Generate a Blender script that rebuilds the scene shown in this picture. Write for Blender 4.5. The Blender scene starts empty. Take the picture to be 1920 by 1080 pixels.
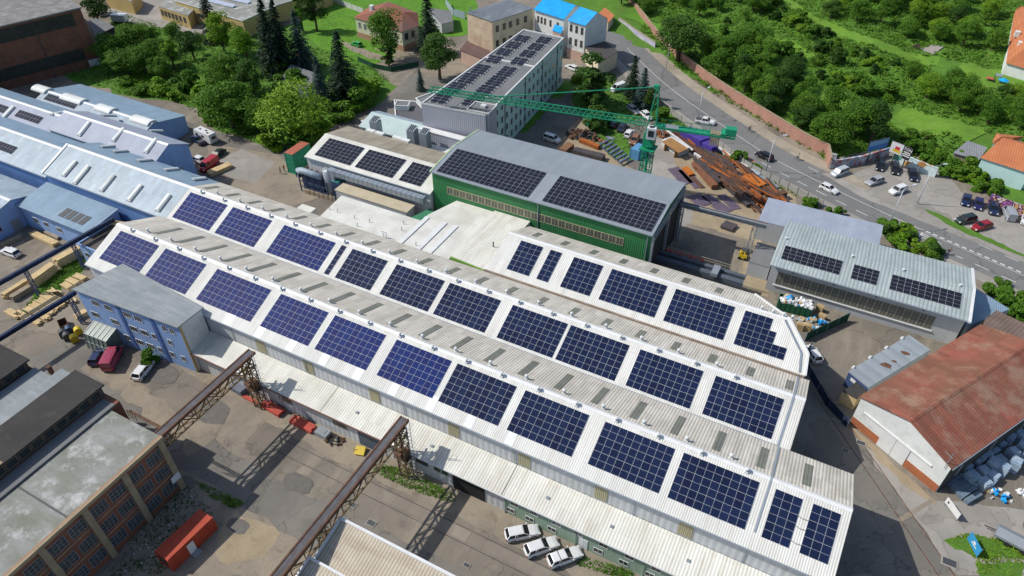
import bpy, bmesh, math, random
from mathutils import Vector, Matrix, Euler
R=math.radians
scn=bpy.context.scene
COL=scn.collection
# ---------------- camera ----------------
CAMH=87.0; FPX=1342.1; PITCH=R(40.464); YAW=R(117.66)
cd=bpy.data.cameras.new('camera'); cam=bpy.data.objects.new('camera',cd); COL.objects.link(cam)
cd.sensor_width=36.0; cd.lens=FPX/1920*36; cd.clip_start=1.0; cd.clip_end=3000
cam.location=(0,0,CAMH); cam.rotation_euler=(R(90)-PITCH,0,YAW-R(90)); scn.camera=cam
# ---------------- sky and sun ----------------
SUN=Vector((-.9,-.32,1)).normalized()
w=bpy.data.worlds.new('World'); scn.world=w; w.use_nodes=True
nt=w.node_tree; nt.nodes.clear()
sky=nt.nodes.new('ShaderNodeTexSky'); sky.sky_type='NISHITA'; sky.sun_disc=False
sky.sun_elevation=math.asin(SUN.z); sky.sun_rotation=math.atan2(SUN.x,SUN.y)
sky.air_density=1.0; sky.dust_density=1.2
bg=nt.nodes.new('ShaderNodeBackground'); bg.inputs[1].default_value=.125
wo=nt.nodes.new('ShaderNodeOutputWorld')
nt.links.new(sky.outputs[0],bg.inputs[0]); nt.links.new(bg.outputs[0],wo.inputs[0])
sd=bpy.data.lights.new('sun','SUN'); sd.energy=4.1; sd.angle=R(.5); sd.color=(1,.955,.88)
so=bpy.data.objects.new('sun',sd); COL.objects.link(so); so.rotation_euler=SUN.to_track_quat('Z','Y').to_euler()
scn.view_settings.view_transform='Standard'; scn.view_settings.look='None'
scn.view_settings.exposure=0.0; scn.view_settings.gamma=1
scn.render.engine='CYCLES'
try: scn.cycles.max_bounces=6; scn.cycles.transparent_max_bounces=6
except Exception: pass
# a point of the photograph on a horizontal plane of the place
_F=Vector((math.cos(YAW)*math.cos(PITCH),math.sin(YAW)*math.cos(PITCH),-math.sin(PITCH)))
_R=Vector((math.sin(YAW),-math.cos(YAW),0)); _U=_R.cross(_F)
def ray(px,py): return _F+_R*((px-960)/FPX)-_U*((py-540)/FPX)
def at(px,py,z=0.0):
    d=ray(px,py); t=(z-CAMH)/d.z
    return Vector((d.x*t,d.y*t,z))
def hd(x,y):
    if x<-2: yb=217-(x+80)*.6795
    elif x<10: yb=164+(x+2)*1.2
    else: yb=178.4-(x-10)*.62
    return (y-yb)*.82
def hill(x,y):
    d=hd(x,y)-4
    return 0.0 if d<=0 else .09*d
def ath(px,py):
    p=at(px,py)
    for _ in range(12): p=at(px,py,hill(p.x,p.y))
    return p
# ---------------- materials ----------------
def mat(name,c1,c2=None,scale=1.0,rough=.8,metal=0.0,ribs=None,ribdark=.75,streak=None,stain=None,bump=.0,spec=.25,vary=0.0,fine=.08,stretch=(1,1,1),trans=0,tiles=None,cracks=None,joints=None):
    m=bpy.data.materials.new(name); m.use_nodes=True; n=m.node_tree; N=n.nodes; L=n.links
    b=N['Principled BSDF']; b.inputs['Roughness'].default_value=rough; b.inputs['Metallic'].default_value=metal
    b.inputs['Specular IOR Level'].default_value=spec
    geo=N.new('ShaderNodeNewGeometry'); pos=geo.outputs['Position']
    def mapped(sc):
        mp=N.new('ShaderNodeMapping'); mp.inputs['Scale'].default_value=sc; L.new(pos,mp.inputs['Vector']); return mp.outputs[0]
    def noise(sc,vec,det=5,ro=.6):
        t=N.new('ShaderNodeTexNoise'); t.inputs['Scale'].default_value=sc; t.inputs['Detail'].default_value=det; t.inputs['Roughness'].default_value=ro
        L.new(vec,t.inputs['Vector']); return t.outputs['Fac']
    def ramp(f,a,bb,lo=.0,hi=1.0):
        r=N.new('ShaderNodeMapRange'); r.inputs[1].default_value=a; r.inputs[2].default_value=bb; r.inputs[3].default_value=lo; r.inputs[4].default_value=hi; r.clamp=True
        L.new(f,r.inputs[0]); return r.outputs[0]
    def mix(f,a,bb,mode='MIX'):
        x=N.new('ShaderNodeMix'); x.data_type='RGBA'; x.blend_type=mode
        if isinstance(f,(int,float)): x.inputs[0].default_value=f
        else: L.new(f,x.inputs[0])
        for i,v in ((6,a),(7,bb)):
            if isinstance(v,tuple): x.inputs[i].default_value=(*v,1) if len(v)==3 else v
            else: L.new(v,x.inputs[i])
        return x.outputs[2]
    def grey(f):
        cx=N.new('ShaderNodeCombineColor'); 
        for i in range(3): L.new(f,cx.inputs[i])
        return cx.outputs[0]
    col=None
    if c2 is None: c2=tuple(v*.85 for v in c1)
    f=ramp(noise(scale,mapped(stretch)),.35,.65); col=mix(f,c1,c2)
    if fine:
        col=mix(1.0,col,grey(ramp(noise(3.1,pos,8,.75),.25,.75,1-fine,1+fine)),'MULTIPLY')
    if tiles:   # sheet by sheet brightness: (size x, size y, amount, rotation)
        tw,tl,ta,trt=tiles
        mp=N.new('ShaderNodeMapping'); mp.vector_type='TEXTURE'; mp.inputs['Rotation'].default_value=(0,0,trt); mp.inputs['Scale'].default_value=(tw,tl,1000); L.new(pos,mp.inputs['Vector'])
        fl=N.new('ShaderNodeVectorMath'); fl.operation='FLOOR'; L.new(mp.outputs[0],fl.inputs[0]); wn=N.new('ShaderNodeTexWhiteNoise'); L.new(fl.outputs[0],wn.inputs['Vector'])
        col=mix(1.0,col,grey(ramp(wn.outputs['Value'],0,1,1-ta,1+ta*.5)),'MULTIPLY')
        fr=N.new('ShaderNodeVectorMath'); fr.operation='FRACTION'; L.new(mp.outputs[0],fr.inputs[0]); sx=N.new('ShaderNodeSeparateXYZ'); L.new(fr.outputs[0],sx.inputs[0])
        col=mix(1.0,col,grey(ramp(sx.outputs['Y'],0,.03,1-ta*1.6,1)),'MULTIPLY')
    if joints:
        jx,jy,ja=joints
        mp=N.new('ShaderNodeMapping'); mp.vector_type='TEXTURE'; mp.inputs['Scale'].default_value=(jx,jy,1000); L.new(pos,mp.inputs['Vector'])
        fr=N.new('ShaderNodeVectorMath'); fr.operation='FRACTION'; L.new(mp.outputs[0],fr.inputs[0]); sx=N.new('ShaderNodeSeparateXYZ'); L.new(fr.outputs[0],sx.inputs[0])
        col=mix(1.0,col,grey(ramp(sx.outputs['X'],0,.07/jx*2,ja,1)),'MULTIPLY'); col=mix(1.0,col,grey(ramp(sx.outputs['Y'],0,.07/jy*2,ja,1)),'MULTIPLY')
        fl=N.new('ShaderNodeVectorMath'); fl.operation='FLOOR'; L.new(mp.outputs[0],fl.inputs[0]); wn=N.new('ShaderNodeTexWhiteNoise'); L.new(fl.outputs[0],wn.inputs['Vector']); col=mix(1.0,col,grey(ramp(wn.outputs['Value'],0,1,.85,1.1)),'MULTIPLY')
    if cracks:
        cs,ca=cracks
        nz=N.new('ShaderNodeTexNoise'); nz.inputs['Scale'].default_value=.5; nz.inputs['Detail'].default_value=5; L.new(pos,nz.inputs['Vector'])
        am=N.new('ShaderNodeVectorMath'); am.operation='MULTIPLY_ADD'; L.new(nz.outputs['Color'],am.inputs[0]); am.inputs[1].default_value=(5,5,0); L.new(pos,am.inputs[2])
        vo=N.new('ShaderNodeTexVoronoi'); vo.feature='DISTANCE_TO_EDGE'; vo.inputs['Scale'].default_value=cs; L.new(am.outputs[0],vo.inputs['Vector'])
        vf=N.new('ShaderNodeTexVoronoi'); vf.inputs['Scale'].default_value=cs; L.new(am.outputs[0],vf.inputs['Vector']); sc3=N.new('ShaderNodeSeparateColor'); L.new(vf.outputs['Color'],sc3.inputs[0])
        col=mix(1.0,col,grey(ramp(vo.outputs['Distance'],0,.02,1-ca,1)),'MULTIPLY'); col=mix(1.0,col,grey(ramp(sc3.outputs[0],0,1,.88,1.08)),'MULTIPLY')
        dots=ramp(noise(1.7,pos,9,.8),.60,.66,1,.72); col=mix(1.0,col,grey(dots),'MULTIPLY')
    if streak:   # (axis vector stretch, colour, amount)
        st,sc_,am=streak
        f=ramp(noise(1.0,mapped(st),6,.7),.48,.72,0,am); col=mix(f,col,sc_)
    if stain:
        ss,sc_,am=stain
        f=ramp(noise(ss,pos,9,.68),.52,.66,0,am); col=mix(f,col,sc_)
    hgt=None
    if ribs:
        ax,p=ribs
        sp=N.new('ShaderNodeSeparateXYZ')
        if isinstance(ax,str): L.new(pos,sp.inputs[0]); src=sp.outputs[ax]
        else:
            dt=N.new('ShaderNodeVectorMath'); dt.operation='DOT_PRODUCT'; dt.inputs[1].default_value=ax; L.new(pos,dt.inputs[0]); src=dt.outputs['Value']
        a=N.new('ShaderNodeMath'); a.operation='MULTIPLY'; a.inputs[1].default_value=2*math.pi/p; L.new(src,a.inputs[0])
        s=N.new('ShaderNodeMath'); s.operation='SINE'; L.new(a.outputs[0],s.inputs[0]); hgt=s.outputs[0]
        col=mix(1.0,col,grey(ramp(hgt,-1,0,ribdark,1.0)),'MULTIPLY')
        bp=N.new('ShaderNodeBump'); bp.inputs['Distance'].default_value=.03; bp.inputs['Strength'].default_value=.5; L.new(hgt,bp.inputs['Height']); L.new(bp.outputs[0],b.inputs['Normal'])
    elif bump:
        bp=N.new('ShaderNodeBump'); bp.inputs['Distance'].default_value=.1; bp.inputs['Strength'].default_value=bump
        L.new(noise(scale*8,pos,6,.7),bp.inputs['Height']); L.new(bp.outputs[0],b.inputs['Normal'])
    if vary:
        oi=N.new('ShaderNodeObjectInfo'); col=mix(1.0,col,grey(ramp(oi.outputs['Random'],0,1,1-vary,1+vary)),'MULTIPLY')
    L.new(col,b.inputs['Base Color'])
    return m
def plain(name,c,rough=.6,metal=0,spec=.5,emit=0):
    return mat(name,c,tuple(v*.9 for v in c),scale=.7,rough=rough,metal=metal,spec=spec,fine=.05)
M={}
# ---------------- mesh builder ----------------
class MB:
    def __init__(s): s.v=[];s.f=[];s.m=[]
    def add(s,vs,fs,mi=0):
        o=len(s.v); s.v+= [Vector(v) for v in vs]; s.f+=[tuple(o+i for i in f) for f in fs]; s.m+=[mi]*len(fs); return s
    def box(s,x0,x1,y0,y1,z0,z1,mi=0):
        return s.add([(x0,y0,z0),(x1,y0,z0),(x1,y1,z0),(x0,y1,z0),(x0,y0,z1),(x1,y0,z1),(x1,y1,z1),(x0,y1,z1)],
            [(0,3,2,1),(4,5,6,7),(0,1,5,4),(1,2,6,5),(2,3,7,6),(3,0,4,7)],mi)
    def obox(s,c,u,v,w_,mi=0):   # centre and three half vectors
        c=Vector(c);u=Vector(u);v=Vector(v);w_=Vector(w_)
        P=[c+a*u+b*v+d*w_ for d in(-1,1) for a,b in((-1,-1),(1,-1),(1,1),(-1,1))]
        return s.add(P,[(0,3,2,1),(4,5,6,7),(0,1,5,4),(1,2,6,5),(2,3,7,6),(3,0,4,7)],mi)
    def beam(s,a,b,wd,ht=None,mi=0,up=(0,0,1)):
        a=Vector(a);b=Vector(b);ht=ht or wd;d=b-a
        if d.length<1e-6: return s
        up=Vector(up)
        if abs(d.normalized().dot(up))>.98: up=Vector((1,0,0))
        x=d.cross(up).normalized();y=x.cross(d).normalized()
        return s.obox((a+b)/2,d/2,x*wd/2,y*ht/2,mi)
    def tube(s,pts,r,n=8,mi=0,cap=True):
        pts=[Vector(p) for p in pts]; rs=r if isinstance(r,(list,tuple)) else [r]*len(pts); o=len(s.v)
        for i,p in enumerate(pts):
            d=(pts[min(i+1,len(pts)-1)]-pts[max(i-1,0)]).normalized()
            up=Vector((0,0,1)) if abs(d.z)<.95 else Vector((1,0,0))
            x=d.cross(up).normalized();y=x.cross(d)
            for k in range(n):
                a=2*math.pi*k/n; s.v.append(p+(x*math.cos(a)+y*math.sin(a))*rs[i])
        for i in range(len(pts)-1):
            for k in range(n):
                a=o+i*n+k;b=o+i*n+(k+1)%n; s.f.append((a,b,b+n,a+n)); s.m.append(mi)
        if cap:
            s.f.append(tuple(o+k for k in range(n))[::-1]); s.m.append(mi)
            e=o+(len(pts)-1)*n; s.f.append(tuple(e+k for k in range(n))); s.m.append(mi)
        return s
    def prism(s,poly,z0,z1,mi=0):   # plan polygon, z0/z1 numbers or lists
        n=len(poly); a=z0 if isinstance(z0,(list,tuple)) else [z0]*n; b=z1 if isinstance(z1,(list,tuple)) else [z1]*n
        vs=[(p[0],p[1],a[i]) for i,p in enumerate(poly)]+[(p[0],p[1],b[i]) for i,p in enumerate(poly)]
        fs=[tuple(range(n))[::-1],tuple(range(n,2*n))]+[(i,(i+1)%n,n+(i+1)%n,n+i) for i in range(n)]
        return s.add(vs,fs,mi)
    def slab(s,pts,t,mi=0):       # 3d polygon, thickness downwards
        n=len(pts); P=[Vector(p) for p in pts]
        return s.add([p-Vector((0,0,t)) for p in P]+P,[tuple(range(n))[::-1],tuple(range(n,2*n))]+[(i,(i+1)%n,n+(i+1)%n,n+i) for i in range(n)],mi)
    def build(s,name,mats,parent=None,smooth=False,world=True,label=None):
        me=bpy.data.meshes.new(name); vs=s.v
        if parent is not None and world:
            p=parent; Mx=Matrix.Identity(4)
            while p is not None: Mx=p.matrix_basis@Mx; p=p.parent
            inv=Mx.inverted(); vs=[inv@v for v in vs]
        me.from_pydata([tuple(v) for v in vs],[],s.f)
        for m in (mats if isinstance(mats,(list,tuple)) else [mats]): me.materials.append(m)
        me.polygons.foreach_set('material_index',s.m)
        if smooth: me.polygons.foreach_set('use_smooth',[True]*len(s.f))
        bm=bmesh.new(); bm.from_mesh(me); bmesh.ops.recalc_face_normals(bm,faces=bm.faces); bm.to_mesh(me); bm.free()
        me.update()
        o=bpy.data.objects.new(name,me); COL.objects.link(o)
        if parent is not None: o.parent=parent
        if label: o['label']=label
        return o
def tag(o,label=None,cat=None,group=None,kind=None):
    if label: o['label']=label
    if cat: o['category']=cat
    if group: o['group']=group
    if kind: o['kind']=kind
    elif cat: o['kind']='thing'
    return o
def thing(name,label,cat,loc=(0,0,0),rz=0,group=None):
    o=bpy.data.objects.new(name,None); o.empty_display_size=.5; COL.objects.link(o)
    o.location=loc; o.rotation_euler=(0,0,rz); tag(o,label,cat,group); return o
KIDS={}
def kids(o): return [c for c in bpy.data.objects if c.parent==o]
def dup(root,loc,rz=0,label=None,group=None,scale=None,cat=None):
    if root not in KIDS: KIDS[root]=[(c,kids(c)) for c in kids(root)]
    r=root.copy(); COL.objects.link(r); r.location=loc; r.rotation_euler=(root.rotation_euler.x,root.rotation_euler.y,rz)
    if scale: r.scale=(scale,)*3 if isinstance(scale,(int,float)) else scale
    if label: r['label']=label
    if group: r['group']=group
    if cat: r['category']=cat
    for c,gs in KIDS[root]:
        k=c.copy(); COL.objects.link(k); k.parent=r
        for g in gs:
            q=g.copy(); COL.objects.link(q); q.parent=k
    return r
def kill(root):
    for c,gs in KIDS.get(root,[(c,kids(c)) for c in kids(root)]):
        for g in gs: bpy.data.objects.remove(g)
        bpy.data.objects.remove(c)
    KIDS.pop(root,None); bpy.data.objects.remove(root)
ORD=['first','second','third','fourth','fifth','sixth','seventh','eighth','ninth','tenth','eleventh','twelfth','thirteenth','fourteenth','fifteenth','sixteenth','seventeenth','eighteenth','nineteenth','twentieth','twenty-first','twenty-second','twenty-third','twenty-fourth','twenty-fifth','twenty-sixth','twenty-seventh','twenty-eighth']
# ---------------- shared materials ----------------
WHITE=(.74,.74,.71)
M['white_roof']=mat('white_ribbed_sheet',(.74,.74,.70),(.66,.66,.62),scale=.12,tiles=(1.05,3.9,.07,0),rough=.75,ribs=('X',.3),ribdark=.8,streak=((1.3,.12,.12),(.46,.42,.35),.45),fine=.04)
M['annex_roof']=mat('cream_ribbed_sheet',(.75,.745,.69),(.66,.65,.585),scale=.15,tiles=(1.1,2.35,.07,0),rough=.8,ribs=('X',.42),ribdark=.8,streak=((1.1,.1,.1),(.42,.36,.27),.55),fine=.05)
M['old_roof']=mat('weathered_fibre_cement',(.71,.67,.59),(.60,.56,.485),scale=.3,rough=.85,tiles=(1.1,2.3,.12,0),ribs=('X',.42),ribdark=.66,streak=((1.6,.1,.1),(.34,.30,.24),.5),stain=(.25,(.42,.37,.30),.4),stretch=(1,.3,1),fine=.1)
M['flat_white']=mat('white_membrane',(.69,.69,.64),(.58,.57,.51),scale=.2,tiles=(4.2,9,.07,0),rough=.7,streak=((.3,.3,.3),(.42,.40,.34),.45),fine=.06)
M['brown_roof']=mat('brown_fibre_cement',(.40,.35,.28),(.31,.27,.21),scale=.25,tiles=(1.1,1.9,.1,0),rough=.9,ribs=('X',.5),ribdark=.75,streak=((.9,.12,.12),(.17,.15,.12),.6))
M['blue_roof']=mat('light_blue_ribbed_sheet',(.27,.38,.48),(.225,.325,.42),scale=.3,tiles=(1.05,5,.05,0),rough=.45,ribs=('X',.35),ribdark=.82,streak=((.8,.1,.1),(.23,.28,.33),.5),fine=.05)
M['pale_blue_roof']=mat('pale_zinc_sheet',(.40,.48,.545),(.32,.40,.465),scale=.4,tiles=(1.05,1.9,.13,0),rough=.4,ribs=('X',.6),ribdark=.86,streak=((.8,.1,.1),(.30,.34,.38),.4),stretch=(1,.4,1))
M['lilac_roof']=mat('grey_lilac_sheet',(.36,.40,.49),(.315,.35,.435),scale=.3,tiles=(1.05,4,.05,0),rough=.45,ribs=('X',.3),ribdark=.85,fine=.05)
M['grey_roof']=mat('grey_steel_sheet',(.30,.335,.375),(.265,.30,.34),scale=.15,tiles=(1.05,8,.06,0),rough=.5,ribs=('X',.28),ribdark=.86,fine=.05,streak=((.5,.08,.08),(.22,.24,.27),.3))
M['silver_roof']=mat('silver_green_sheet',(.42,.48,.48),(.36,.42,.42),scale=.3,tiles=(.62,4,.10,0),rough=.4,ribs=('X',.62),ribdark=.7,streak=((1,.1,.1),(.30,.33,.31),.4))
M['blue_wall']=mat('cornflower_blue_render',(.29,.44,.74),(.25,.39,.66),scale=.3,rough=.85,fine=.08,streak=((.8,.8,.1),(.15,.21,.33),.45))
M['blue_sheet_wall']=mat('blue_sheet_wall',(.15,.28,.56),(.12,.235,.47),scale=.3,rough=.6,ribs=('Y',.6),ribdark=.85)
M['green_wall']=mat('green_ribbed_wall',(.05,.235,.085),(.04,.195,.07),scale=.4,rough=.55,ribs=('X',.4),ribdark=.66,streak=((1,1,.1),(.09,.20,.09),.4))
M['mint_wall']=mat('pale_mint_render',(.50,.66,.59),(.45,.60,.54),scale=.2,rough=.9,streak=((.6,.6,.1),(.28,.35,.31),.4))
M['sage_wall']=mat('sage_green_render',(.30,.40,.31),(.25,.34,.26),scale=.3,rough=.9,streak=((.7,.7,.15),(.18,.22,.16),.5))
M['pale_wall']=mat('pale_grey_sheet_wall',(.60,.62,.63),(.53,.55,.56),scale=.3,rough=.7,ribs=('X',.9),ribdark=.92,streak=((1,1,.15),(.38,.37,.34),.5))
M['grey_wall']=mat('grey_panel_wall',(.44,.46,.47),(.40,.42,.43),scale=.2,rough=.7,streak=((.9,.9,.12),(.30,.31,.31),.35))
M['lavender_wall']=mat('grey_lavender_cladding',(.44,.44,.50),(.41,.41,.47),scale=.1,rough=.6,ribs=('X',.5),ribdark=.93,streak=((.7,.7,.1),(.33,.33,.37),.3))
M['cream_wall']=mat('cream_render',(.66,.60,.43),(.58,.50,.36),scale=.25,rough=.92,stain=(.5,(.42,.30,.22),.5))
M['worn_wall']=mat('worn_salmon_render',(.62,.52,.37),(.50,.36,.27),scale=.5,rough=.92,stain=(.8,(.38,.27,.2),.7))
M['white_wall']=mat('white_render',(.70,.72,.70),(.62,.64,.62),scale=.3,rough=.9,stain=(.6,(.45,.46,.44),.4))
M['aqua_wall']=mat('pale_aqua_render',(.52,.72,.70),(.48,.67,.65),scale=.3,rough=.9)
M['trim']=plain('pale_metal_trim',(.66,.67,.66),.5)
M['dark_trim']=plain('dark_metal_trim',(.06,.065,.07),.6)
M['galv']=plain('galvanised_gutter',(.33,.38,.43),.4,.3)
M['glass']=mat('dark_window_glass',(.03,.035,.04),(.05,.055,.06),scale=.8,rough=.12,spec=.7,fine=0)
M['oldglass']=mat('dusty_wired_glass',(.15,.15,.12),(.10,.105,.09),scale=.5,rough=.35,fine=.1)
M['skylight']=mat('aged_rooflight_sheet',(.22,.225,.19),(.17,.175,.145),scale=.5,rough=.5,ribs=('X',.42),ribdark=.85)
M['barrel']=mat('opal_polycarbonate',(.74,.76,.73),(.64,.66,.63),scale=.5,rough=.35,fine=.03)
M['rust']=mat('rusty_steel',(.17,.085,.05),(.09,.055,.04),scale=1.2,rough=.85,fine=.25)
M['rustlight']=mat('flaking_yellow_steel',(.22,.17,.09),(.12,.075,.045),scale=1.5,rough=.85,fine=.25)
M['steel_dark']=mat('dark_plate_steel',(.11,.095,.10),(.075,.065,.07),scale=.5,rough=.6,metal=.2,fine=.15)
M['orange_steel']=mat('orange_rust_steel',(.42,.13,.03),(.28,.09,.03),scale=.8,rough=.85,fine=.2)
M['navy_steel']=plain('navy_painted_steel',(.03,.06,.13),.5)
M['crane_green']=mat('crane_green_paint',(.02,.30,.16),(.015,.23,.12),scale=1,rough=.45)
M['wood']=mat('fresh_sawn_timber',(.64,.49,.27),(.52,.38,.2),scale=.8,rough=.8,fine=.15)
M['wood_grey']=mat('weathered_timber',(.36,.30,.22),(.27,.22,.16),scale=.8,rough=.9,fine=.2)
M['asphalt']=mat('worn_asphalt',(.205,.188,.163),(.162,.15,.133),scale=.15,cracks=(.16,.35),rough=.9,stain=(.25,(.12,.115,.11),.5),fine=.1)
M['road']=mat('road_asphalt',(.20,.20,.195),(.175,.175,.172),scale=.2,rough=.9,cracks=(.06,.3),fine=.06,streak=((.1,.6,.1),(.14,.14,.145),.3))
M['dirt']=mat('dusty_ground',(.30,.255,.195),(.22,.19,.15),scale=.12,rough=.95,stain=(.5,(.15,.125,.095),.6),fine=.16,bump=.3)
M['yard']=mat('concrete_and_dust_yard',(.25,.215,.17),(.18,.16,.133),scale=.05,cracks=(.09,.3),rough=.93,stain=(.14,(.13,.115,.10),.75),streak=((.25,.06,.1),(.36,.31,.24),.6),fine=.13)
M['sand']=mat('sandy_spill',(.36,.295,.20),(.28,.225,.15),scale=.2,rough=.95,stain=(.7,(.24,.185,.12),.5),fine=.14,bump=.3)
M['slabs']=mat('concrete_slabs',(.27,.235,.19),(.225,.195,.16),scale=.3,rough=.9,joints=(2.4,1.6,.75),stain=(.5,(.18,.16,.14),.5))
M['concrete']=mat('pale_concrete_paving',(.33,.305,.275),(.28,.262,.235),cracks=(.14,.25),scale=.2,rough=.9,stain=(.4,(.25,.225,.20),.4))
M['grass']=mat('mown_grass',(.11,.26,.022),(.075,.20,.018),scale=.25,rough=.95,stain=(.5,(.14,.20,.04),.5),fine=.25,bump=.5)
M['wild']=mat('wild_grass_ground',(.095,.21,.025),(.065,.15,.02),scale=.35,rough=.95,stain=(.35,(.12,.19,.035),.6),fine=.3,bump=.8)
M['white_paint']=mat('white_road_paint',(.62,.62,.60),(.5,.5,.48),scale=1,rough=.8,fine=.1)
M['red_paint']=mat('red_lane_paint',(.36,.15,.14),(.30,.16,.14),scale=.6,rough=.85)
M['brick']=mat('old_red_brick',(.235,.105,.065),(.165,.075,.05),scale=.5,rough=.92,fine=.22,stain=(.7,(.10,.065,.05),.5))
M['redbrick']=mat('orange_brick',(.25,.105,.065),(.18,.08,.055),scale=.5,rough=.92,fine=.25,stain=(.8,(.18,.10,.07),.5))
M['wallbrick']=mat('pale_brick_boundary',(.41,.22,.165),(.34,.19,.15),scale=.5,rough=.92,fine=.15)
M['pier']=mat('sand_lime_concrete',(.36,.29,.19),(.28,.225,.15),scale=.6,rough=.9,fine=.15)
M['tar']=mat('dark_bitumen_roof',(.055,.052,.05),(.038,.036,.036),scale=.3,rough=.9,stain=(.6,(.10,.09,.08),.4),fine=.15)
M['greyfelt']=mat('grey_roofing_felt',(.185,.19,.195),(.15,.155,.16),scale=.2,rough=.92,stain=(.5,(.24,.24,.24),.4),fine=.1)
M['mossroof']=mat('streaked_moss_roof',(.29,.295,.28),(.20,.205,.175),scale=.25,rough=.9,stain=(.35,(.50,.51,.50),.9),streak=((.12,.5,.3),(.17,.18,.12),.7),fine=.15)
M['bluefelt']=mat('blue_grey_felt_roof',(.27,.295,.305),(.22,.245,.255),scale=.3,rough=.9,streak=((.15,1.2,.3),(.38,.40,.41),.6),fine=.1)
M['rust_roof']=mat('red_rusty_sheet_roof',(.30,.095,.065),(.235,.11,.07),scale=.14,rough=.85,tiles=(1.1,2.4,.22,R(58.9)),streak=((.5,.5,.1),(.17,.09,.06),.5),ribs=((.485,.875,0),.55),ribdark=.8,stain=(.22,(.33,.21,.15),.8),fine=.18)
M['cellsnavy']=None
M['frame']=plain('aluminium_frame',(.62,.65,.70),.6,0)
M['tile']=mat('terracotta_tile_roof',(.50,.185,.08),(.43,.15,.07),scale=.4,rough=.85,ribs=('X',.5),ribdark=.85)
M['tile_dark']=mat('brown_tile_roof',(.17,.10,.085),(.13,.08,.07),scale=.4,rough=.9,ribs=('X',.5),ribdark=.85)
M['tarp_blue']=mat('bright_blue_tarpaulin',(.015,.36,.80),(.01,.29,.68),scale=.6,rough=.4,bump=.4)
M['rubber']=plain('black_rubber',(.02,.02,.02),.8)
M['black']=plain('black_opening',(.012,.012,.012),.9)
M['white_metal']=plain('white_painted_metal',(.72,.73,.73),.4)
M['grey_metal']=plain('grey_painted_metal',(.30,.33,.36),.45,.2)
M['blue_metal']=plain('blue_painted_metal',(.08,.22,.45),.45)
M['yellow']=plain('yellow_paint',(.62,.45,.02),.5)
M['red_metal']=mat('red_painted_sheet',(.42,.07,.035),(.35,.055,.03),scale=.5,rough=.6)
M['scarlet']=plain('scarlet_steel',(.60,.02,.025),.5)
M['bark']=mat('tree_bark',(.11,.085,.06),(.07,.055,.04),scale=2,rough=.95)
def cells(name,c1,c2):
    m=bpy.data.materials.new(name); m.use_nodes=True; N=m.node_tree.nodes; L=m.node_tree.links; b=N['Principled BSDF']
    b.inputs['Roughness'].default_value=.05; b.inputs['Specular IOR Level'].default_value=.25
    oi=N.new('ShaderNodeObjectInfo'); geo=N.new('ShaderNodeNewGeometry')
    x=N.new('ShaderNodeMix'); x.data_type='RGBA'; x.inputs[6].default_value=(*c1,1); x.inputs[7].default_value=(*c2,1); L.new(oi.outputs['Random'],x.inputs[0])
    sp=N.new('ShaderNodeSeparateXYZ'); L.new(geo.outputs['Position'],sp.inputs[0])
    a=N.new('ShaderNodeMath'); a.operation='MULTIPLY'; a.inputs[1].default_value=2*math.pi/.177; L.new(sp.outputs['X'],a.inputs[0])
    s=N.new('ShaderNodeMath'); s.operation='SINE'; L.new(a.outputs[0],s.inputs[0])
    r=N.new('ShaderNodeMapRange'); r.inputs[1].default_value=.6; r.inputs[2].default_value=1; r.inputs[3].default_value=0; r.inputs[4].default_value=.35; L.new(s.outputs[0],r.inputs[0])
    y=N.new('ShaderNodeMix'); y.data_type='RGBA'; L.new(r.outputs[0],y.inputs[0]); L.new(x.outputs[2],y.inputs[6]); y.inputs[7].default_value=(.05,.06,.09,1)
    L.new(y.outputs[2],b.inputs['Base Color']); return m
M['cells']=cells('navy_solar_cells',(.006,.011,.038),(.010,.019,.060))
M['cells_skytint']=cells('sky_tinted_solar_cells',(.009,.025,.135),(.014,.021,.105))  # left arrays: reflected sky put into the cell colour as a bluer tint
M['cells_black']=cells('black_solar_cells',(.012,.013,.022),(.016,.017,.028))
# ================= GROUND =================
rg=random.Random(5)
def struct(o): return tag(o,kind='structure')
def patch(name,pts,z,m,jit=0.0,step=2.0,world=False,label=None):
    P=[(Vector((p[0],p[1],0)) if world else at(*p)) for p in pts]; out=[]
    for i,a in enumerate(P):
        b=P[(i+1)%len(P)]; n=max(1,int((b-a).length/step)) if jit else 1
        for k in range(n):
            q=a.lerp(b,k/n)
            if jit: q=q+Vector((rg.uniform(-jit,jit),rg.uniform(-jit,jit),0))
            out.append((q.x,q.y,z))
    mb=MB(); mb.add(out,[tuple(range(len(out)))])
    me=bpy.data.meshes.new(name); bm=bmesh.new(); vs=[bm.verts.new(v) for v in out]; f=bm.faces.new(vs)
    bmesh.ops.triangulate(bm,faces=[f]); bmesh.ops.recalc_face_normals(bm,faces=bm.faces)
    for f in bm.faces:
        if f.normal.z<0: f.normal_flip()
    bm.to_mesh(me); bm.free(); me.materials.append(m); o=bpy.data.objects.new(name,me); COL.objects.link(o); return struct(o)
mb=MB(); mb.add([(-900,-60,0),(700,-60,0),(700,1100,0),(-900,1100,0)],[(0,1,2,3)]); struct(mb.build('ground',M['yard']))
patch('dirt_ground',[(-122,72),(-108,52),(-108,30),(-140,30),(-190,40),(-190,66),(-145,60)],.01,M['yard'],world=True)
patch('asphalt_yard',[(-110,46),(-96,41.5),(-60,37.5),(-30,38),(30,38.5),(30,20),(-66,20),(-66,31),(-92,33),(-110,36)],.012,M['asphalt'],.35,world=True)
patch('concrete_strip',[(-50,41.5),(28,41.5),(28,43.2),(-50,43.2)],.02,M['slabs'],world=True)
patch('dirt_verge',[(-95,47.5),(-56,44.2),(28,44.2),(28,49),(-95,49)],.016,M['dirt'],.4,world=True)
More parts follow.
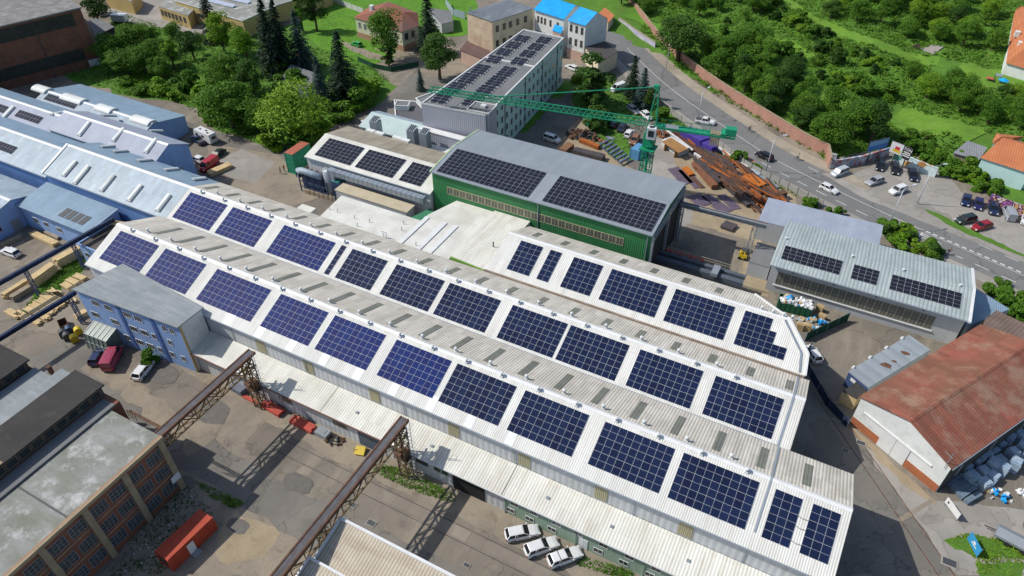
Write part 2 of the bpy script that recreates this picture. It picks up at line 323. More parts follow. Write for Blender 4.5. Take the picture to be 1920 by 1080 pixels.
patch('dirt_yard',[(335,880),(480,960),(600,1040),(560,1080),(230,1080),(300,960)],.024,M['dirt'],.5)
patch('sand_spill',[(440,960),(520,985),(505,1035),(440,1060),(395,1040),(420,985)],.034,M['sand'],.6,1.2)
patch('wheel_worn_ground',[(190,660),(330,770),(420,800),(360,850),(250,760),(160,690)],.03,M['dirt'],.7,1.5)
for k,(cx,cy,s) in enumerate([(395,770,2.2),(445,985,1.1),(300,700,2.0),(560,905,1.5),(350,905,1.0)]):
    c=at(cx,cy); pts=[]
    for i in range(14):
        a=i/14*6.283; r=s*rg.uniform(.82,1.12); pts.append((c.x+r*1.7*math.cos(a),c.y+r*math.sin(a)))
    patch('damp_ground',pts,.045+.004*k,mat('damp_asphalt%d'%k,(.15,.138,.12),(.12,.11,.10),rough=.6,fine=.2) if k==0 else bpy.data.materials['damp_asphalt0'],world=True)
# rails set in the yard
def rails(ya,yb,x0,x1):
    for y in (ya,yb):
        mb=MB(); mb.box(x0,x1,y-.045,y+.045,.0,.03); struct(mb.build('yard_rail',M['steel_dark']))
rails(41.3,43.4,-62,28)
# right-hand street
patch('side_street',[(1480,600),(1560,660),(1600,720),(1615,800),(1680,900),(1800,1080),(1540,1080),(1560,900),(1480,850)],.014,M['asphalt'],.3)
patch('dusty_apron',[(1615,830),(1750,935),(1920,960),(1920,1080),(1800,1080),(1690,940)],.02,M['concrete'],.5)
patch('dust_border',[(1590,795),(1612,822),(1690,905),(1760,950),(1752,938),(1600,800)],.03,M['sand'],.3)
patch('drain_channel',[(1683,972),(1745,935),(1750,941),(1690,980)],.04,M['dirt'])
for a,b in (((1500,700),(1760,1080)),((1525,700),(1790,1080))):
    A_=at(*a);B_=at(*b); mb=MB(); mb.beam((A_.x,A_.y,.03),(B_.x,B_.y,.03),.1,.06); struct(mb.build('yard_rail',M['rust']))
patch('fenced_yard',[(1510,640),(1590,600),(1700,640),(1770,645),(1720,625),(1640,720),(1590,740),(1560,690)],.022,M['yard'],.2)
patch('grass_verge',[(1770,1012),(1810,1000),(1920,1018),(1920,1048),(1830,1045),(1790,1030)],.05,M['wild'],.35,.8)
patch('grass_verge',[(1830,1058),(1920,1055),(1920,1085),(1835,1085)],.05,M['wild'],.35,.8)
# green areas, lanes
patch('wild_meadow',[(170,130),(215,20),(330,60),(480,60),(560,40),(700,120),(745,165),(700,200),(600,250),(560,275),(480,268),(410,245),(380,205),(300,185),(240,180),(110,140)],.012,M['wild'],1.2,4)
patch('lawn',[(560,0),(690,-30),(890,-40),(900,60),(850,70),(800,60),(780,95),(700,120),(690,130),(600,90),(570,60)],.03,M['grass'],.6,3)
patch('access_lane',[(360,232),(430,252),(470,272),(560,270),(600,285),(700,205),(745,165),(800,110),(770,100),(790,80),(870,150),(800,190),(760,210),(700,245),(640,245),(560,300),(600,372),(500,400),(380,330),(410,290),(385,262),(330,222)],.04,M['asphalt'],.3)
patch('dusty_lane',[(385,262),(425,275),(520,290),(550,320),(600,372),(500,400),(420,345),(395,300)],.05,M['dirt'],.4)
patch('concrete_pad',[(452,280),(516,305),(478,345),(425,330),(397,308)],.06,M['concrete'])
patch('upper_lane',[(180,20),(330,-20),(345,20),(300,30),(420,55),(400,70),(220,38)],.03,M['concrete'],.3)
patch('villa_drive',[(745,95),(830,80),(870,100),(880,140),(800,145),(775,120),(700,90)],.045,M['dirt'],.3)
patch('villa_court',[(640,75),(670,88),(740,112),(760,120),(690,110),(650,90)],.05,M['dirt'],.3)
patch('office_yard',[(955,258),(1000,215),(1062,160),(1095,120),(1140,110),(1190,165),(1262,225),(1262,300),(1215,345),(1100,320),(1000,285)],.03,M['asphalt'],.3)
patch('grass_strip',[(960,245),(1005,200),(1030,205),(985,250)],.045,M['wild'],.3,1)
patch('grass_strip',[(1025,180),(1060,150),(1085,155),(1050,185)],.045,M['wild'],.3,1)
patch('planted_bed',[(1090,140),(1150,150),(1200,190),(1215,215),(1170,235),(1100,225),(1070,190)],.05,M['wild'],.6,1.5)
patch('weedy_strip',[(1165,160),(1215,165),(1270,205),(1330,235),(1420,300),(1480,340),(1500,365),(1380,300),(1290,245),(1220,215),(1200,190)],.055,M['wild'],.3,1.5)
patch('weedy_ground',[(1100,225),(1170,240),(1190,300),(1150,300),(1120,265)],.06,M['wild'],.4,1)
patch('steel_yard_ground',[(1030,290),(1085,222),(1130,262),(1180,310),(1215,330),(1260,320),(1260,260),(1300,240),(1480,350),(1500,400),(1400,470),(1340,430),(1280,420),(1215,345),(1100,320)],.05,M['sand'],.5,2)
patch('yard_concrete',[(1205,330),(1215,250),(1262,270),(1268,330),(1300,400),(1290,430),(1240,400)],.06,M['concrete'],.2)
patch('beam_yard_ground',[(1230,470),(1290,420),(1400,450),(1440,520),(1400,560),(1330,540)],.062,M['yard'],.3)
patch('sand_floor',[(1400,475),(1445,500),(1440,560),(1400,545),(1380,520)],.07,M['sand'],.3)
# lumber yard weeds
patch('weed_bed',[(30,600),(60,585),(150,510),(180,480),(160,470),(90,520),(60,560)],.02,M['wild'],.5,1.2)
patch('scrub_ground',[(250,1010),(345,905),(400,960),(380,985),(300,1080),(180,1080)],.03,M['dirt'],.5,1.2)
# ---------- main road ----------
CL=[(-110,262),(-84,228),(-72,211.5),(-59,197.2),(-47.4,186),(-34.3,175.5),(-21,165.6),(-13.6,160.6),(-5,156.4),(4,152.3),(14,148),(26,143.6),(38,139.2),(52,134),(75,125.5),(140,102)]
def spl(P,n=6):
    out=[]
    for i in range(len(P)-1):
        p0=P[max(i-1,0)];p1=P[i];p2=P[i+1];p3=P[min(i+2,len(P)-1)]
        for k in range(n):
            t=k/n
            out.append(Vector([.5*((2*p1[j])+(-p0[j]+p2[j])*t+(2*p0[j]-5*p1[j]+4*p2[j]-p3[j])*t*t+(-p0[j]+3*p1[j]-3*p2[j]+p3[j])*t**3) for j in(0,1)]))
    out.append(Vector(P[-1])); return out
CS=spl(CL,8)
def nrm(i):
    d=(CS[min(i+1,len(CS)-1)]-CS[max(i-1,0)]).normalized(); return Vector((-d.y,d.x))
def ribbon(name,o1,o2,z,m,z0=None,i0=0,i1=None):
    i1=i1 or len(CS); v=[];f=[]
    for i in range(i0,i1):
        n=nrm(i); a=CS[i]+n*o1;b=CS[i]+n*o2; v+=[(a.x,a.y,z),(b.x,b.y,z)]
    k=len(v)//2
    f=[(2*i,2*i+2,2*i+3,2*i+1) for i in range(k-1)]
    mb=MB()
    if z0 is not None:
        v2=[(x,y,z0) for x,y,_ in v]; n_=len(v); v=v+v2
        f+=[(2*i,2*i+2,2*i+2+n_,2*i+n_) for i in range(k-1)]+[(2*i+1,2*i+3,2*i+3+n_,2*i+1+n_) for i in range(k-1)]
    mb.add(v,f); return struct(mb.build(name,m))
# positive offset = far side (hill side)
ribbon('road',-5.6,5.2,.08,M['road'])
ribbon('pavement',5.2,8.6,.16,mat('sandy_pavement',(.36,.315,.25),(.31,.27,.21),scale=.3,rough=.9,cracks=(.15,.2)),z0=0,i1=74)
ribbon('verge',8.6,10.6,.12,M['wild'],z0=0,i1=30)
ribbon('near_verge',-8.3,-5.6,.075,M['concrete'],z0=None)
def dist_len():
    L=[0]
    for i in range(1,len(CS)): L.append(L[-1]+(CS[i]-CS[i-1]).length)
    return L
LL=dist_len()
def pos_s(s,off):
    for i in range(len(CS)-1):
        if LL[i+1]>=s:
            t=(s-LL[i])/(LL[i+1]-LL[i]); n=nrm(i).lerp(nrm(i+1),t); return CS[i].lerp(CS[i+1],t)+n*off
def marks(name,off,s0,s1,dash,gap,wd,m=None,z=.09):
    mb=MB(); s=s0
    while s<s1:
        e=min(s+dash,s1); q=s
        while q<e-.01:
            q2=min(q+2,e); a=pos_s(q,off-wd/2);b=pos_s(q2,off-wd/2);c=pos_s(q2,off+wd/2);d=pos_s(q,off+wd/2)
            mb.add([(a.x,a.y,z),(b.x,b.y,z),(c.x,c.y,z),(d.x,d.y,z)],[(0,1,2,3)]); q=q2
        s=e+gap
    o=mb.build(name,m or M['white_paint']); return struct(o)
def s_of(px,py):
    p=at(px,py).to_2d(); return min(((CS[i]-p).length,LL[i]) for i in range(len(CS)))[1]
sA=s_of(1180,90); sE=s_of(1920,515)+25; sM=s_of(1740,432)
marks('centre_line',0,sA,sM,500,0,.16)
marks('edge_dashes',-3.7,s_of(1440,300),sE,2.6,2.3,.2)
marks('lane_dashes',3.5,s_of(1560,360)-9,sE,2.6,2.3,.18)
marks('dotted_centre',0.15,sM,sE,.9,.55,.42); marks('dotted_centre_line',-.45,sM,sE,60,0,.12)
marks('red_lane_strip',4.3,s_of(1560,345)-4,s_of(1560,345)+11,30,0,1.3,M['red_paint'],.088)
marks('red_lane_strip',-5.0,s_of(1400,290),s_of(1400,290)+3.2,30,0,1.0,M['red_paint'],.088)
# triangle painted on the road
T=[at(1722,437),at(1767,459),at(1731,446),at(1727,436)]
def poly_mark(px,z=.092,name='road_marking'):
    P=[at(*p) for p in px]; mb=MB(); n=len(P); c=sum(P,Vector())/n
    Q=[c+(p-c)*.72 for p in P]
    mb.add([(p.x,p.y,z) for p in P+Q],[(i,(i+1)%n,n+(i+1)%n,n+i) for i in range(n)]); struct(mb.build(name,M['white_paint']))
poly_mark([(1720,444),(1728,436),(1767,459)])
mb=MB(); a=at(1727,440,.0);b=at(1745,450); mb.add([(a.x-.1,a.y-.2,.093),(b.x,b.y-.1,.093),(b.x,b.y+.1,.093),(a.x-.1,a.y+.2,.093)],[(0,1,2,3)]); struct(mb.build('road_marking',M['white_paint']))
# parking lot beside the road
patch('car_park',[(1540,326),(1600,325),(1650,305),(1700,292),(1780,330),(1820,380),(1860,400),(1925,415),(1960,500),(1920,492),(1760,428),(1620,372)],.1,M['concrete'],.25,2)
patch('lot_grass_edge',[(1735,392),(1760,402),(1920,478),(1920,484),(1800,434),(1740,400)],.12,M['wild'],.25,1)
# ---------- hillside ----------
v=[];f=[];nx,ny=92,100;x0,y0=-150,92;st=3.4;idx={}
for j in range(ny):
    for i in range(nx):
        x=x0+i*st;y=y0+j*st;h=hd(x,y)
        k=min(1,max(0,(h-1)/6)); z=hill(x,y)+ (k*(.35*math.sin(x*.31+y*.17)+.3*math.sin(x*.13-y*.4)+.45) if h>1 else -.6)
        idx[i,j]=len(v); v.append((x,y,z if h>-3 else -.6))
for j in range(ny-1):
    for i in range(nx-1):
        f.append((idx[i,j],idx[i+1,j],idx[i+1,j+1],idx[i,j+1]))
mb=MB(); mb.add(v,f); o=mb.build('hillside',M['wild'],smooth=True); struct(o)
def hz(x,y):
    h=hd(x,y); k=min(1,max(0,(h-1)/6)); return hill(x,y)+(k*(.35*math.sin(x*.31+y*.17)+.3*math.sin(x*.13-y*.4)+.45) if h>1 else 0)
PATHS=[]
def hribbon(name,pts,wd,m,dz=.12):
    P=[ath(*p) for p in pts]; C_=spl([(p.x,p.y) for p in P],10); v=[];f=[]
    PATHS.extend((c.x,c.y,wd*.5) for c in C_[::2])
    for i,c in enumerate(C_):
        d=(C_[min(i+1,len(C_)-1)]-C_[max(i-1,0)]).normalized(); n=Vector((-d.y,d.x))
        for k in range(5):
            q=c+n*wd*(k/4-.5)*(1+.25*math.sin(i*.9+k)); v.append((q.x,q.y,hz(q.x,q.y)+dz))
    for i in range(len(C_)-1):
        for k in range(4): a=i*5+k; f.append((a,a+5,a+6,a+1))
    mb=MB(); mb.add(v,f); struct(mb.build(name,m,smooth=True))
M['meadow']=mat('bright_meadow_grass',(.14,.27,.028),(.10,.215,.024),scale=.3,rough=.95,stain=(.8,(.20,.26,.06),.6),fine=.3,bump=.6)
hribbon('grass_path',[(1470,5),(1540,45),(1610,75),(1660,95),(1720,112),(1760,118)],5,M['meadow'])
hribbon('grass_path',[(1440,115),(1480,145),(1540,180),(1600,205),(1660,225),(1700,245),(1760,250)],4,M['meadow'])
hribbon('lawn_clearing',[(1680,215),(1740,235),(1790,245),(1830,262)],9,M['meadow'],.2)
hribbon('lawn_clearing',[(1790,135),(1850,150),(1935,165)],13,M['meadow'],.2)
hribbon('grass_path',[(1400,60),(1470,80),(1520,110)],3,M['meadow'])
hribbon('lawn_clearing',[(1180,28),(1230,55),(1262,72)],5,M['grass'],.15)
# ================= BUILDING HELPERS =================
def gable(name,label,x0,x1,y0,y1,yr,z0,z1,zr,near,far,wall,wx=None,zb=0.0,cap=True,group=None,ov=.35,t=.14,endov=.25,gut=True,cat='hall'):
    """ridge along X: near eave (y0,z0), far eave (y1,z1), ridge (yr,zr)"""
    T=thing(name,label,cat,((x0+x1)/2,(y0+y1)/2,zb),group=group)
    a,b=x0+.02,x1-.02; d=.03; mb=MB()
    sn=(zr-z0)/(yr-y0); sf=(zr-z1)/(y1-yr)
    yi0,yi1=y0+ov,y1-ov; zi0=z0+sn*ov-t-d; zi1=z1+sf*ov-t-d; zt=zr-t-d
    prof=[(yi0,zb),(yi0,zi0),(yr,zt),(yi1,zi1),(yi1,zb)]
    n=5; vs=[(a,y,z) for y,z in prof]+[(b,y,z) for y,z in prof]
    mb.add(vs,[(0,1,2,3,4)[::-1],(5,6,7,8,9)],1); mb.add([vs[0],vs[1],vs[6],vs[5]],[(0,1,2,3)],0); mb.add([vs[3],vs[4],vs[9],vs[8]],[(0,1,2,3)],0)
    mb.add([vs[1],vs[2],vs[7],vs[6]],[(0,1,2,3)],0); mb.add([vs[2],vs[3],vs[8],vs[7]],[(0,1,2,3)],0)
    mb.build('wall',[wall,wx or wall],T)
    e0,e1=x0-endov,x1+endov
    mb=MB(); mb.slab([(e0,y0,z0),(e1,y0,z0),(e1,yr,zr),(e0,yr,zr)],t); mb.build('roof',near,T)
    mb=MB(); mb.slab([(e0,yr,zr),(e1,yr,zr),(e1,y1,z1),(e0,y1,z1)],t); mb.build('roof',far,T)
    if cap:
        mb=MB(); mb.slab([(e0,yr-.38,zr-.38*sn+.05),(e1,yr-.38,zr-.38*sn+.05),(e1,yr,zr+.06),(e0,yr,zr+.06)],.04); mb.slab([(e0,yr,zr+.06),(e1,yr,zr+.06),(e1,yr+.38,zr-.38*sf+.05),(e0,yr+.38,zr-.38*sf+.05)],.04)
        mb.build('ridge_cap',cap if not isinstance(cap,bool) else M['white_metal'],T)
    if gut:
        mb=MB(); mb.box(e0,e1,y0-.14,y0-.005,z0-.2,z0-.05); mb.build('gutter',M['galv'],T)
    return T
def flatblock(name,label,poly,z,roof,wall,zb=0,par=.0,cat='building',group=None,trim=None,pw=.22,over=.0):
    cx=sum(p[0] for p in poly)/len(poly); cy=sum(p[1] for p in poly)/len(poly)
    T=thing(name,label,cat,(cx,cy,zb),group=group)
    zz=z if isinstance(z,(list,tuple)) else [z]*len(poly)
    mb=MB(); mb.prism(poly,zb,[q-.16 for q in zz]); mb.build('wall',wall,T)
    c=Vector((cx,cy)); P=[]
    for p in poly:
        v=Vector(p)-c; P.append(tuple(c+v*(1+over/max(v.length,.1))))
    mb=MB(); mb.slab([(p[0],p[1],zz[i]) for i,p in enumerate(P)],.15); mb.build('roof',roof,T)
    if par:
        mb=MB(); n=len(P)
        for i in range(n):
            a=Vector((*P[i],zz[i]+par/2-.05));b=Vector((*P[(i+1)%n],zz[(i+1)%n]+par/2-.05)); d=(b-a).normalized()*pw/2
            mb.beam(a-d*.98,b-d*1.02,pw,par)
        mb.build('parapet',trim or M['trim'],T)
    return T
def P2(*pts,z): return [tuple(at(px,py,z).to_2d()) for px,py in pts]
# a window unit on any wall: origin, along unit vector u, outward n
def window_mb(c,u,n,wd,ht,nx=2,nz=1,fr=.07,dep=.06):
    c=Vector(c);u=Vector(u).normalized();n=Vector(n).normalized();z=Vector((0,0,1)); f=MB(); g=MB()
    g.obox(c+n*.015,u*(wd/2-fr/2),n*.012,z*(ht/2-fr/2))
    for s in(-1,1):
        f.obox(c+u*s*(wd/2-fr/2)+n*dep/2,u*fr/2,n*dep/2,z*ht/2)
        f.obox(c+z*s*(ht/2-fr/2)+n*dep/2,u*(wd/2-fr),n*dep/2*.98,z*fr/2)
    for i in range(1,nx): f.obox(c+u*(i/nx-.5)*wd+n*dep/2,u*fr*.35,n*dep/2*.9,z*(ht/2-fr))
    for i in range(1,nz): f.obox(c+z*(i/nz-.5)*ht+n*dep/2,u*(wd/2-fr),n*dep/2*.86,z*fr*.35)
    return f,g
def window(T,c,u,n,wd,ht,nx=2,nz=1,fm=None,gm=None,fr=.07,dep=.06,name='window'):
    f,g=window_mb(c,u,n,wd,ht,nx,nz,fr,dep); o=f.build(name,fm or M['white_metal'],T); g2=g.build('pane',gm or M['glass'],o); return o
def door(T,c,u,n,wd,ht,m,name='door'):
    c=Vector(c);u=Vector(u).normalized();n=Vector(n).normalized();z=Vector((0,0,1)); f=MB()
    f.obox(c+n*.03,u*wd/2,n*.03,z*ht/2)
    k=max(2,int(wd/1.2))
    for i in range(k+1): f.obox(c+u*(i/k-.5)*wd*.98+n*.065,u*.035,n*.006,z*ht/2*.98)
    return f.build(name,m,T)
# ---------------- solar ----------------
PW,PH=1.063,2.042
def module_obj(m,pw=PW,ph=PH,half=True):
    T=MB(); a,b=pw/2-.010,ph/2-.010
    T.box(-a,a,-b,b,-.035,0,0)
    g=.012
    if half:
        T.box(-a+g,a-g,-b+g,-.011,.0,.005,1); T.box(-a+g,a-g,.011,b-g,.0,.005,1)
    else: T.box(-a+g,a-g,-b+g,b-g,.0,.005,1)
    return T.build('solar_module',[M['frame'],m],None)
MOD={}
def solar(label,x0,y0,z0,slope,cols,rows,m='cells',rowcols=None,lift=.1,group='rooftop solar arrays',pw=PW,ph=PH,frame=None,rz=0,half=True):
    """array whose upper left corner is (x0,y0,z0), sloping down towards -Y by 'slope' (rise/run)"""
    th=math.atan(slope); key=(m,pw,ph,half)
    if key not in MOD: MOD[key]=module_obj(M[m],pw,ph,half); MOD[key].hide_render=False; PROTO.append(MOD[key])
    root=thing('solar_array',label,'solar array',(x0,y0,z0),rz,group=group)
    rc=rowcols or [cols]*rows
    ro=MB()
    for r,nc in enumerate(rc):
        s=(r+.5)*ph
        if isinstance(nc,tuple): c0,nc=nc
        else: c0=0
        for c in range(c0,nc):
            o=bpy.data.objects.new('solar_module',MOD[key].data); COL.objects.link(o); o.parent=root
            o.location=((c+.5)*pw,-s*math.cos(th)-lift*math.sin(th),-s*math.sin(th)+lift*math.cos(th)); o.rotation_euler=(th,0,0)
        for q in (.25,.75):
            sy=(r+q)*ph
            ro.obox((((c0+nc)/2)*pw,-sy*math.cos(th)-.03*math.sin(th),-sy*math.sin(th)+.03*math.cos(th)),(((nc-c0)*pw)/2+.05,0,0),(0,.02*math.cos(th),.02*math.sin(th)),(0,-.02*math.sin(th),.02*math.cos(th)))
    ro.build('mounting_rail',M['frame'],root,world=False)
    return root
PROTO=[]
# ================= THE LONG WHITE HALLS =================
def strips(T,xs,ya,yb,yr,zr,sl,w_=1.05,m=None):
    for x in xs:
        mb=MB(); mb.slab([(x-w_/2,ya,zr-sl*(ya-yr)+.045),(x+w_/2,ya,zr-sl*(ya-yr)+.045),(x+w_/2,yb,zr-sl*(yb-yr)+.045),(x-w_/2,yb,zr-sl*(yb-yr)+.045)],.03)
        mb.build('rooflight_strip',m or M['skylight'],T)
SL=.4142
H1X0,H1X1=-111.3,13.4
hall1=gable('long_hall','longest white roofed hall in front with twelve solar arrays and low annex roof','',0,0,0,1,.5,0,0,1,M['white_roof'],M['old_roof'],M['pale_wall']) if False else \
 gable('long_hall','longest white and grey roofed hall nearest the camera, blue building at its left end',H1X0,H1X1,52.0,68.6,60.35,9.04,9.08,12.5,M['white_roof'],M['old_roof'],M['pale_wall'],group='parallel solar halls')
hall2=gable('long_hall','middle white roofed hall lying directly behind the front hall',-110.3,5.4,68.7,82.95,76.1,8.62,8.8,11.68,M['white_roof'],M['old_roof'],M['pale_wall'],group='parallel solar halls')
strips(hall1,[-19.8+5.6*k for k in range(-15,7) if -19.8+5.6*k<11],61.7,66.9,60.35,12.5,SL)
strips(hall2,[-24.7+5.57*k for k in range(-15,6)],77.4,80.6,76.1,11.68,.4204)
# grey walkway strip and cables on hall roofs
mb=MB()
mb.slab([(4.1,53.9,9.07+.85),(4.35,53.9,9.92),(4.35,60.35,12.58),(4.1,60.35,12.58)],.05)
mb.slab([(4.1,60.35,12.6),(4.35,60.35,12.6),(4.35,68.5,9.2),(4.1,68.5,9.2)],.05)
mb.build('cable_tray',M['galv'],hall1)
mb=MB(); mb.slab([(3.9,68.9,8.78),(4.2,68.9,8.78),(4.2,76.1,11.78),(3.9,76.1,11.78)],.05); mb.slab([(3.9,76.1,11.78),(4.2,76.1,11.78),(4.2,82.8,8.96),(3.9,82.8,8.96)],.05); mb.build('cable_tray',M['galv'],hall2)
mb=MB(); mb.box(-107,4,68.62,68.95,8.7,8.82); mb.build('valley_gutter',M['galv'],hall2)
# wall panels (yellowed polycarbonate) below the front eave
for k,px in enumerate([(491,655),(583,705),(703,747),(850,802),(983,860),(1127,925),(1285,995)]):
    d=ray(*px); t=52.3/d.y; x=d.x*t
    mb=MB(); mb.box(x-.9,x+.9,52.28,52.345,5.6,8.3); mb.build('wall_panel',M['sand_panel'] if 'sand_panel' in M else M.setdefault('sand_panel',mat('yellowed_panel',(.46,.42,.27),(.40,.36,.22),rough=.7,ribs=('X',.25))),hall1)
for x in (-78,-63,-45,-27,-10,4):
    mb=MB(); mb.tube([(x,52.25,8.9),(x,52.25,5.4)],.06,6); mb.build('downpipe',M['galv'],hall1)
# white patch sheets on the front slope near the eave
for i in range(9):
    x=-79+i*6.3; mb=MB(); mb.slab([(x,52.1,9.04+.04+.03),(x+1.3,52.1,9.11),(x+1.3,54.2,9.11+2.1*SL),(x,54.2,9.11+2.1*SL)],.02); mb.build('replacement_sheet',M['white_metal'],hall1)
# hall three, with its clipped right corner
H3=thing('long_hall','rear white roofed hall with the diagonally cut right end',"hall",(-20,91,0),group='parallel solar halls')
def h3z(y,yr=90.85): return 12.32-SL*abs(y-yr)
hn=[(-49.0,83.2),(4.9,83.2),(4.4,86.5),(.4,90.85),(-48.2,90.85)]; hf=[(-48.2,90.85),(.4,90.85),(-5.9,97.7),(-47.4,97.7)]
mb=MB(); mb.slab([(x,y,h3z(y)) for x,y in hn],.15); mb.build('roof',M['white_roof'],H3)
mb=MB(); mb.slab([(x,y,h3z(y)) for x,y in hf],.15); mb.build('roof',M['old_roof'],H3)
mb=MB(); mb.slab([(-48.2,90.5,h3z(90.5)+.05),(.6,90.5,h3z(90.5)+.05),(.4,90.85,12.38),(-48.2,90.85,12.38)],.04); mb.slab([(-48.2,90.85,12.38),(.4,90.85,12.38),(.1,91.2,h3z(91.2)+.05),(-48.2,91.2,h3z(91.2)+.05)],.04); mb.build('ridge_cap',M['white_metal'],H3)
wp=[(-48.6,83.6),(4.5,83.6),(4.0,86.4),(.1,90.6),(-6.2,97.3),(-47.1,97.3)]
mb=MB(); mb.prism(wp,0,[h3z(p[1])-.25 for p in wp]); mb.build('wall',M['pale_wall'],H3)
mb=MB()
for a,b in (((4.9,83.2),(4.4,86.5)),((4.4,86.5),(.4,90.85)),((.4,90.85),(-5.9,97.7))):
    mb.beam((a[0],a[1],h3z(a[1])+.02),(b[0],b[1],h3z(b[1])+.02),.28,.3)
mb.build('verge_flashing',M['white_metal'],H3)
mb=MB(); mb.beam((4.0,83.4,h3z(83.4)+.1),(3.4,86.3,h3z(86.3)+.1),.3,.1); mb.beam((3.4,86.3,h3z(86.3)+.1),(-.2,90.4,h3z(90.4)+.1),.3,.1); mb.build('cable_tray',M['galv'],H3)
mb=MB(); mb.box(-49,4.8,83.0,83.18,h3z(83.2)-.42,h3z(83.2)-.06); mb.build('valley_gutter',M['rust_gutter'] if 'rust_gutter' in M else M.setdefault('rust_gutter',mat('brown_stained_gutter',(.36,.29,.23),(.25,.19,.15),scale=.8,rough=.9)),H3)
strips(H3,[-44.2+5.5*k for k in range(7)],92.6,95.4,90.85,12.32,SL)
# --- solar arrays, front hall ---
A1=[-98.5-11.2]+[v*1.0421 for v in(-94.51,-82.93,-69.79,-59.41,-48.39,-38.3,-27.84,-16.47,-6.22,4.83,9.02)]
# first two arrays: A1 list element 0 is the leftmost
A1[0]=-110.0
cols1=[9,9,11,9,9,9,9,9,9,9,3,3]
def plane1(px,py,v0=59.39,z0=12.05):
    d=ray(px,py); t=(z0-SL*v0-CAMH)/(d.z-SL*d.y); return d.x*t,d.y*t,CAMH+d.z*t
A1[0]=plane1(225.8,435)[0]
for k,(x,n) in enumerate(zip(A1,cols1)):
    solar('blue solar array on the front hall roof, %s from its left end'%ORD[k],x,59.40,12.09,SL,n,3,'cells_skytint' if k<6 else 'cells',lift=.08)
B1=[v*1.0421 for v in(-105.01,-82.55,-67.81,-58.91,-48.79,-37.58,-27.92,-17.15,-6.28)]
B2x=plane1(437.3,389.3,75.09,11.19)[0]; B4x=plane1(640.8,460.8,75.09,11.19)[0]
ar=[(B1[0],9),(B2x,9),(B1[1],11),(B4x,1),(B1[2],7)]+[(x,9) for x in B1[3:]]
for k,(x,n) in enumerate(ar):
    nm='narrow one-column solar array' if n==1 else 'solar array'
    solar('%s on the middle hall roof, %s from its left end'%(nm,ORD[k]),x,75.10,11.25,.4204,n,3,'cells_skytint' if k<3 else 'cells',lift=.08)
for k,(x,n) in enumerate([(-45.3,4),(-39.6,2),(-35.2,5),(-28.3,9),(-17.3,9)]):
    solar('%s on the rear hall roof, %s from its left end'%('narrow two-column solar array' if n==2 else 'solar array',ORD[k]),x,90.0,h3z(90.0)+.02,SL,n,3,'cells',lift=.08)
solar('stepped solar array at the cut right end of the rear hall roof',-6.1,90.0,h3z(90.0)+.02,SL,7,3,'cells',rowcols=[4,5,7],lift=.08)
# thin cables between the last two front arrays
for k,(za) in enumerate([.35,.55,.85]):
    y=59.4-za*6.1*.92; z=12.5-SL*(60.35-y)+.06; mb=MB(); mb.tube([(8.2,y,z),(8.8,y-.15,z-.05),(9.4,y-.1,z-.03)],.03,5)
    tag(mb.build('cable',M['dark_trim']),'thin dark cable joining the last two front arrays, %s from the ridge'%ORD[k],'cable','cables between arrays')
# --- vents ---
def vent_proto():
    T=thing('roof_vent','steel roof vent cowl','roof vent',(0,0,0))
    mb=MB(); mb.box(-.28,.28,-.28,.28,-.25,.12); mb.build('base',M['white_metal'],T)
    mb=MB(); mb.tube([(0,0,.1),(0,0,.62)],.19,10); mb.build('pipe',M['galv'],T)
    mb=MB(); mb.tube([(0,0,.56),(0,0,.72),(0,0,.86),(0,0,.92)],[.27,.33,.26,.08],12); mb.build('cap',M['trim'],T); return T
vp=vent_proto()
def vents(hall,xs,y,z,desc,grp):
    for k,x in enumerate(xs): dup(vp,(x,y,z),0,'metal vent on the %s, %s from left'%(desc,ORD[k]),grp,scale=.82,cat='roof vent')
vents(hall1,[-107.4+5.72*k for k in range(20)],59.95,12.4,'near side of front hall ridge','vents on the front hall ridge')
vents(hall1,[-105.0+5.78*k for k in range(19)],61.35,12.15,'far side of front hall ridge','vents on the front hall ridge')
vents(hall2,[-107+5.72*k for k in range(19)],75.6,11.55,'near side of middle hall ridge','vents on the middle hall ridge')
vents(hall2,[-104.2+5.72*k for k in range(18)],76.9,11.4,'far side of middle hall ridge','vents on the middle hall ridge')
vents(H3,[-3.9,-2.2,-.6,.7],91.15,12.2,'rear hall ridge near the cut corner','vents near the cut corner')
kill(vp)
# --- annex along the front hall ---
AX=thing('annex','low lean-to annex with ribbed cream roof along the front hall','annex',(-35,48,0))
ax0,ax1=-83.2,26
mb=MB(); mb.prism([(ax0,48.15),(ax1,48.15),(ax1,52.25),(ax0,52.25)],0,[4.15,4.15,5.0,5.0]); mb.build('wall',M['pale_wall'],AX)
for a,b in ((-83.4,-57.1),(-57.0,-26.6),(-26.5,26)):
    mb=MB(); mb.slab([(a,47.6,4.36),(b,47.6,4.36),(b,52.27,5.3),(a,52.27,5.3)],.1); mb.build('roof',M['annex_roof'],AX)
mb=MB(); mb.box(-83.4,-42,47.45,47.595,4.16,4.34); mb.build('fascia',mat('red_brown_fascia',(.22,.12,.10)),AX)
mb=MB(); mb.box(-42,26,47.45,47.595,4.16,4.34); mb.build('gutter',M['trim'],AX)
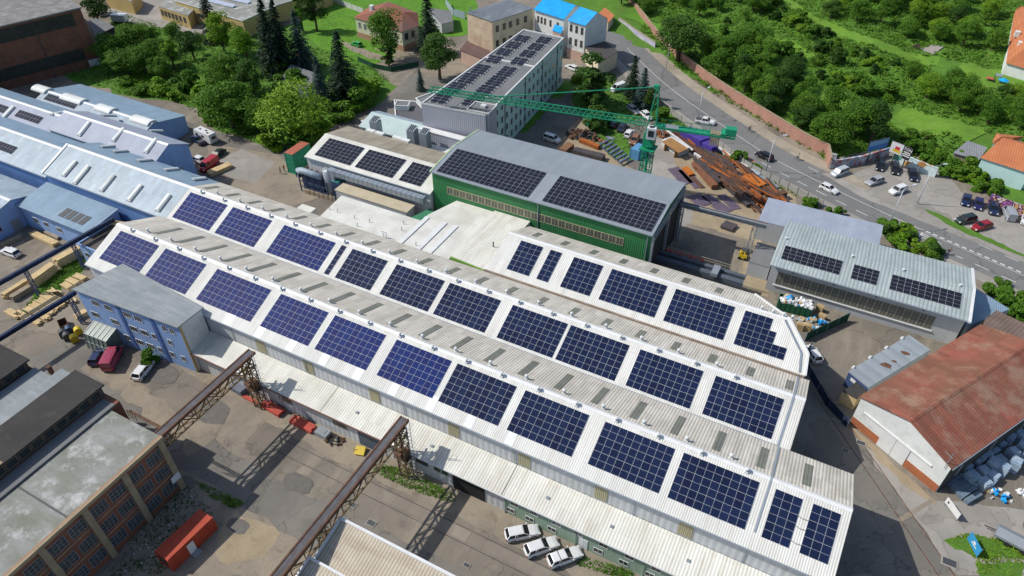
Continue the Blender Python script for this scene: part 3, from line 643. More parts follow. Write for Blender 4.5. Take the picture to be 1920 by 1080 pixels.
# green section of the front wall
mb=MB(); mb.box(-26.3,26,48.0,48.14,0,4.1); mb.build('wall',M['sage_wall'],AX)
xx=[-24.8,-21.9,-18.6,-15.5,-12,-8.5,-5,-1.5,2,5.5]
for x in xx:
    window(AX,(x,48.0,2.9),(1,0,0),(0,-1,0),1.3,.9,2,1)
    if x not in (-15.5,-1.5): window(AX,(x-.6,48.0,1.1),(1,0,0),(0,-1,0),1.3,1.0,2,1)
door(AX,(-14.7,48.0,1.1),(1,0,0),(0,-1,0),1.2,2.2,M['white_metal'])
for x in (-26.2,-15.8,-6.5): mb=MB(); mb.tube([(x,47.9,4.1),(x,47.9,0)],.06,6); mb.build('downpipe',M['sage_wall'],AX)
# white section: gates, windows
def axd(px,py): d=ray(px,py); t=48.15/d.y; return d.x*t
door(AX,(axd(695,830),48.15,1.75),(1,0,0),(0,-1,0),4.2,3.5,mat('slate_blue_shutter',(.12,.15,.20),(.10,.125,.17),rough=.6,ribs=('X',.3)),'gate')
mb=MB(); mb.box(axd(852,925),axd(910,945),48.05,48.14,0,2.9); mb.build('opening',M['black'],AX)
fr=mat('brown_window_surround',(.24,.20,.16))
for px in ((538,758),(638,800)):
    window(AX,(axd(*px),48.15,2.6),(1,0,0),(0,-1,0),2.6,1.3,3,1,fm=fr,gm=M['oldglass'],fr=.3)
for px in ((785,860),(797,870),(820,880),(835,893)):
    window(AX,(axd(*px),48.15,2.7),(1,0,0),(0,-1,0),1.1,1.3,1,1,fm=M['grey_metal'])
for x in (-73,-65.5): mb=MB(); mb.box(x,x+.25,48.02,48.14,0,4.1); mb.build('pilaster',M['grey_wall'],AX)
for x in (-52,-39,-21,-12,-2): 
    mb=MB(); mb.box(x,x+.45,49.6,50,4.75,4.95); mb.build('roof_hatch',M['grey_metal'],AX)
# ================= GREEN HALL =================
GX0,GX1,GY0,GY1,GZ=-71.0,-25.4,101.0,120.3,12.8
GH=gable('green_hall','large hall with green ribbed front wall and grey roof carrying two solar arrays',GX0,GX1,GY0,GY1,110.2,GZ,GZ,13.9,M['grey_roof'],M['grey_roof'],M['green_wall'],ov=.3,cap=M['grey_metal'])
pf=mat('pale_green_verge',(.40,.52,.34))
mb=MB(); mb.slab([(GX0-.36,GY0-.1,GZ+.08),(GX0-.02,GY0-.1,GZ+.08),(GX0-.02,110.2,13.98),(GX0-.36,110.2,13.98)],.3); mb.slab([(GX0-.36,110.2,13.98),(GX0-.02,110.2,13.98),(GX0-.02,GY1,GZ+.08),(GX0-.36,GY1,GZ+.08)],.3); mb.build('verge_flashing',pf,GH)
solar('first of two wide solar arrays on the green hall roof, the left one',-70.0,109.5,13.83,.12,19,4,'cells_black',rowcols=[19,19,19,19])
solar('second of two wide solar arrays on the green hall roof, the right one',-47.0,109.7,13.86,.12,20,4,'cells_black')
# window band on the green wall
yl=mat('cream_window_frame',(.50,.47,.30))
def wallY(px,py,Y): d=ray(px,py); t=Y/d.y; return Vector((d.x*t,Y,CAMH+d.z*t))
a=wallY(838,350,101.3);b=wallY(1170,447,101.3); n=26; zc=(a.z+wallY(838,362,101.3).z)/2
zt=wallY(838,349,101.3).z; zb_=wallY(838,363,101.3).z
wdt=(b.x-a.x)/n
for i in range(n): window(GH,(a.x+wdt*(i+.5),101.3,9.3),(1,0,0),(0,-1,0),wdt*.96,1.7,2,1,fm=yl,gm=M['oldglass'],fr=.09)
mb=MB(); mb.tube([(-47.5,101.2,12.6),(-47.5,101.2,3)],.09,6); mb.tube([(-26,101.2,12.6),(-26,101.2,3)],.09,6); mb.build('downpipe',M['galv'],GH)
# open right end: dark opening with steel frames
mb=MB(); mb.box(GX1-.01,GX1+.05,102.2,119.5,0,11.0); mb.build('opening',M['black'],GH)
mb=MB()
for y in (101.6,110.6,119.8): mb.box(GX1+.06,GX1+.5,y-.25,y+.25,0,12.3)
mb.beam((GX1+.3,101.6,11.2),(GX1+.3,119.8,11.2),.35); mb.beam((GX1+.3,101.6,12.3),(GX1+.3,119.8,12.3),.3)
for k in range(8):
    y=101.6+k*2.28; mb.beam((GX1+.3,y,11.2 if k%2 else 12.3),(GX1+.3,y+2.28,12.3 if k%2 else 11.2),.14)
mb.build('portal_frame',M['grey_metal'],GH)
# ================= WHITE HALL WITH THREE ARRAYS =================
EH=gable('side_hall','low hall with white front slope and brown rear slope, left of the green hall',-103.2,-71.4,100.2,115.6,107.8,7.9,8.0,9.75,M['flat_white'],M['brown_roof'],M['pale_wall'],cap=M['flat_white'])
for k,(x,n) in enumerate([(-101.5,9),(-90.7,9),(-79.5,5)]):
    solar('solar array on the low hall left of the green hall, %s from left'%ORD[k],x,106.9,9.55,.243,n,3,'cells_black',lift=.1,ph=1.93)
# curb boxes behind it
for k,(px,py) in enumerate([(695,245),(712-0,250),(740+5,258),(760,263)][:4]):
    p=at(px,py,8.3)
    mb=MB(); mb.box(p.x-1.1,p.x+1.1,p.y-.5,p.y+.5,7.8,8.5); tag(mb.build('roof_dome',M['barrel']),'small white dome box at the rear edge of the brown slope, %s from left'%ORD[k],'roof dome','white roof boxes')
for k,(px,py) in enumerate([(706,245),(775,262),(798,268)]):
    p=at(px,py,6); T=thing('air_handler','grey ventilation tower behind the low hall, %s from left'%ORD[k],'ventilator',(p.x,p.y,0),group='ventilation towers')
    mb=MB(); mb.box(p.x-1.0,p.x+1.0,p.y-1,p.y+1,0,8.6); mb.build('casing',M['grey_metal'],T)
    mb=MB(); mb.slab([(p.x-1,p.y-1,8.75),(p.x+1,p.y-1,8.75),(p.x+1,p.y+1,9.3),(p.x-1,p.y+1,9.3)],.1); mb.build('cowl',M['galv'],T)
    mb=MB()
    for q in (-.5,0,.5): mb.slab([(p.x+q-.15,p.y-.9,8.83),(p.x+q+.12,p.y-.9,8.83),(p.x+q+.12,p.y+.9,9.32),(p.x+q-.15,p.y+.9,9.32)],.03)
    mb.build('louvre',M['black'],T)
# ducts and filter plant in front
D=thing('filter_plant','dust filter plant with silver ducts and dark frame beside the low white hall','filter plant',(-100,97,0))
a=at(560,318,5.2);b=at(602,332,5.2)
mb=MB(); mb.tube([(a.x-.3,a.y,3.6),(a.x,a.y,5.0),(a.x+.8,a.y,5.2),(b.x,a.y-.1,5.2)],.75,12); mb.build('duct',M['pale_blue_roof'],D,smooth=True)
mb=MB(); 
for i in range(6): mb.box(a.x+.2+i*1.5,a.x+.5+i*1.5,a.y+.8,a.y+3.2,4.6,4.9)
mb.box(a.x,b.x+1,a.y+.8,a.y+3.3,4.2,4.6); mb.build('deck',M['rust'],D)
mb=MB()
for i in range(6):
    for y in (a.y-.6,a.y+3): mb.box(a.x+i*1.9,a.x+i*1.9+.2,y,y+.2,0,4.3)
for z in (1.4,2.8): mb.beam((a.x,a.y-.5,z),(b.x+1,a.y-.5,z),.15)
mb.box(a.x+.5,b.x,a.y,a.y+2.6,0.5,3.9); mb.build('frame',M['navy_steel'],D)
c=at(618,335,4.5); mb=MB(); mb.tube([(c.x,c.y,0),(c.x,c.y,2),(c.x,c.y,6.8)],[.5,1.3,1.3],12); mb.build('silo',M['grey_metal'],D,smooth=True)
c=at(636,352,3); mb=MB(); mb.box(c.x-1.2,c.x+1.2,c.y-1,c.y+1,0,4.8); mb.build('casing',M['navy_steel'],D); 
mb=MB(); mb.box(c.x-1.0,c.x+.8,c.y-.9,c.y+.9,4.81,5.0); mb.build('cover',mat('teal_cover',(.06,.30,.27)),D)
p0=at(648,325,6.6); p1=at(812,375,6.6)
mb=MB(); mb.box(-94.5,-72,98.7,100.0,6.2,7.4); mb.box(-96.2,-94.6,98.7,100,2,7.4)
for k in range(19): mb.box(-94.2+k*1.2,-94.1+k*1.2,98.65,100.03,6.15,7.45)
tag(mb.build('duct',M['galv']),'long rectangular silver duct running along the low white hall eave','duct')
gz=5.6
SH=flatblock('office_shed','low block with beige flat roof in front of the low white hall',[(-91.8,95.6),(-74.2,95.6),(-74.2,98.5),(-91.8,98.5)],5.4,mat('beige_felt_roof',(.50,.44,.32),(.44,.38,.27),scale=.4,rough=.9),M['grey_wall'],cat='shed',over=.3)
for x in (-83,-80.9,-78.8,-76.6): window(SH,(x,95.6,3.6),(1,0,0),(0,-1,0),1.5,1.2,2,1,fm=M['grey_metal'])
mb=MB(); mb.box(-86.6,-85.6,94.9,95.55,3.4,4.2); mb.build('air_conditioner',M['white_metal'],SH)
# stacked bales by the plant
for k in range(7):
    c=at(580+k*8.5,362+k*2.3,0); mb=MB(); mb.obox((c.x,c.y,.55),(.62,0,0),(0,.6,0),(0,0,.5)); mb.obox((c.x,c.y,1.08),(.5,.05,0),(-.05,.5,0),(0,0,.04))
    tag(mb.build('bale',M['wood_grey']),'wrapped grey bale in the row by the filter plant, %s from left'%ORD[k],'bale','row of bales')
# containers stacked
def container(loc,rz,label,m,mr,L=6.06,Wd=2.44,H=2.6):
    T=thing('container',label,'container',loc,rz); z0=loc[2]
    mb=MB(); mb.box(-L/2+.06,L/2-.06,-Wd/2+.03,Wd/2-.03,.12,H-.08)
    k=int(L/.55)
    for i in range(k):
        x=-L/2+.3+i*(L-.5)/k
        for s in (-1,1): mb.box(x,x+.25,s*(Wd/2-.03)-(.03 if s<0 else 0),s*(Wd/2-.03)+(.03 if s>0 else 0),.16,H-.12)
    mb.build('body',m,T,world=False)
    mb=MB()
    for x in(-1,1):
        for y in (-1,1): mb.box(x*(L/2-.08)-.08,x*(L/2-.08)+.08,y*(Wd/2-.08)-.08,y*(Wd/2-.08)+.08,0,H)
        mb.box(x*(L/2-.06)-.06,x*(L/2-.06)+.06,-Wd/2+.16,Wd/2-.16,0,.14)
    for y in(-1,1): mb.box(-L/2+.16,L/2-.16,y*(Wd/2-.06)-.06,y*(Wd/2-.06)+.06,0,.14)
    mb.build('frame',m,T,world=False)
    mb=MB(); mb.box(-L/2+.05,L/2-.05,-Wd/2+.05,Wd/2-.05,H-.07,H+.01); mb.build('roof',mr,T,world=False)
    mb=MB()
    for y in (-.61,.61): mb.box(L/2-.05,L/2+.01,y-.58,y+.58,.16,H-.14)
    mb.build('door',m,T,world=False); return T
cgm=mat('container_green',(.03,.27,.15),(.025,.21,.12),rough=.6); rr=mat('container_red_roof',(.42,.12,.08),(.34,.11,.07),scale=.6,rough=.7)
q=at(577,275,5.2); container((-111.0,105.8,2.62),R(90),'upper green container with a faded red roof, stacked beside the low white hall',cgm,rr)
container((-111.0,105.8,0),R(90),'lower green container of the stack beside the low white hall',cgm,cgm)
# ================= WHITE FLAT ROOFS BETWEEN HALLS =================
FB=flatblock('flat_roofed_block','low block of white membrane flat roofs between the halls','',0,None,None) if False else None
def fl(name,label,pts,z,roof=None,**k): return flatblock(name,label,P2(*pts,z=z),z,roof or M['flat_white'],M['pale_wall'],**k)
cw={}
T1=flatblock('flat_roofed_block','large white flat roof with small pipes, left of the folded white roofs',[(-86.0,83.3),(-68,83.3),(-68,92.0),(-87.0,92.0)],7.6,M['flat_white'],M['pale_wall'],par=.0)
T2=flatblock('flat_roofed_block','white folded flat roof between the green hall and the middle hall',[(-67.9,83.3),(-57.0,83.3),(-57.0,101.2),(-65.5,101.2),(-67.9,94.4)],7.55,M['flat_white'],M['pale_wall'])
for x in (-67.9,-63.9,-61.5): mb=MB(); mb.box(x,x+.9,83.4,93.6,7.56,7.72); mb.build('roof_seam',M['white_metal'],T2)
T3=flatblock('flat_roofed_block','white ribbed flat roof with lime green fascia beside the rear hall',[(-56.9,84.9),(-49.1,84.3),(-49.1,101.2),(-56.9,101.2)],7.9,M['annex_roof'],M['pale_wall'])
mb=MB(); mb.beam((-56.95,84.75,7.1),(-49.1,84.15,7.1),.2,1.5)
mb.build('fascia',mat('lime_fascia',(.22,.42,.07),(.18,.35,.06),scale=.5),T3)
for k,(px,py) in enumerate([(618,393),(633,398),(665,410),(693,417),(670,425),(757,420),(753,432),(780,460)]):
    p=at(px,py,7.6); mb=MB(); mb.tube([(p.x,p.y,7.5),(p.x,p.y,8.3),(p.x+.25,p.y-.1,8.45)],.07,6); mb.build('roof_pipe',M['galv'],T1 if p.x<-68 else T2)
p=at(722,443,8); mb=MB()
for dx in(-.4,.4): mb.tube([(p.x+dx,p.y,7.4),(p.x+dx,p.y,9.0),(p.x+dx,p.y-.5,9.3)],.05,5)
for z in (7.7,8.1,8.5,8.9): mb.tube([(p.x-.4,p.y,z),(p.x+.4,p.y,z)],.04,5)
mb.build('ladder',M['galv'],T2)
p=at(925,462,8); mb=MB(); mb.tube([(p.x,p.y,7.9),(p.x,p.y,9.0)],.12,8); mb.build('roof_pipe',M['dark_trim'],T3)
p=at(573,393,2.2); mb=MB(); mb.box(p.x-1.8,p.x+1.8,p.y-1.2,p.y+1.2,0,2.4); tag(mb.build('white_hut',M['flat_white']),'small white box hut standing behind the middle hall','hut')
# small block between (dark passage) 
flatblock('plant_block','small block with green awning between low hall and green hall foot',[(-74,92.5),(-68.2,94.2),(-68.2,99),(-71.3,100)],4.6,mat('green_awning',(.05,.22,.12)),M['grey_wall'])
# ================= OFFICE BUILDING =================
O0=Vector((-88.3,124.3));O1=Vector((-72.6,125.9));O2=Vector((-75.9,174.6));O3=Vector((-88.0,174.9))
OZ=13.2
# right facade direction
OB=thing('office_block','long pale green office block with rows of solar panels on its flat roof','office building',(-80,150,0))
poly=[tuple(O0),tuple(O1),tuple(O2),tuple(O3)]
mb=MB(); mb.prism(poly,0,OZ-.2); mb.build('wall',M['mint_wall'],OB)
mb=MB(); mb.slab([(p[0],p[1],OZ) for p in poly],.18); mb.build('roof',M['greyfelt'],OB)
mb=MB()
for i in range(4):
    a=Vector((*poly[i],OZ+.1));b=Vector((*poly[(i+1)%4],OZ+.1)); mb.beam(a,b,.35,.3)
mb.build('parapet',M['trim'],OB)
mb=MB(); a=O0.lerp(O3,.58);b=O1.lerp(O2,.58); mb.beam((a.x,a.y,OZ+.12),(b.x,b.y,OZ+.12),.6,.3); mb.build('fire_wall_cap',M['trim'],OB)
mb=MB(); a=(O0+O1)/2+Vector((-.4,.8));b=(O3+O2)/2; mb.beam((a.x,a.y,OZ+.05),(b.x,b.y,OZ+.05),.16,.12); mb.build('lightning_rail',M['grey_metal'],OB)
# cladding of the near end wall
nd=(O1-O0).normalized(); nn=Vector((nd.y,-nd.x))
mb=MB(); a=O0+nn*.06;b=O1+nn*.06
mb.beam((a.x-.1,a.y,(OZ+.2)/2+1),(b.x+.05,b.y,(OZ+.2)/2+1),.12,OZ-1.7); mb.build('cladding',M['lavender_wall'],OB)
LB=flatblock('lift_tower','taller grey corner tower of the office block end with felt roof',[tuple(O1+Vector((-4.6,-.2))),tuple(O1+Vector((.6,.3))),tuple(O1+Vector((.3,4.6))),tuple(O1+Vector((-4.9,4.1)))],OZ+.45,M['greyfelt'],M['lavender_wall'],par=.25,cat='tower')
mb=MB(); mb.box(O1.x-2.6,O1.x-1.4,O1.y+2.2,O1.y+3.2,OZ+.45,OZ+1.0); mb.build('roof_hatch',M['trim'],LB)
mb=MB(); mb.box(O0.x,O1.x-1,O0.y-1.9,O0.y-.2,0,7.6); mb.build('stair_block',M['lavender_wall'],OB)
mb=MB(); mb.box(O0.x-.1,O1.x-.9,O0.y-2,O0.y-.1,7.6,7.8); mb.build('ledge',M['white_metal'],OB)
mb=MB(); mb.box(O0.x+2,O1.x+1,O0.y-4.1,O0.y-2.05,0,4.6); mb.build('stair_block',M['lavender_wall'],OB)
mb=MB(); mb.box(O0.x+1.9,O1.x+1.1,O0.y-4.2,O0.y-2.02,4.6,4.8); mb.build('ledge',M['white_metal'],OB)
fd=(O2-O1).normalized(); fn=Vector((fd.y,-fd.x,0)); FL=(O2-O1).length
fd3=Vector((fd.x,fd.y,0))
for s_ in (1.2,10.3,22.5,33.8,44.5):
    p=O1+fd*s_; mb=MB(); mb.tube([(p.x+.1,p.y,OZ-.2),(p.x+.1,p.y,0)],.08,6); mb.build('downpipe',M['dark_trim'],OB)
rr_=random.Random(3)
for fl_ in range(4):
    z=2.1+fl_*3.05; s_=3.2
    while s_<FL-1.5:
        if not (fl_==3 and rr_.random()<.15):
            p=O1+fd*s_; window(OB,(p.x,p.y,z),fd3,fn,1.15 if fl_==3 else 1.25,1.3 if fl_==3 else 1.75,2,1)
        s_+=2.75
mb=MB(); a=O1+fd*5;b=O1+fd*28
for i in range(9):
    p=O1+fd*(5+i*2.6); mb.obox((p.x+.12,p.y,1.5),fd3*.9,fn*.05,(0,0,1.4))
# office solar: rows in two lanes
oang=math.atan2(nd.y,nd.x)
MOD['off']=module_obj(M['cells_black'],1.04,1.75,False); PROTO.append(MOD['off'])
lane_dirs=(O3-O0).normalized()
gi=0
groups=[(1.0,4),(6.8,4),(12.6,4),(18.4,4),(26.0,3) ,(31.2,3),(36.2,3),(41.2,3)]
names=['nearest the camera','second from the near end','third from the near end','fourth from the near end','beyond the cross wall','sixth from the near end','seventh from the near end','at the far end']
for ln in (0,1):
    for gk,(v0,rows) in enumerate(groups):
        v=v0+(1.2 if ln else 0)+.6
        frac=v/50; wl=(O1.lerp(O2,frac)-O0.lerp(O3,frac)).length
        base=O0.lerp(O3,frac)+nd*(1.1 if ln==0 else wl*.5+.35)
        if ln==1 and gk==0: base=base
        T=thing('solar_table_group','black solar rows on the office roof, %s lane, %s'%('left' if ln==0 else 'right',names[gk]),'solar array',(base.x,base.y,OZ),oang,group='solar rows on the office roof')
        for r in range(rows):
            for c in range(2):
                for q in (0,1):
                    o=bpy.data.objects.new('solar_module',MOD['off'].data); COL.objects.link(o); o.parent=T
                    o.location=((c*1.80+q*0.0)+.95+c*.02,r*1.42+.35+q*0,.32); o.rotation_euler=(0,R(-9),R(90)); 
                    if q: bpy.data.objects.remove(o)
        mb=MB()
        for r in range(rows+1): 
            for x in (0,3.75): mb.box(x-.12,x+.12,r*1.42-.25,r*1.42-.02,0,.2)
            mb.box(1.75,2.0,r*1.42-.25,r*1.42-.05,0,.18)
        mb.build('ballast_block',M['white_metal'],T,world=False)
# low buildings left of office
B1_=flatblock('flat_roofed_annex','grey felt annex roof left of the office block, behind the folded crane tip',P2((915,155),(1000,118),(850,112),(760,150),z=4.5) if False else [(-88.5,131.8),(-88.2,152),(-95,157.5),(-101.5,140.5)],4.6,M['greyfelt'],M['grey_wall'],par=.3,pw=.3)
B2_=flatblock('flat_roofed_annex','dark felt roof beside the office with white parapet and small stair head',[(-88.6,124.6),(-88.6,131.6),(-101,139.8),(-106.5,138),(-98,126.5)],4.0,M['tar'] if False else mat('slate_felt',(.12,.12,.13),(.10,.10,.11),scale=.3),M['grey_wall'],par=.35,pw=.35)
B3_=flatblock('stair_head','small raised stair head with pale walls on the dark felt roof',[(-104.3,136.2),(-101.2,137.4),(-100.2,134.9),(-103.3,133.7)],5.2,M['greyfelt'],M['white_wall'],cat='stair head',par=.2)
PL=gable('pale_roofed_shed','low shed with pale aqua ribbed gable roof beside the office end wall',-106.2,-88.9,122.6,131.0,128.3,4.0,4.3,5.3,mat('aqua_sheet_roof',(.52,.62,.60),(.45,.55,.54),scale=.4,rough=.5,ribs=('X',.6),ribdark=.8),M['pale_blue_roof'],M['grey_wall'],cat='shed',cap=False)
for x in (-103,-100,-95.5,-91.5): window(PL,(x,122.95,2.3),(1,0,0),(0,-1,0),1.6,1.2,2,1)
# ================= BLUE HALLS ON THE LEFT =================
def dome(T,x,yc,yr,zr,s,side,L=3.2,wd=1.05,name='rooflight'):
    """barrel rooflight running down the slope"""
    sg=-1 if side=='near' else 1; v=[];f=[]; n=7; y0=yc-L/2;y1=yc+L/2
    for j,y in enumerate((y0,y1)):
        zb=zr-s*abs(y-yr)
        for k in range(n+1):
            a=math.pi*k/n; v.append((x-math.cos(a)*wd/2,y,zb+.22+math.sin(a)*.34))
    for k in range(n): f.append((k,k+1,n+2+k,n+1+k))
    f.append(tuple(range(n+1))); f.append(tuple(range(n+1,2*n+2)))
    mb=MB(); mb.add(v,f); o=mb.build(name,M['barrel'],T,smooth=False)
    zb0=zr-s*abs(y0-yr); zb1=zr-s*abs(y1-yr)
    mb=MB(); mb.slab([(x-wd/2-.08,y0-.08,zb0+.24),(x+wd/2+.08,y0-.08,zb0+.24),(x+wd/2+.08,y1+.08,zb1+.24),(x-wd/2-.08,y1+.08,zb1+.24)],.28); mb.build('kerb',M['grey_metal'],o)
def dx_on(px,py,yr,zr,s,side):
    sg=s if side=='near' else -s; d=ray(px,py); t=(zr-sg*yr-CAMH)/(d.z-sg*d.y); return d.x*t,d.y*t
# B3: in line with the middle hall
zr=11.68;sb=.42
B3=gable('blue_hall','blue-walled hall with pale zinc roof in line with the middle hall',-146.0,-110.7,68.7,82.95,76.1,8.62,8.8,11.68,M['pale_blue_roof'],M['blue_roof'],M['blue_sheet_wall'])
for px,py in [(150,0),]: pass
Z2=[(1000,520),(1190,590),(1560,725)]
for (px,py) in [(1010/7.71,250+520/7.71),(1195/7.71,250+590/7.71),(1560/7.71,250+725/7.71),(120+190/6,320+70/6),(120+490/6,320+150/6),(120+800/6,320+260/6),(120+1120/6,320+370/6)]:
    x,y=dx_on(px,py,76.1,11.68,.4129,'near'); dome(B3,x,y,76.1,11.68,.4129,'near',3.6)
for (px,py) in [(203,277),(226,286),(272,303),(322,320),(374,338)]:
    x,y=dx_on(px,py-1,76.1,11.68,.42,'far'); dome(B3,x,y,76.1,11.68,.42,'far',3.0)
mb=MB(); mb.slab([(-146.6,68.6,8.75),(-146.05,68.6,8.75),(-146.05,76.1,11.85),(-146.6,76.1,11.85)],.25); mb.build('verge_flashing',M['white_metal'],B3)
# B3w
W3=gable('blue_hall','lower pale roofed hall west of the zinc roofed hall, with long solar strip',-215,-146.7,69.0,82.6,76.0,7.4,7.6,10.0,M['pale_blue_roof'],M['blue_roof'],M['blue_sheet_wall'])
# B2 pair
B2=gable('blue_hall','blue-walled hall with lilac roof, large gable wall and garage door',-162.0,-128.9,81.9,92.0,86.9,8.5,8.5,10.9,M['lilac_roof'],M['lilac_roof'],M['blue_wall'])
for (px,py) in [(158,243),(222,253),(283,274)]:
    x,y=dx_on(px,py,86.9,10.9,.48,'near'); dome(B2,x,y,86.9,10.9,.48,'near',3.4)
for (px,py) in [(205,218),(294,247)]:
    x,y=dx_on(px,py,86.9,10.9,.48,'far'); dome(B2,x,y,86.9,10.9,.48,'far',3.0)
door(B2,(-128.93,86.5,2.2),(0,1,0),(1,0,0),4.2,4.4,M['grey_metal'],'garage_door')
W2=gable('blue_hall','long low lilac roofed hall west of the garage hall, with two solar strips',-220,-162.3,80.9,91.6,86.2,7.6,7.6,9.8,M['lilac_roof'],M['blue_roof'],M['blue_sheet_wall'])
for (px,py) in [(16,212),]:
    x,y=dx_on(px,py,86.2,9.8,.41,'near'); dome(W2,x,y,86.2,9.8,.41,'near',3.4)
for (px,py) in [(108,212),(60,265)]:
    x,y=dx_on(px,py,86.2,9.8,.41,'far'); dome(W2,x,y,86.2,9.8,.41,'far',3.0)
# B1: low far hall with barrel rooflights along ridge
B1H=gable('blue_hall','farthest low blue hall with big barrel rooflights along its ridge',-186,-147.2,93.0,106.6,97.2,5.0,4.4,6.6,M['pale_blue_roof'],M['blue_roof'],M['blue_wall'],endov=.15)
for k,(px,py,L) in enumerate([(78,162,5.2),(134,182,7.5),(197,199,5.5),(264,222,6.2)]):
    d=ray(px,py); t=(7.1-CAMH)/d.z; x=d.x*t; y=97.4; v=[];f=[];n=9
    for xx_ in (x-L/2,x+L/2):
        for q in range(n+1):
            a=math.pi*q/n; v.append((xx_,y-math.cos(a)*1.45,6.25+math.sin(a)*.8))
    for q in range(n): f.append((q,q+1,n+2+q,n+1+q))
    f+= [tuple(range(n+1)),tuple(range(n+1,2*n+2))]
    mb=MB(); mb.add(v,f); o=mb.build('barrel_rooflight',M['barrel'],B1H)
solar('long narrow black solar strip on the farthest blue hall roof',-183.8,96.6,6.3,.38,11,1,'cells_black',pw=1.06,ph=2.1,lift=.1)
def strip_at(label,px,py,yr,zr,s,cols,rows=1):
    x,y=dx_on(px,py,yr,zr,s,'near'); solar(label,x,y,zr-s*(yr-y),s,cols,rows,'cells_black',lift=.1)
strip_at('short black solar strip left of the barrel light on the lilac roof',-30,185,86.2,9.8,.41,9)
strip_at('short black solar strip right of the barrel light on the lilac roof',38,206,86.2,9.8,.41,8)
strip_at('black solar strip on the pale roof at the left picture edge',-40,250,76.0,10.0,.37,13)
# B4 low monopitch with courtyard
B4=thing('blue_workshop','low blue-walled workshop with pale monopitch sheet roof above the lumber court','workshop',(-135,64,0))
mb=MB(); mb.prism([(-145.6,61.4),(-124.6,61.4),(-124.6,68.4),(-145.6,68.4)],0,[5.2,5.2,6.3,6.3]); mb.build('wall',M['blue_wall'],B4)
mb=MB(); mb.slab([(-146,60.8,5.45),(-124.3,60.8,5.45),(-124.3,68.6,6.6),(-146,68.6,6.6)],.15); mb.build('roof',M['blue_roof'],B4)
for i in range(4):
    x=-134.5+i*1.9; mb=MB(); mb.slab([(x,62.2,5.72),(x+1.5,62.2,5.72),(x+1.5,64.6,6.07),(x,64.6,6.07)],.03); mb.build('roof_panel',M['dark_trim'],B4)
for x in (-142,-138.8,-134.8): window(B4,(x,61.4,2.6),(1,0,0),(0,-1,0),1.5,1.2,2,1)
E2=flatblock('blue_workshop_end','blue end block of the workshop with shallow dark balcony',[(-124.5,58.6),(-112.6,58.6),(-112.6,66.5),(-124.5,66.5)],4.4,mat('dark_interior_brown',(.12,.105,.09),(.08,.07,.065),scale=.6,fine=.2),M['blue_wall'],cat='workshop',par=.35,trim=M['blue_wall'])  # dark roof colour stands in for the dark open interior
for x in (-123,-119.6): window(E2,(x,58.6,2.4),(1,0,0),(0,-1,0),1.3,1.2,2,1)
mb=MB(); mb.beam((-124,66,5.1),(-110,69.5,5.1),.9,.5); tag(mb.build('timber_beam',M['wood']),'thick orange timber beam lying on the workshop end roof','beam')
B5=gable('blue_wing','blue-walled wing with pale gable roof at the left picture edge',-200,-146.2,52.0,67.5,60.5,4.6,4.9,6.8,M['pale_blue_roof'],M['pale_blue_roof'],M['blue_wall'],cat='workshop')
for y in (56,): window(B5,(-146.2,y,2.4),(0,1,0),(1,0,0),1.2,1.5,2,1)
door(B5,(-146.2,59.4,1.3),(0,1,0),(1,0,0),1.8,2.6,M['grey_metal'])
# ================= BLUE THREE-STOREY BUILDING =================
bz=10.55
BB=thing('blue_building','three-storey cornflower blue building with patched grey felt roof','building',(-94,48,0))
bp=[(-104.0,45.6),(-83.4,47.45),(-83.4,52.0),(-104.0,53.6)]
bp=[(-105.2,45.9),(-83.4,47.35),(-83.4,52.05),(-103.4,53.8)]
mb=MB(); mb.prism(bp,0,bz-.2); mb.build('wall',[M['blue_wall']],BB)
mb=MB(); c=Vector((-94,49.6)); mb.slab([(p[0]+(.35 if p[0]>-90 else -.35),p[1]+(.35 if p[1]>50 else -.35),bz) for p in bp],.22); mb.build('roof',M['bluefelt'],BB)
mb=MB(); mb.box(-83.38,-83.28,47.6,51.95,0,bz-.25); mb.build('end_cladding',M['white_wall'],BB)
mb=MB(); mb.box(-83.36,-83.2,47.35,47.75,0,bz-.25); mb.build('corner_strip',mat('ochre_strip',(.50,.38,.20)),BB)
u=Vector((bp[1][0]-bp[0][0],bp[1][1]-bp[0][1],0)).normalized(); nb=Vector((u.y,-u.x,0)); o0=Vector((bp[0][0],bp[0][1],0))
for s_ in (9.0,16.2): 
    q=o0+u*s_; mb=MB(); mb.obox(q+nb*.06+Vector((0,0,bz/2-.2)),u*.35,nb*.06,(0,0,bz/2-.25)); mb.build('pilaster',mat('darker_blue_band',(.09,.17,.42)) if s_<10 else bpy.data.materials['darker_blue_band'],BB)
for zz_,ss in ((8.6,(3.6,6.4,10.6,12.9,18.4,20)),(5.5,(2.0,6.4,10.6,12.9,15,18.4)),(2.4,(8.0,10.6,12.9,15,17.6,20))):
    for s_ in ss:
        q=o0+u*s_; big=s_<14; window(BB,q+Vector((0,0,zz_)),u,nb,1.7 if big else .9,1.25,3 if big else 2,1)
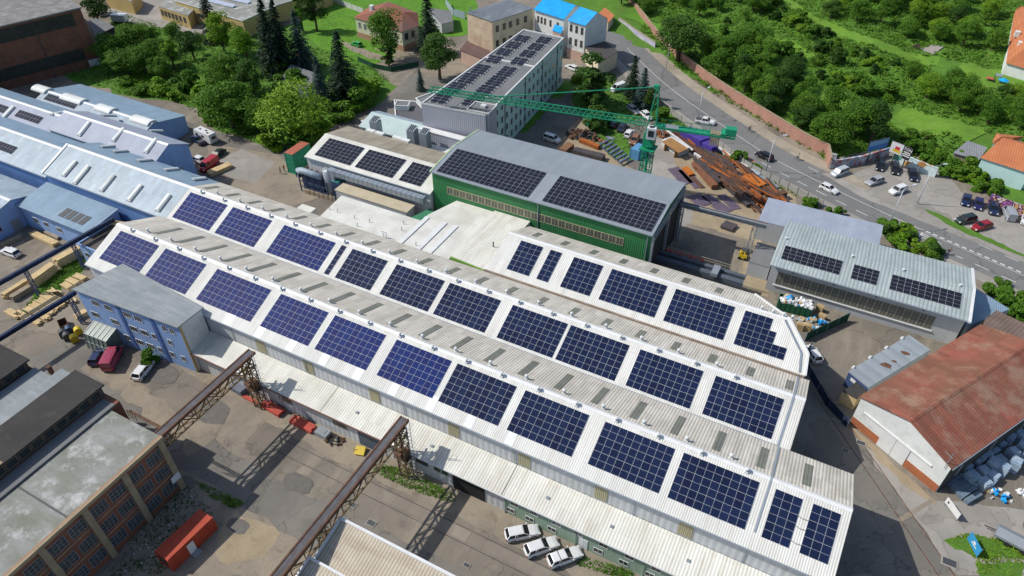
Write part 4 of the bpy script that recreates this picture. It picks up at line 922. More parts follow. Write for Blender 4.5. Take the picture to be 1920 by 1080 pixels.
# glass porch, mast letters, AC
PG=thing('glazed_porch','green glazed bus-shelter porch at the left foot of the blue building','porch',(-103,43.5,0))
q=at(212,640,0); 
mb=MB()
for i in range(5):
    y=44.9-i*.75
for i in range(6):
    s_=1.0+i*1.0; p=o0+u*s_+nb*.1; p2=p+nb*2.6
    mb.beam((p.x,p.y,3.9),(p2.x,p2.y,3.1),.08); mb.beam((p2.x,p2.y,3.1),(p2.x+nb.x*.5,p2.y+nb.y*.5,0),.08)
for z,k in ((3.9,.1),(3.1,2.7),(1.5,2.95)): a=o0+u*1+nb*k;b=o0+u*6+nb*k; mb.beam((a.x,a.y,z),(b.x,b.y,z),.08)
mb.build('frame',M['grey_metal'],PG)
a=o0+u*1+nb*.15;b=o0+u*6+nb*.15;c_=o0+u*6+nb*2.65;d_=o0+u*1+nb*2.65
mb=MB(); mb.slab([(a.x,a.y,3.85),(b.x,b.y,3.85),(c_.x,c_.y,3.05),(d_.x,d_.y,3.05)],.03)
e_=o0+u*6+nb*3.1;f_=o0+u*1+nb*3.1; mb.add([(d_.x,d_.y,3.05),(c_.x,c_.y,3.05),(e_.x,e_.y,.1),(f_.x,f_.y,.1)],[(0,1,2,3)]); mb.add([(b.x,b.y,3.8),(c_.x,c_.y,3.0),(e_.x,e_.y,.1),(b.x,b.y,.1)],[(0,1,2,3)])
mb.build('glazing',mat('green_tinted_glazing',(.16,.22,.18),(.12,.17,.14),rough=.3),PG)
# ================= BRICK FACTORY, BOTTOM LEFT =================
FX=-68.3
BF=thing('brick_factory','three-storey brick factory with concrete piers, big windows and mossy roof','factory',(-73,20,0))
mb=MB(); mb.box(-77.6,FX,-12,30.6,0,10.6); mb.build('wall',M['redbrick'],BF)
mb=MB(); mb.slab([(-77.9,-12,11.0),(FX+.25,-12,11.0),(FX+.25,30.8,11.0),(-77.9,30.8,11.0)],.35); mb.build('roof',M['mossroof'],BF)
mb=MB(); mb.box(FX+.12,FX+.42,-12,30.8,10.7,11.25); mb.build('cornice',M['pier'],BF)
mb=MB(); mb.box(FX-.2,FX+.1,-12,30.8,11.02,11.2); mb.build('roof_edge',mat('rusty_edge',(.36,.22,.14)),BF)
for k in range(8):
    y=30.3-k*5.75; mb=MB(); mb.box(FX,FX+.35,y-.45,y+.35,0,10.6); mb.build('pier',M['pier'],BF)
    if k<7:
        for zz_ in (8.7,5.4,2.1):
            for q in (-1.55,-4.2):
                window(BF,(FX,y+q-.05,zz_),(0,1,0),(1,0,0),2.15,1.9,4,3,fm=M['grey_metal'],gm=mat('broken_factory_glass',(.045,.05,.055),(.09,.10,.10),scale=1.6,rough=.4,fine=.3) if 'broken_factory_glass' not in bpy.data.materials else bpy.data.materials['broken_factory_glass'],fr=.06,dep=.05)
for zz_ in (7.2,3.9):
    mb=MB(); mb.box(FX,FX+.09,-12,30.2,zz_-.08,zz_+.08); mb.build('floor_band',M['pier'],BF)
# drain across the roof
mb=MB(); mb.box(-77.6,FX,17.0,17.25,11.01,11.06); mb.build('roof_drain',M['dark_trim'],BF)
mb=MB(); mb.box(FX+.36,FX+.42,29.2,30.6,2.6,3.8); mb.build('notice_board',M['white_metal'],BF)
# dark roofs behind: saw tooth
DR=gable('dark_roofed_block','black bitumen-roofed block with clerestory strip behind the brick factory','',0,0,0,1,.5,0,0,1,None,None,None) if False else thing('dark_roofed_block','black bitumen-roofed block with a glazed clerestory strip behind the brick factory','factory',(-84,15,0))
mb=MB(); mb.box(-90.0,-78.0,-12,32.4,0,11.2); mb.build('wall',M['brick'],DR)
mb=MB(); mb.slab([(-86.2,-12,13.2),(-80.3,-12,13.2),(-80.3,32.6,13.2),(-86.2,32.6,13.2)],.25); mb.build('roof',M['tar'],DR)
mb=MB(); mb.slab([(-90.2,-12,11.5),(-86.25,-12,11.5),(-86.25,32.6,11.5),(-90.2,32.6,11.5)],.25); mb.build('roof',M['bluefelt'],DR)
mb=MB(); mb.slab([(-80.25,-12,11.3),(-77.95,-12,11.3),(-77.95,31.6,11.3),(-80.25,31.6,11.3)],.25); mb.build('roof',M['greyfelt'],DR)
mb=MB(); mb.box(-86.0,-80.6,-12,32.2,11.2,12.93); mb.build('clerestory_wall',M['dark_trim'],DR)
for k in range(24): window(DR,(-80.6,31-k*1.75,12.1),(0,1,0),(1,0,0),1.5,1.2,1,1,fm=M['rustlight'],fr=.08)
mb=MB(); mb.box(-86,-80.4,17.6,18.0,13.2,13.27); mb.build('roof_seam',M['pier'],DR)
D2=thing('dark_roofed_block','farther dark roofed block with roof ladders at the left picture edge','factory',(-100,20,0))
mb=MB(); mb.box(-106,-90.2,-12,31.5,0,9.6); mb.build('wall',M['brick'],D2)
mb=MB(); mb.slab([(-104.5,-12,11.6),(-95.8,-12,11.6),(-95.8,31.6,11.6),(-104.5,31.6,11.6)],.25); mb.build('roof',M['tar'],D2)
mb=MB(); mb.slab([(-95.75,-12,9.9),(-90.1,-12,9.9),(-90.1,31.6,9.9),(-95.75,31.6,9.9)],.25); mb.build('roof',M['bluefelt'],D2)
mb=MB(); mb.box(-104,-96.2,-12,31.2,9.6,11.33); mb.build('clerestory_wall',M['dark_trim'],D2)
for k in range(22): window(D2,(-96.2,30-k*1.8,10.6),(0,1,0),(1,0,0),1.5,1.2,1,1,fm=M['rustlight'],fr=.08)
for k,(px,py) in enumerate([(95,695),(150,718)]):
    p=at(px,py,10.5); mb=MB(); mb.tube([(p.x,p.y,0),(p.x,p.y,10.2)],.24,10); mb.tube([(p.x,p.y,10.2),(p.x,p.y,11.4)],.36,10)
    tag(mb.build('rusty_chimney',M['rust'],smooth=False),'rusty steel flue pipe, %s one, beside the dark roofs'%('left' if k==0 else 'right'),'chimney','rusty flue pipes')
mb=MB(); mb.tube([(-77.0,32.2,9.9),(-70.5,32.2,9.9)],.1,6); mb.tube([(-77,32.6,9.5),(-70.5,32.6,9.5)],.1,6)
for k in range(4): mb.tube([(-75+k*.5,31.3,10.8),(-74.8+k*.5,31.3,12.3)],.05,5)
tag(mb.build('pipe_rack',M['rust']),'rusty pipes and rails at the end wall of the brick factory','pipes')
# lower roofs at the bottom centre
BG=gable('cream_roofed_shed','shed with cream ribbed roof at the bottom edge','',0,0,0,1,.5,0,0,1,None,None,None) if False else None
T5=thing('cream_roofed_shed','larger shed with cream ribbed roof at the bottom picture edge','shed',(-33,25,0))
mb=MB(); mb.prism([(-40.6,27.0),(-20,27.0),(-20,32.6),(-40.6,32.6)],0,[7.6,7.6,8.8,8.8]); mb.build('wall',M['pale_wall'],T5)
cr=mat('cream_brown_sheet',(.55,.49,.39),(.47,.41,.32),scale=.3,rough=.85,ribs=('X',.42),ribdark=.68,streak=((.2,1.2,.2),(.30,.24,.17),.5))
mb=MB(); mb.slab([(-40.9,27.6,7.9),(-18,27.6,7.9),(-18,32.9,9.1),(-40.9,32.9,9.1)],.14); mb.build('roof',cr,T5)
mb=MB(); mb.beam((-40.9,32.9,9.15),(-18,32.9,9.15),.35,.3); mb.beam((-40.8,27.6,7.95),(-40.8,32.7,9.12),.3,.25); mb.build('verge_flashing',M['white_metal'],T5)
T6=thing('cream_roofed_shed','smaller lower shed with cream ribbed roof at the bottom edge beside the crane beam','shed',(-37,24,0))
mb=MB(); mb.prism([(-40.8,20.0),(-33,20),(-33,27.0),(-40.8,27.0)],0,[6.9,6.9,8.3,8.3]); mb.build('wall',M['pale_wall'],T6)
mb=MB(); mb.slab([(-41.2,20,7.2),(-30,20,7.2),(-30,27.3,8.6),(-41.2,27.3,8.6)],.14); mb.build('roof',cr,T6)
mb=MB(); mb.beam((-41.2,27.3,8.66),(-30,27.3,8.66),.3,.25); mb.beam((-41.1,20,7.25),(-41.1,27.2,8.63),.3,.25); mb.build('verge_flashing',M['white_metal'],T6)
# red site container
CT=container((-60.7,24.4,0),R(86),'red corrugated site container with a white door, beside the brick factory',M['red_metal'],M['red_metal'],L=7.2,Wd=2.6,H=2.7)
mb=MB(); mb.box(-.9,.1,-1.37,-1.31,.15,2.2); mb.build('side_door',M['white_metal'],CT,world=False)
mb=MB(); mb.box(-.9,.3,-2.2,-1.42,.0,.25); mb.build('step',M['grey_metal'],CT,world=False)
mb=MB(); mb.box(-3.64,-3.58,-.7,.7,1.1,2.1); mb.build('window',M['glass'],CT,world=False)
# ================= RIGHT SIDE BUILDINGS =================
SV=gable('glazed_workshop','grey workshop with long dusty glazed front band and silver green roof',-5.4,26.4,111.0,126.6,118.4,6.5,6.4,7.75,M['silver_roof'],M['silver_roof'],M['grey_wall'],cat='workshop',ov=1.0,cap=M['silver_roof'])
def pY(px,py,Y): d=ray(px,py); t=Y/d.y; return Vector((d.x*t,Y,CAMH+d.z*t))
wa=-4.0;wb=22.3;n=22;wd=(wb-wa)/n
for i in range(n): window(SV,(wa+wd*(i+.5),112.0,3.35),(1,0,0),(0,-1,0),wd*.98,2.9,2,2,fm=mat('weathered_window_bar',(.33,.32,.27)) if i==0 else bpy.data.materials['weathered_window_bar'],gm=M['oldglass'],fr=.08,name='window')
mb=MB(); mb.box(wa-.3,wb+.3,111.75,112.0,1.65,1.8); mb.build('sill',M['trim'],SV)
mb=MB(); mb.slab([(26.5,110.8,6.6),(26.95,110.8,6.6),(26.95,118.4,7.9),(26.5,118.4,7.9)],.35); mb.slab([(26.5,118.4,7.9),(26.95,118.4,7.9),(26.95,126.8,6.5),(26.5,126.8,6.5)],.35); mb.build('verge_flashing',M['white_metal'],SV)
for x in (-1.5,5.5,12.5,20): mb=MB(); mb.box(x-.15,x+.15,111.6,112,5.5,5.8); mb.build('lamp',M['dark_trim'],SV)
for x in (-4.6,7,15.5,24.5): mb=MB(); mb.tube([(x,118.3,7.7),(x,118.3,8.15)],[.15,.25],8); mb.build('roof_vent',M['white_metal'],SV)
SVS=(7.75-6.5)/(118.4-111)
solar('solar array at the left end of the glazed workshop roof',-4.3,116.6,6.5+SVS*5.6,SVS,9,2,'cells_black',pw=1.12,ph=1.8)
solar('small middle solar array on the glazed workshop roof',7.7,116.6,6.5+SVS*5.6,SVS,4,2,'cells_black',pw=1.06,ph=1.8)
solar('solar array at the right end of the glazed workshop roof',14.0,116.7,6.5+SVS*5.7,SVS,10,2,'cells_black',pw=1.1,ph=1.85)
LF=flatblock('lilac_roofed_building','low building with lilac sheet roof between the glazed workshop and the road',[(-11,126.9),(11.4,127.2),(11.2,135.3),(-10.9,134.8)],[4.6,4.6,5.4,5.4],M['lilac_roof'],M['grey_wall'],cat='building')
flatblock('small_shed','small grey flat shed against the left end of the glazed workshop',[(-9.6,114.5),(-5.7,114.5),(-5.7,121.5),(-9.6,121.5)],3.2,M['greyfelt'],M['grey_wall'],cat='shed')
flatblock('blue_lean_to','blue sheet lean-to roof at the right end of the glazed workshop',[(27.2,113.5),(30.5,117.5),(33.8,122),(27.2,125)],[3.4,3.0,3.4,4.2],M['blue_roof'],M['grey_wall'],cat='shed')
# red roofed hall
RH=gable('red_roofed_hall','hall with rusty red sheet roof and peeling white gable wall',19.6-14.8,19.6+14.8,95.4-7.5,95.4+7.5,95.4,5.9,5.9,8.2,M['rust_roof'],M['rust_roof'],M['white_wall'],cap=M['rust_roof'],ov=.25)
RH.location=(27.2,95.2,0); RH.rotation_euler=(0,0,math.atan2(.856,.517))
def rloc(x,y,z): return (x,y,z)
rb=mat('orange_brick_plinth',(.40,.14,.06),(.33,.12,.06),scale=.8,rough=.9,fine=.15)
for y0,y1 in ((-7.2,-2.0),(2.5,7.2)):
    mb=MB(); mb.box(-14.86,-14.8,y0,y1,0,1.5); mb.build('plinth',rb,RH,world=False)
f=MB(); 
for k in range(2): f.box(-14.92,-14.79,-2.0+k*2.25+.03,-2.0+k*2.25+2.22,0,3.5)
f.build('sliding_door',M['white_metal'],RH,world=False)
f=MB(); f.box(-15.0,-14.8,-5.2,6.0,3.6,3.8); f.build('door_rail',M['white_metal'],RH,world=False)
f=MB(); f.box(-14.9,-14.78,-7.25,7.25,-.01,.0)
f=MB(); f.box(-14.5,14.5,-7.38,-7.28,.2,5.5)
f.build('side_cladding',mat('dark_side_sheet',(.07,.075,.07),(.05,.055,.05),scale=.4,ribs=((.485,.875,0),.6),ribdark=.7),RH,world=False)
f=MB(); f.tube([(-15,-6.6,5),(-15,-6.6,8.2)],.05,6); f.tube([(-15.2,-6.9,7.6),(-15,-5.6,7.7)],.03,5); f.build('mast',M['galv'],RH,world=False)
for x in (-12,-4,4,11): 
    f=MB(); f.box(x,x+.5,-7.48,-7.39,2,4.5); f.build('pilaster',M['galv'],RH,world=False)
# grey corrugated sheds beside it
GS=flatblock('metal_shed','long low shed with dull grey rust-patched sheet roof beside the red roofed hall',[(11.2,93.8),(14.5,91.6),(22.3,104.9),(18.9,107.1)],3.3,mat('dull_zinc_patched',(.30,.34,.37),(.26,.30,.33),scale=.4,rough=.6,stain=(.35,(.20,.12,.08),.0),ribs=((.5,.86,0),2.2),ribdark=.88),M['grey_wall'],cat='shed')
mb=MB(); a=Vector((11.2,93.8,0));b=Vector((14.5,91.6,0)); u=(b-a).normalized(); nrm_=Vector((u.y,-u.x,0)); mb.obox((a+b)/2+nrm_*.06+Vector((0,0,1.55)),u*1.9,nrm_*.05,(0,0,1.5)); mb.build('end_cladding',mat('indigo_sheet',(.05,.085,.19)),GS)
mb=MB(); mb.obox((a+b)/2+nrm_*.13+Vector((0,0,2.3))-u*.7,u*.45,nrm_*.02,(0,0,.3)); mb.build('sign',M['white_metal'],GS)
for k in range(4):
    p=Vector((11.2,93.8,0)).lerp(Vector((18.9,107.1,0)),.08+k*.27); mb=MB(); mb.tube([(p.x-.1,p.y,3.2),(p.x-.1,p.y,3.6)],[.28,.18],8); mb.build('roof_lamp',M['white_metal'],GS)
for k,(px,py,s) in enumerate([(1662,685,1.2),(1698,662,1.0),(1676,677,.5)]):
    p=at(px,py,3.31); pts=[(p.x+s*math.cos(i*.9)*rg.uniform(.5,1.1),p.y+.6*s*math.sin(i*.9)*rg.uniform(.6,1.1)) for i in range(7)]
    mb=MB(); mb.prism(pts,3.3,3.33); mb.build('rust_patch',M['rust'],GS)
flatblock('dark_lean_to','small dark felt lean-to with timber wall at the corner of the red roofed hall',P2((1580,733),(1612,712),(1628,728),(1607,748),z=2.6),2.6,M['tar'],M['wood'],cat='shed')
flatblock('rusty_roof_shed','shed with brown rusted roof behind the red roofed hall',[(28.0,112.6),(31.5,119.5),(45,114),(41,106)],[4.2,4.2,4.6,4.6],mat('brown_rusted_roof',(.20,.145,.12),(.15,.11,.09),scale=.5,ribs=((.9,-.4,0),.6),ribdark=.8),M['grey_wall'],cat='shed')
# houses right
def hiphouse(name,label,poly,z,zr,ridge,roof,wall,base=0,over=.5,cat='house'):
    c=Vector((sum(p[0] for p in poly)/len(poly),sum(p[1] for p in poly)/len(poly)))
    T=thing(name,label,cat,(c.x,c.y,base)); inn=[tuple(c+(Vector(p)-c)*(1-over/max(1,(Vector(p)-c).length))) for p in poly]
    mb=MB(); mb.prism(inn,base-1,z-.12); mb.build('wall',wall,T)
    r0=Vector((*ridge[0],zr));r1=Vector((*ridge[1],zr)); n=len(poly); vs=[Vector((p[0],p[1],z)) for p in poly]+[r0,r1]; fs=[]
    near=[0 if (Vector(p)-Vector(ridge[0])).length<(Vector(p)-Vector(ridge[1])).length else 1 for p in poly]
    for i in range(n):
        j=(i+1)%n
        if near[i]==near[j]: fs.append((i,j,n+near[i]))
        else: fs.append((i,j,n+near[j],n+near[i]))
    fs.append(tuple(range(n))[::-1]); mb=MB(); mb.add(vs,fs); mb.build('roof',roof,T); return T
aq=[tuple(at(*p,5.2).to_2d()) for p in ((1838,296),(1932,326),(1990,290),(1905,262))]
HS=hiphouse('aqua_house','house with orange tiled hip roof and plain pale aqua wall behind the car park',aq,5.2,8.4,((lambda a,b:(a,b))(tuple(at(1880,258,8.4).to_2d()),tuple(at(1935,275,8.4).to_2d()))),M['tile'],M['aqua_wall'])
bq=[tuple(at(*p,5.2).to_2d()) for p in ((1860,268),(1896,273),(1920,256),(1868,250))]
hiphouse('tiled_wing','small orange tiled wing roof behind the aqua house',bq,5.2,6.8,(tuple(at(1878,256,6.8).to_2d()),tuple(at(1900,258,6.8).to_2d())),M['tile'],M['aqua_wall'])
p=at(1885,384,0)
GSh=flatblock('open_store','open timber store with grey corrugated roof next to the aqua house',P2((1790,286),(1815,265),(1849,277),(1835,298),z=3.2),3.2,mat('grey_corrugated',(.27,.28,.30),(.22,.23,.25),scale=.5,ribs=('X',.5),ribdark=.8),M['wood_grey'],cat='shed',over=.4)
tr=[(p_.x,p_.y) for p_ in (ath(1872,108),ath(1940,118),ath(1990,20),ath(1915,-10))]
zz0=hz(*tr[0])
T=hiphouse('hill_house','orange roofed house with white dormers at the top right corner on the hill',[tuple(at(*p,zz0+2.6).to_2d()) for p in ((1886,118),(1955,138),(1990,20),(1905,6))],zz0+2.6,zz0+7.0,(tuple(at(1925,85,zz0+7.5).to_2d()),tuple(at(1960,30,zz0+7.5).to_2d())),M['tile'],M['white_wall'],base=zz0)
for px,py in ((1908,62),(1914,82)):
    q=at(px,py,zz0+5.5); mb=MB(); mb.box(q.x-.6,q.x+.6,q.y-.5,q.y+.8,zz0+4.5,zz0+6); mb.build('dormer',M['white_wall'],T)
# ================= TOP BUILDINGS =================
def facade_windows(T,a,b,zs,fr_,wd,ht,nx=2,nz=2,fm=None,flip=1):
    a=Vector((*a,0));b=Vector((*b,0)); u=(b-a).normalized(); n=Vector((u.y,-u.x,0))*flip
    for z in zs:
        for f_ in fr_:
            q=a.lerp(b,f_); window(T,q+Vector((0,0,z)),u,n,wd,ht,nx,nz,fm=fm)
ca,cb,cc,cdv=(-112.9,186.4),(-102.5,183.5),(-96.9,198.9),(-107.3,201.8)
CB=flatblock('cream_building','cream two-storey building with grey roof and weathered left wall',[ca,cb,cc,cdv],10.4,mat('blue_grey_felt',(.16,.18,.21),(.13,.15,.18),scale=.2,streak=((.4,.1,.1),(.33,.35,.38),.5)),M['cream_wall'],over=.35)
facade_windows(CB,cb,cc,(7.8,3.4),(.1,.27,.42,.6,.8),1.3,2.0,2,2,fm=M['wood_grey'])
facade_windows(CB,ca,cb,(7.8,3.4),(.3,.6),1.0,2.0,2,2,fm=M['wood_grey'])
mb=MB(); u=Vector((cb[0]-ca[0],cb[1]-ca[1],0)).normalized(); n=Vector((u.y,-u.x,0)); c=Vector(((ca[0]+cb[0])/2,(ca[1]+cb[1])/2,5.0)); mb.obox(c+n*.05,u*5.2,n*.04,(0,0,4.9)); 
o=mb.build('worn_render',M['worn_wall'],CB); 
for k in range(3):
    p=Vector((*ca,10.4)); mb=MB(); mb.tube([(p.x+.5+k*.4,p.y+.6,10.3),(p.x+.5+k*.4,p.y+.6,12)],.07,5); mb.build('mast',M['galv'],CB)
sal=mat('salmon_render',(.52,.37,.30),(.45,.31,.25),scale=.5)
flatblock('salmon_annex','small salmon rendered annex with red brown roof below the cream building',P2((864,92),(876,80),(917,98),(908,110),z=4.2),[4.0,4.6,4.6,4.0],M['tile_dark'],sal,cat='annex',over=.4)
# tarp building
ta,tb,tc,td=(-95.7,197.6),(-84.6,194.4),(-82.0,204.5),(-93.6,208.5)
TBd=thing('tarp_roofed_building','white building whose roof is covered by a bright blue tarpaulin','building',(-89,200,0))
mb=MB(); mb.prism([ta,tb,tc,td],0,10.6); mb.build('wall',M['white_wall'],TBd)
mb=MB(); r0=((ta[0]+td[0])/2,(ta[1]+td[1])/2,13.2); r1=((tb[0]+tc[0])/2,(tb[1]+tc[1])/2,13.2)
mb.slab([(ta[0]-.3,ta[1]-.5,10.7),(tb[0]+.2,tb[1]-.5,10.7),r1,r0],.12); mb.slab([r0,r1,(tc[0],tc[1]+.4,10.7),(td[0],td[1]+.4,10.7)],.12); mb.build('tarpaulin',M['tarp_blue'],TBd)
mb=MB(); mb.add([(ta[0],ta[1],10.5),(td[0],td[1],10.5),r0,(tb[0],tb[1],10.5),(tc[0],tc[1],10.5),r1],[(0,1,2),(3,4,5)]); mb.build('gable_wall',M['white_wall'],TBd)
facade_windows(TBd,ta,tb,(8.0,3.6),(.12,.24,.36,.55,.8),.8,2.0,1,2,fm=M['wood_grey'])
mb=MB(); pr=[(-87.2,194.2),(-84.4,193.3),(-84.0,191.0),(-86.9,191.8)]; mb.prism(pr,0,7.6); mb.build('porch',sal,TBd)
mb=MB(); mb.slab([(p[0]+(p[0]+85.6)*.12,p[1]+(p[1]-192.6)*.1,7.7+(.9 if i<2 else 0)) for i,p in enumerate(pr)],.12); mb.build('tarpaulin',M['tarp_blue'],TBd)
ua,ub,uc,ud=(-82.4,192.6),(-76.4,191.2),(-72.6,198.6),(-79.2,201.2)
TB2=thing('tarp_gabled_building','tall white gabled block with glossy blue tarpaulin on its front roof slope','building',(-77,196,0))
uz=11.2; mb=MB(); mb.prism([ua,ub,uc,ud],0,uz); 
m0=Vector(((ua[0]+ud[0])/2,(ua[1]+ud[1])/2,14.0));m1=Vector(((ub[0]+uc[0])/2,(ub[1]+uc[1])/2,14.0))
mb.add([(ub[0],ub[1],uz),(uc[0],uc[1],uz),m1,(ua[0],ua[1],uz),(ud[0],ud[1],uz),m0],[(0,1,2),(3,4,5)]); mb.build('wall',M['white_wall'],TB2)
mb=MB(); mb.slab([(ua[0]-.2,ua[1]-.4,uz+.05),(ub[0]+.1,ub[1]-.4,uz+.05),tuple(m1),tuple(m0)],.12); mb.build('tarpaulin',M['tarp_blue'],TB2)
mb=MB(); mb.slab([tuple(m0),tuple(m1),(uc[0],uc[1]+.3,uz+.05),(ud[0],ud[1]+.3,uz+.05)],.12); mb.build('roof',M['tile_dark'],TB2)
facade_windows(TB2,ua,ub,(9.2,5.4),(.18,.5,.82),.95,2.1,1,2,fm=M['wood_grey'])
mb=MB(); u=Vector((ub[0]-ua[0],ub[1]-ua[1],0)).normalized(); n=Vector((u.y,-u.x,0)); c=Vector(((ua[0]+ub[0])/2,(ua[1]+ub[1])/2,1.5)); mb.obox(c+n*.06,u*3.0,n*.05,(0,0,1.5)); mb.build('plinth',sal,TB2)
q=c+n*.12; door(TB2,(q.x+.5,q.y+.1,1.1),u,n,1.0,2.2,M['dark_trim'])
flatblock('dark_annex','low annex with black shingle roof beside the gabled block',P2((1098,88),(1130,76),(1158,96),(1122,118),z=4.8),4.8,mat('black_shingles',(.06,.055,.055),(.09,.08,.08),scale=1.2),M['cream_wall'],cat='annex',over=.3)
flatblock('tile_roofed_hut','small hut with terracotta roof beside the far end of the road',P2((1122,28),(1134,18),(1150,32),(1140,42),z=3),[3,3.6,3.6,3],M['tile'],M['cream_wall'],cat='hut',over=.4)
# villa
va=[tuple(at(*p,6.2).to_2d()) for p in ((663,33),(754,60),(786,48),(783,24),(728,3),(690,14))]
VL=hiphouse('villa','pale yellow villa with brown and red hip roof among the trees',va,6.2,9.2,(tuple(at(705,20,9.2).to_2d()),tuple(at(757,22,9.2).to_2d())),mat('villa_roof',(.20,.12,.10),(.30,.10,.06),scale=.09,rough=.9),mat('pale_yellow_render',(.62,.60,.46),(.56,.53,.40),scale=.3),over=.5)
mb=MB()
c0=Vector((sum(p[0] for p in va)/6,sum(p[1] for p in va)/6))
inn=[tuple(c0+(Vector(p)-c0)*(1-.42/max(1,(Vector(p)-c0).length))) for p in va]
mb.prism(inn,0,1.8); mb.build('plinth',mat('villa_plinth',(.42,.25,.17)),VL)
facade_windows(VL,inn[0],inn[1],(4.2,),(.08,.2,.32,.7,.85),1.0,1.9,2,2)
facade_windows(VL,inn[1],inn[2],(4.2,),(.25,.65),1.3,2.0,3,2,fm=M['dark_trim'])
q=at(697,16,8.6); mb=MB(); mb.box(q.x-.6,q.x+.6,q.y-.6,q.y+.6,6,9.6); mb.build('chimney',M['white_wall'],VL)
flatblock('garage_block','grey flat shed behind the spruce beside the villa',P2((800,14),(845,20),(850,40),(828,45),z=3.2),3.2,M['greyfelt'],M['grey_wall'],cat='shed')
# fences at the top
def fence(label,pts,h,m,pm,step=2.5,cat='fence',z=0,t=.06,name='fence',solid=True):
    P=[Vector((p[0],p[1],0)) for p in pts]; T=thing(name,label,cat,P[0])
    mb=MB(); mp=MB()
    for a,b in zip(P[:-1],P[1:]):
        L=(b-a).length; k=max(1,int(L/step))
        for i in range(k+1):
            q=a.lerp(b,i/k); mp.box(q.x-.06,q.x+.06,q.y-.06,q.y+.06,0,h+.12)
        for i in range(k):
            p=a.lerp(b,i/k);q=a.lerp(b,(i+1)/k); d=(q-p).normalized()*.07; mb.beam((p.x+d.x,p.y+d.y,h/2+.02),(q.x-d.x,q.y-d.y,h/2+.02),t,h-.06)
    mb.build('panel',m,T); o=mp.build('post',pm,T); return T
white_panel=mat('white_concrete_panel',(.60,.60,.57),(.52,.52,.49),scale=.8)
fence('white concrete panel fence along the lawn left of the villa',[at(600,-6).to_2d(),at(640,10).to_2d(),at(682,26).to_2d()],1.8,white_panel,M['grey_metal'])
fence('grey tin fence between the villa garden and the cream building',[at(836,10).to_2d(),at(850,30).to_2d(),at(872,36).to_2d()],2.4,M['pale_blue_roof'],M['grey_metal'])
meshg=mat('green_mesh_screen',(.015,.07,.04),(.01,.055,.03),scale=1,rough=.9)
fence('dark green garden fence in front of the villa trees',[at(672,115).to_2d(),at(700,128).to_2d(),at(735,135).to_2d(),at(785,124).to_2d()],1.5,meshg,M['dark_trim'])
fence('dark green screen fence crossing the yard behind the white hatchback',[at(1508,640).to_2d(),at(1588,602).to_2d()],2.0,meshg,M['galv'])
fence('navy mesh fence leaning beside the cut end of the rear hall',[(5.0,99.5),(4.2,96),(9.5,88),(13,85)],1.7,mat('navy_mesh',(.02,.035,.07)),M['galv'])
# ================= ROADSIDE WALLS =================
def wallrun(label,pts,h,m,t=.3,cap=None,name='boundary_wall',cat='wall'):
    P=[Vector((p[0],p[1],0)) for p in pts]; T=thing(name,label,cat,P[0]); mb=MB(); mc=MB(); k=0
    for a,b in zip(P[:-1],P[1:]):
        n=max(1,int((b-a).length/4))
        for i in range(n):
            p=a.lerp(b,i/n);q=a.lerp(b,(i+1)/n); mb.beam((p.x,p.y,h/2),(q.x,q.y,h/2),t,h); mc.beam((p.x,p.y,h+.05),(q.x,q.y,h+.05),t+.16,.1)
    mb.build('masonry',m,T); mc.build('coping',cap or M['pier'],T); return T
wp_=[(c+nrm(i)*11.2) for i,c in enumerate(CS) if -100<c.x<-8]; wp_=[tuple(p) for p in wp_]+[tuple(at(1553,318).to_2d())]
wallrun('long pale brick boundary wall following the far side of the road',wp_[::3]+[wp_[-1]],3.1,M['wallbrick'])
wallrun('grey painted inner wall with pastel graffiti beyond the brick wall',[at(1160,45).to_2d(),at(1195,70).to_2d(),at(1228,92).to_2d()],2.0,mat('pastel_graffiti',(.50,.50,.58),(.34,.32,.45),scale=.8,stain=(.9,(.62,.58,.60),.9),fine=.2))
# concrete panel fence between the steel yard and road
pf_=[tuple(c+nrm(i)*-8.4) for i,c in enumerate(CS) if -48<c.x<4]
fence('grey concrete panel fence between the steel yard and the road',pf_[::2]+[pf_[-1]],1.7,mat('grey_panel_fence',(.36,.35,.33),(.30,.29,.27),scale=.6),M['grey_metal'],step=2.6)
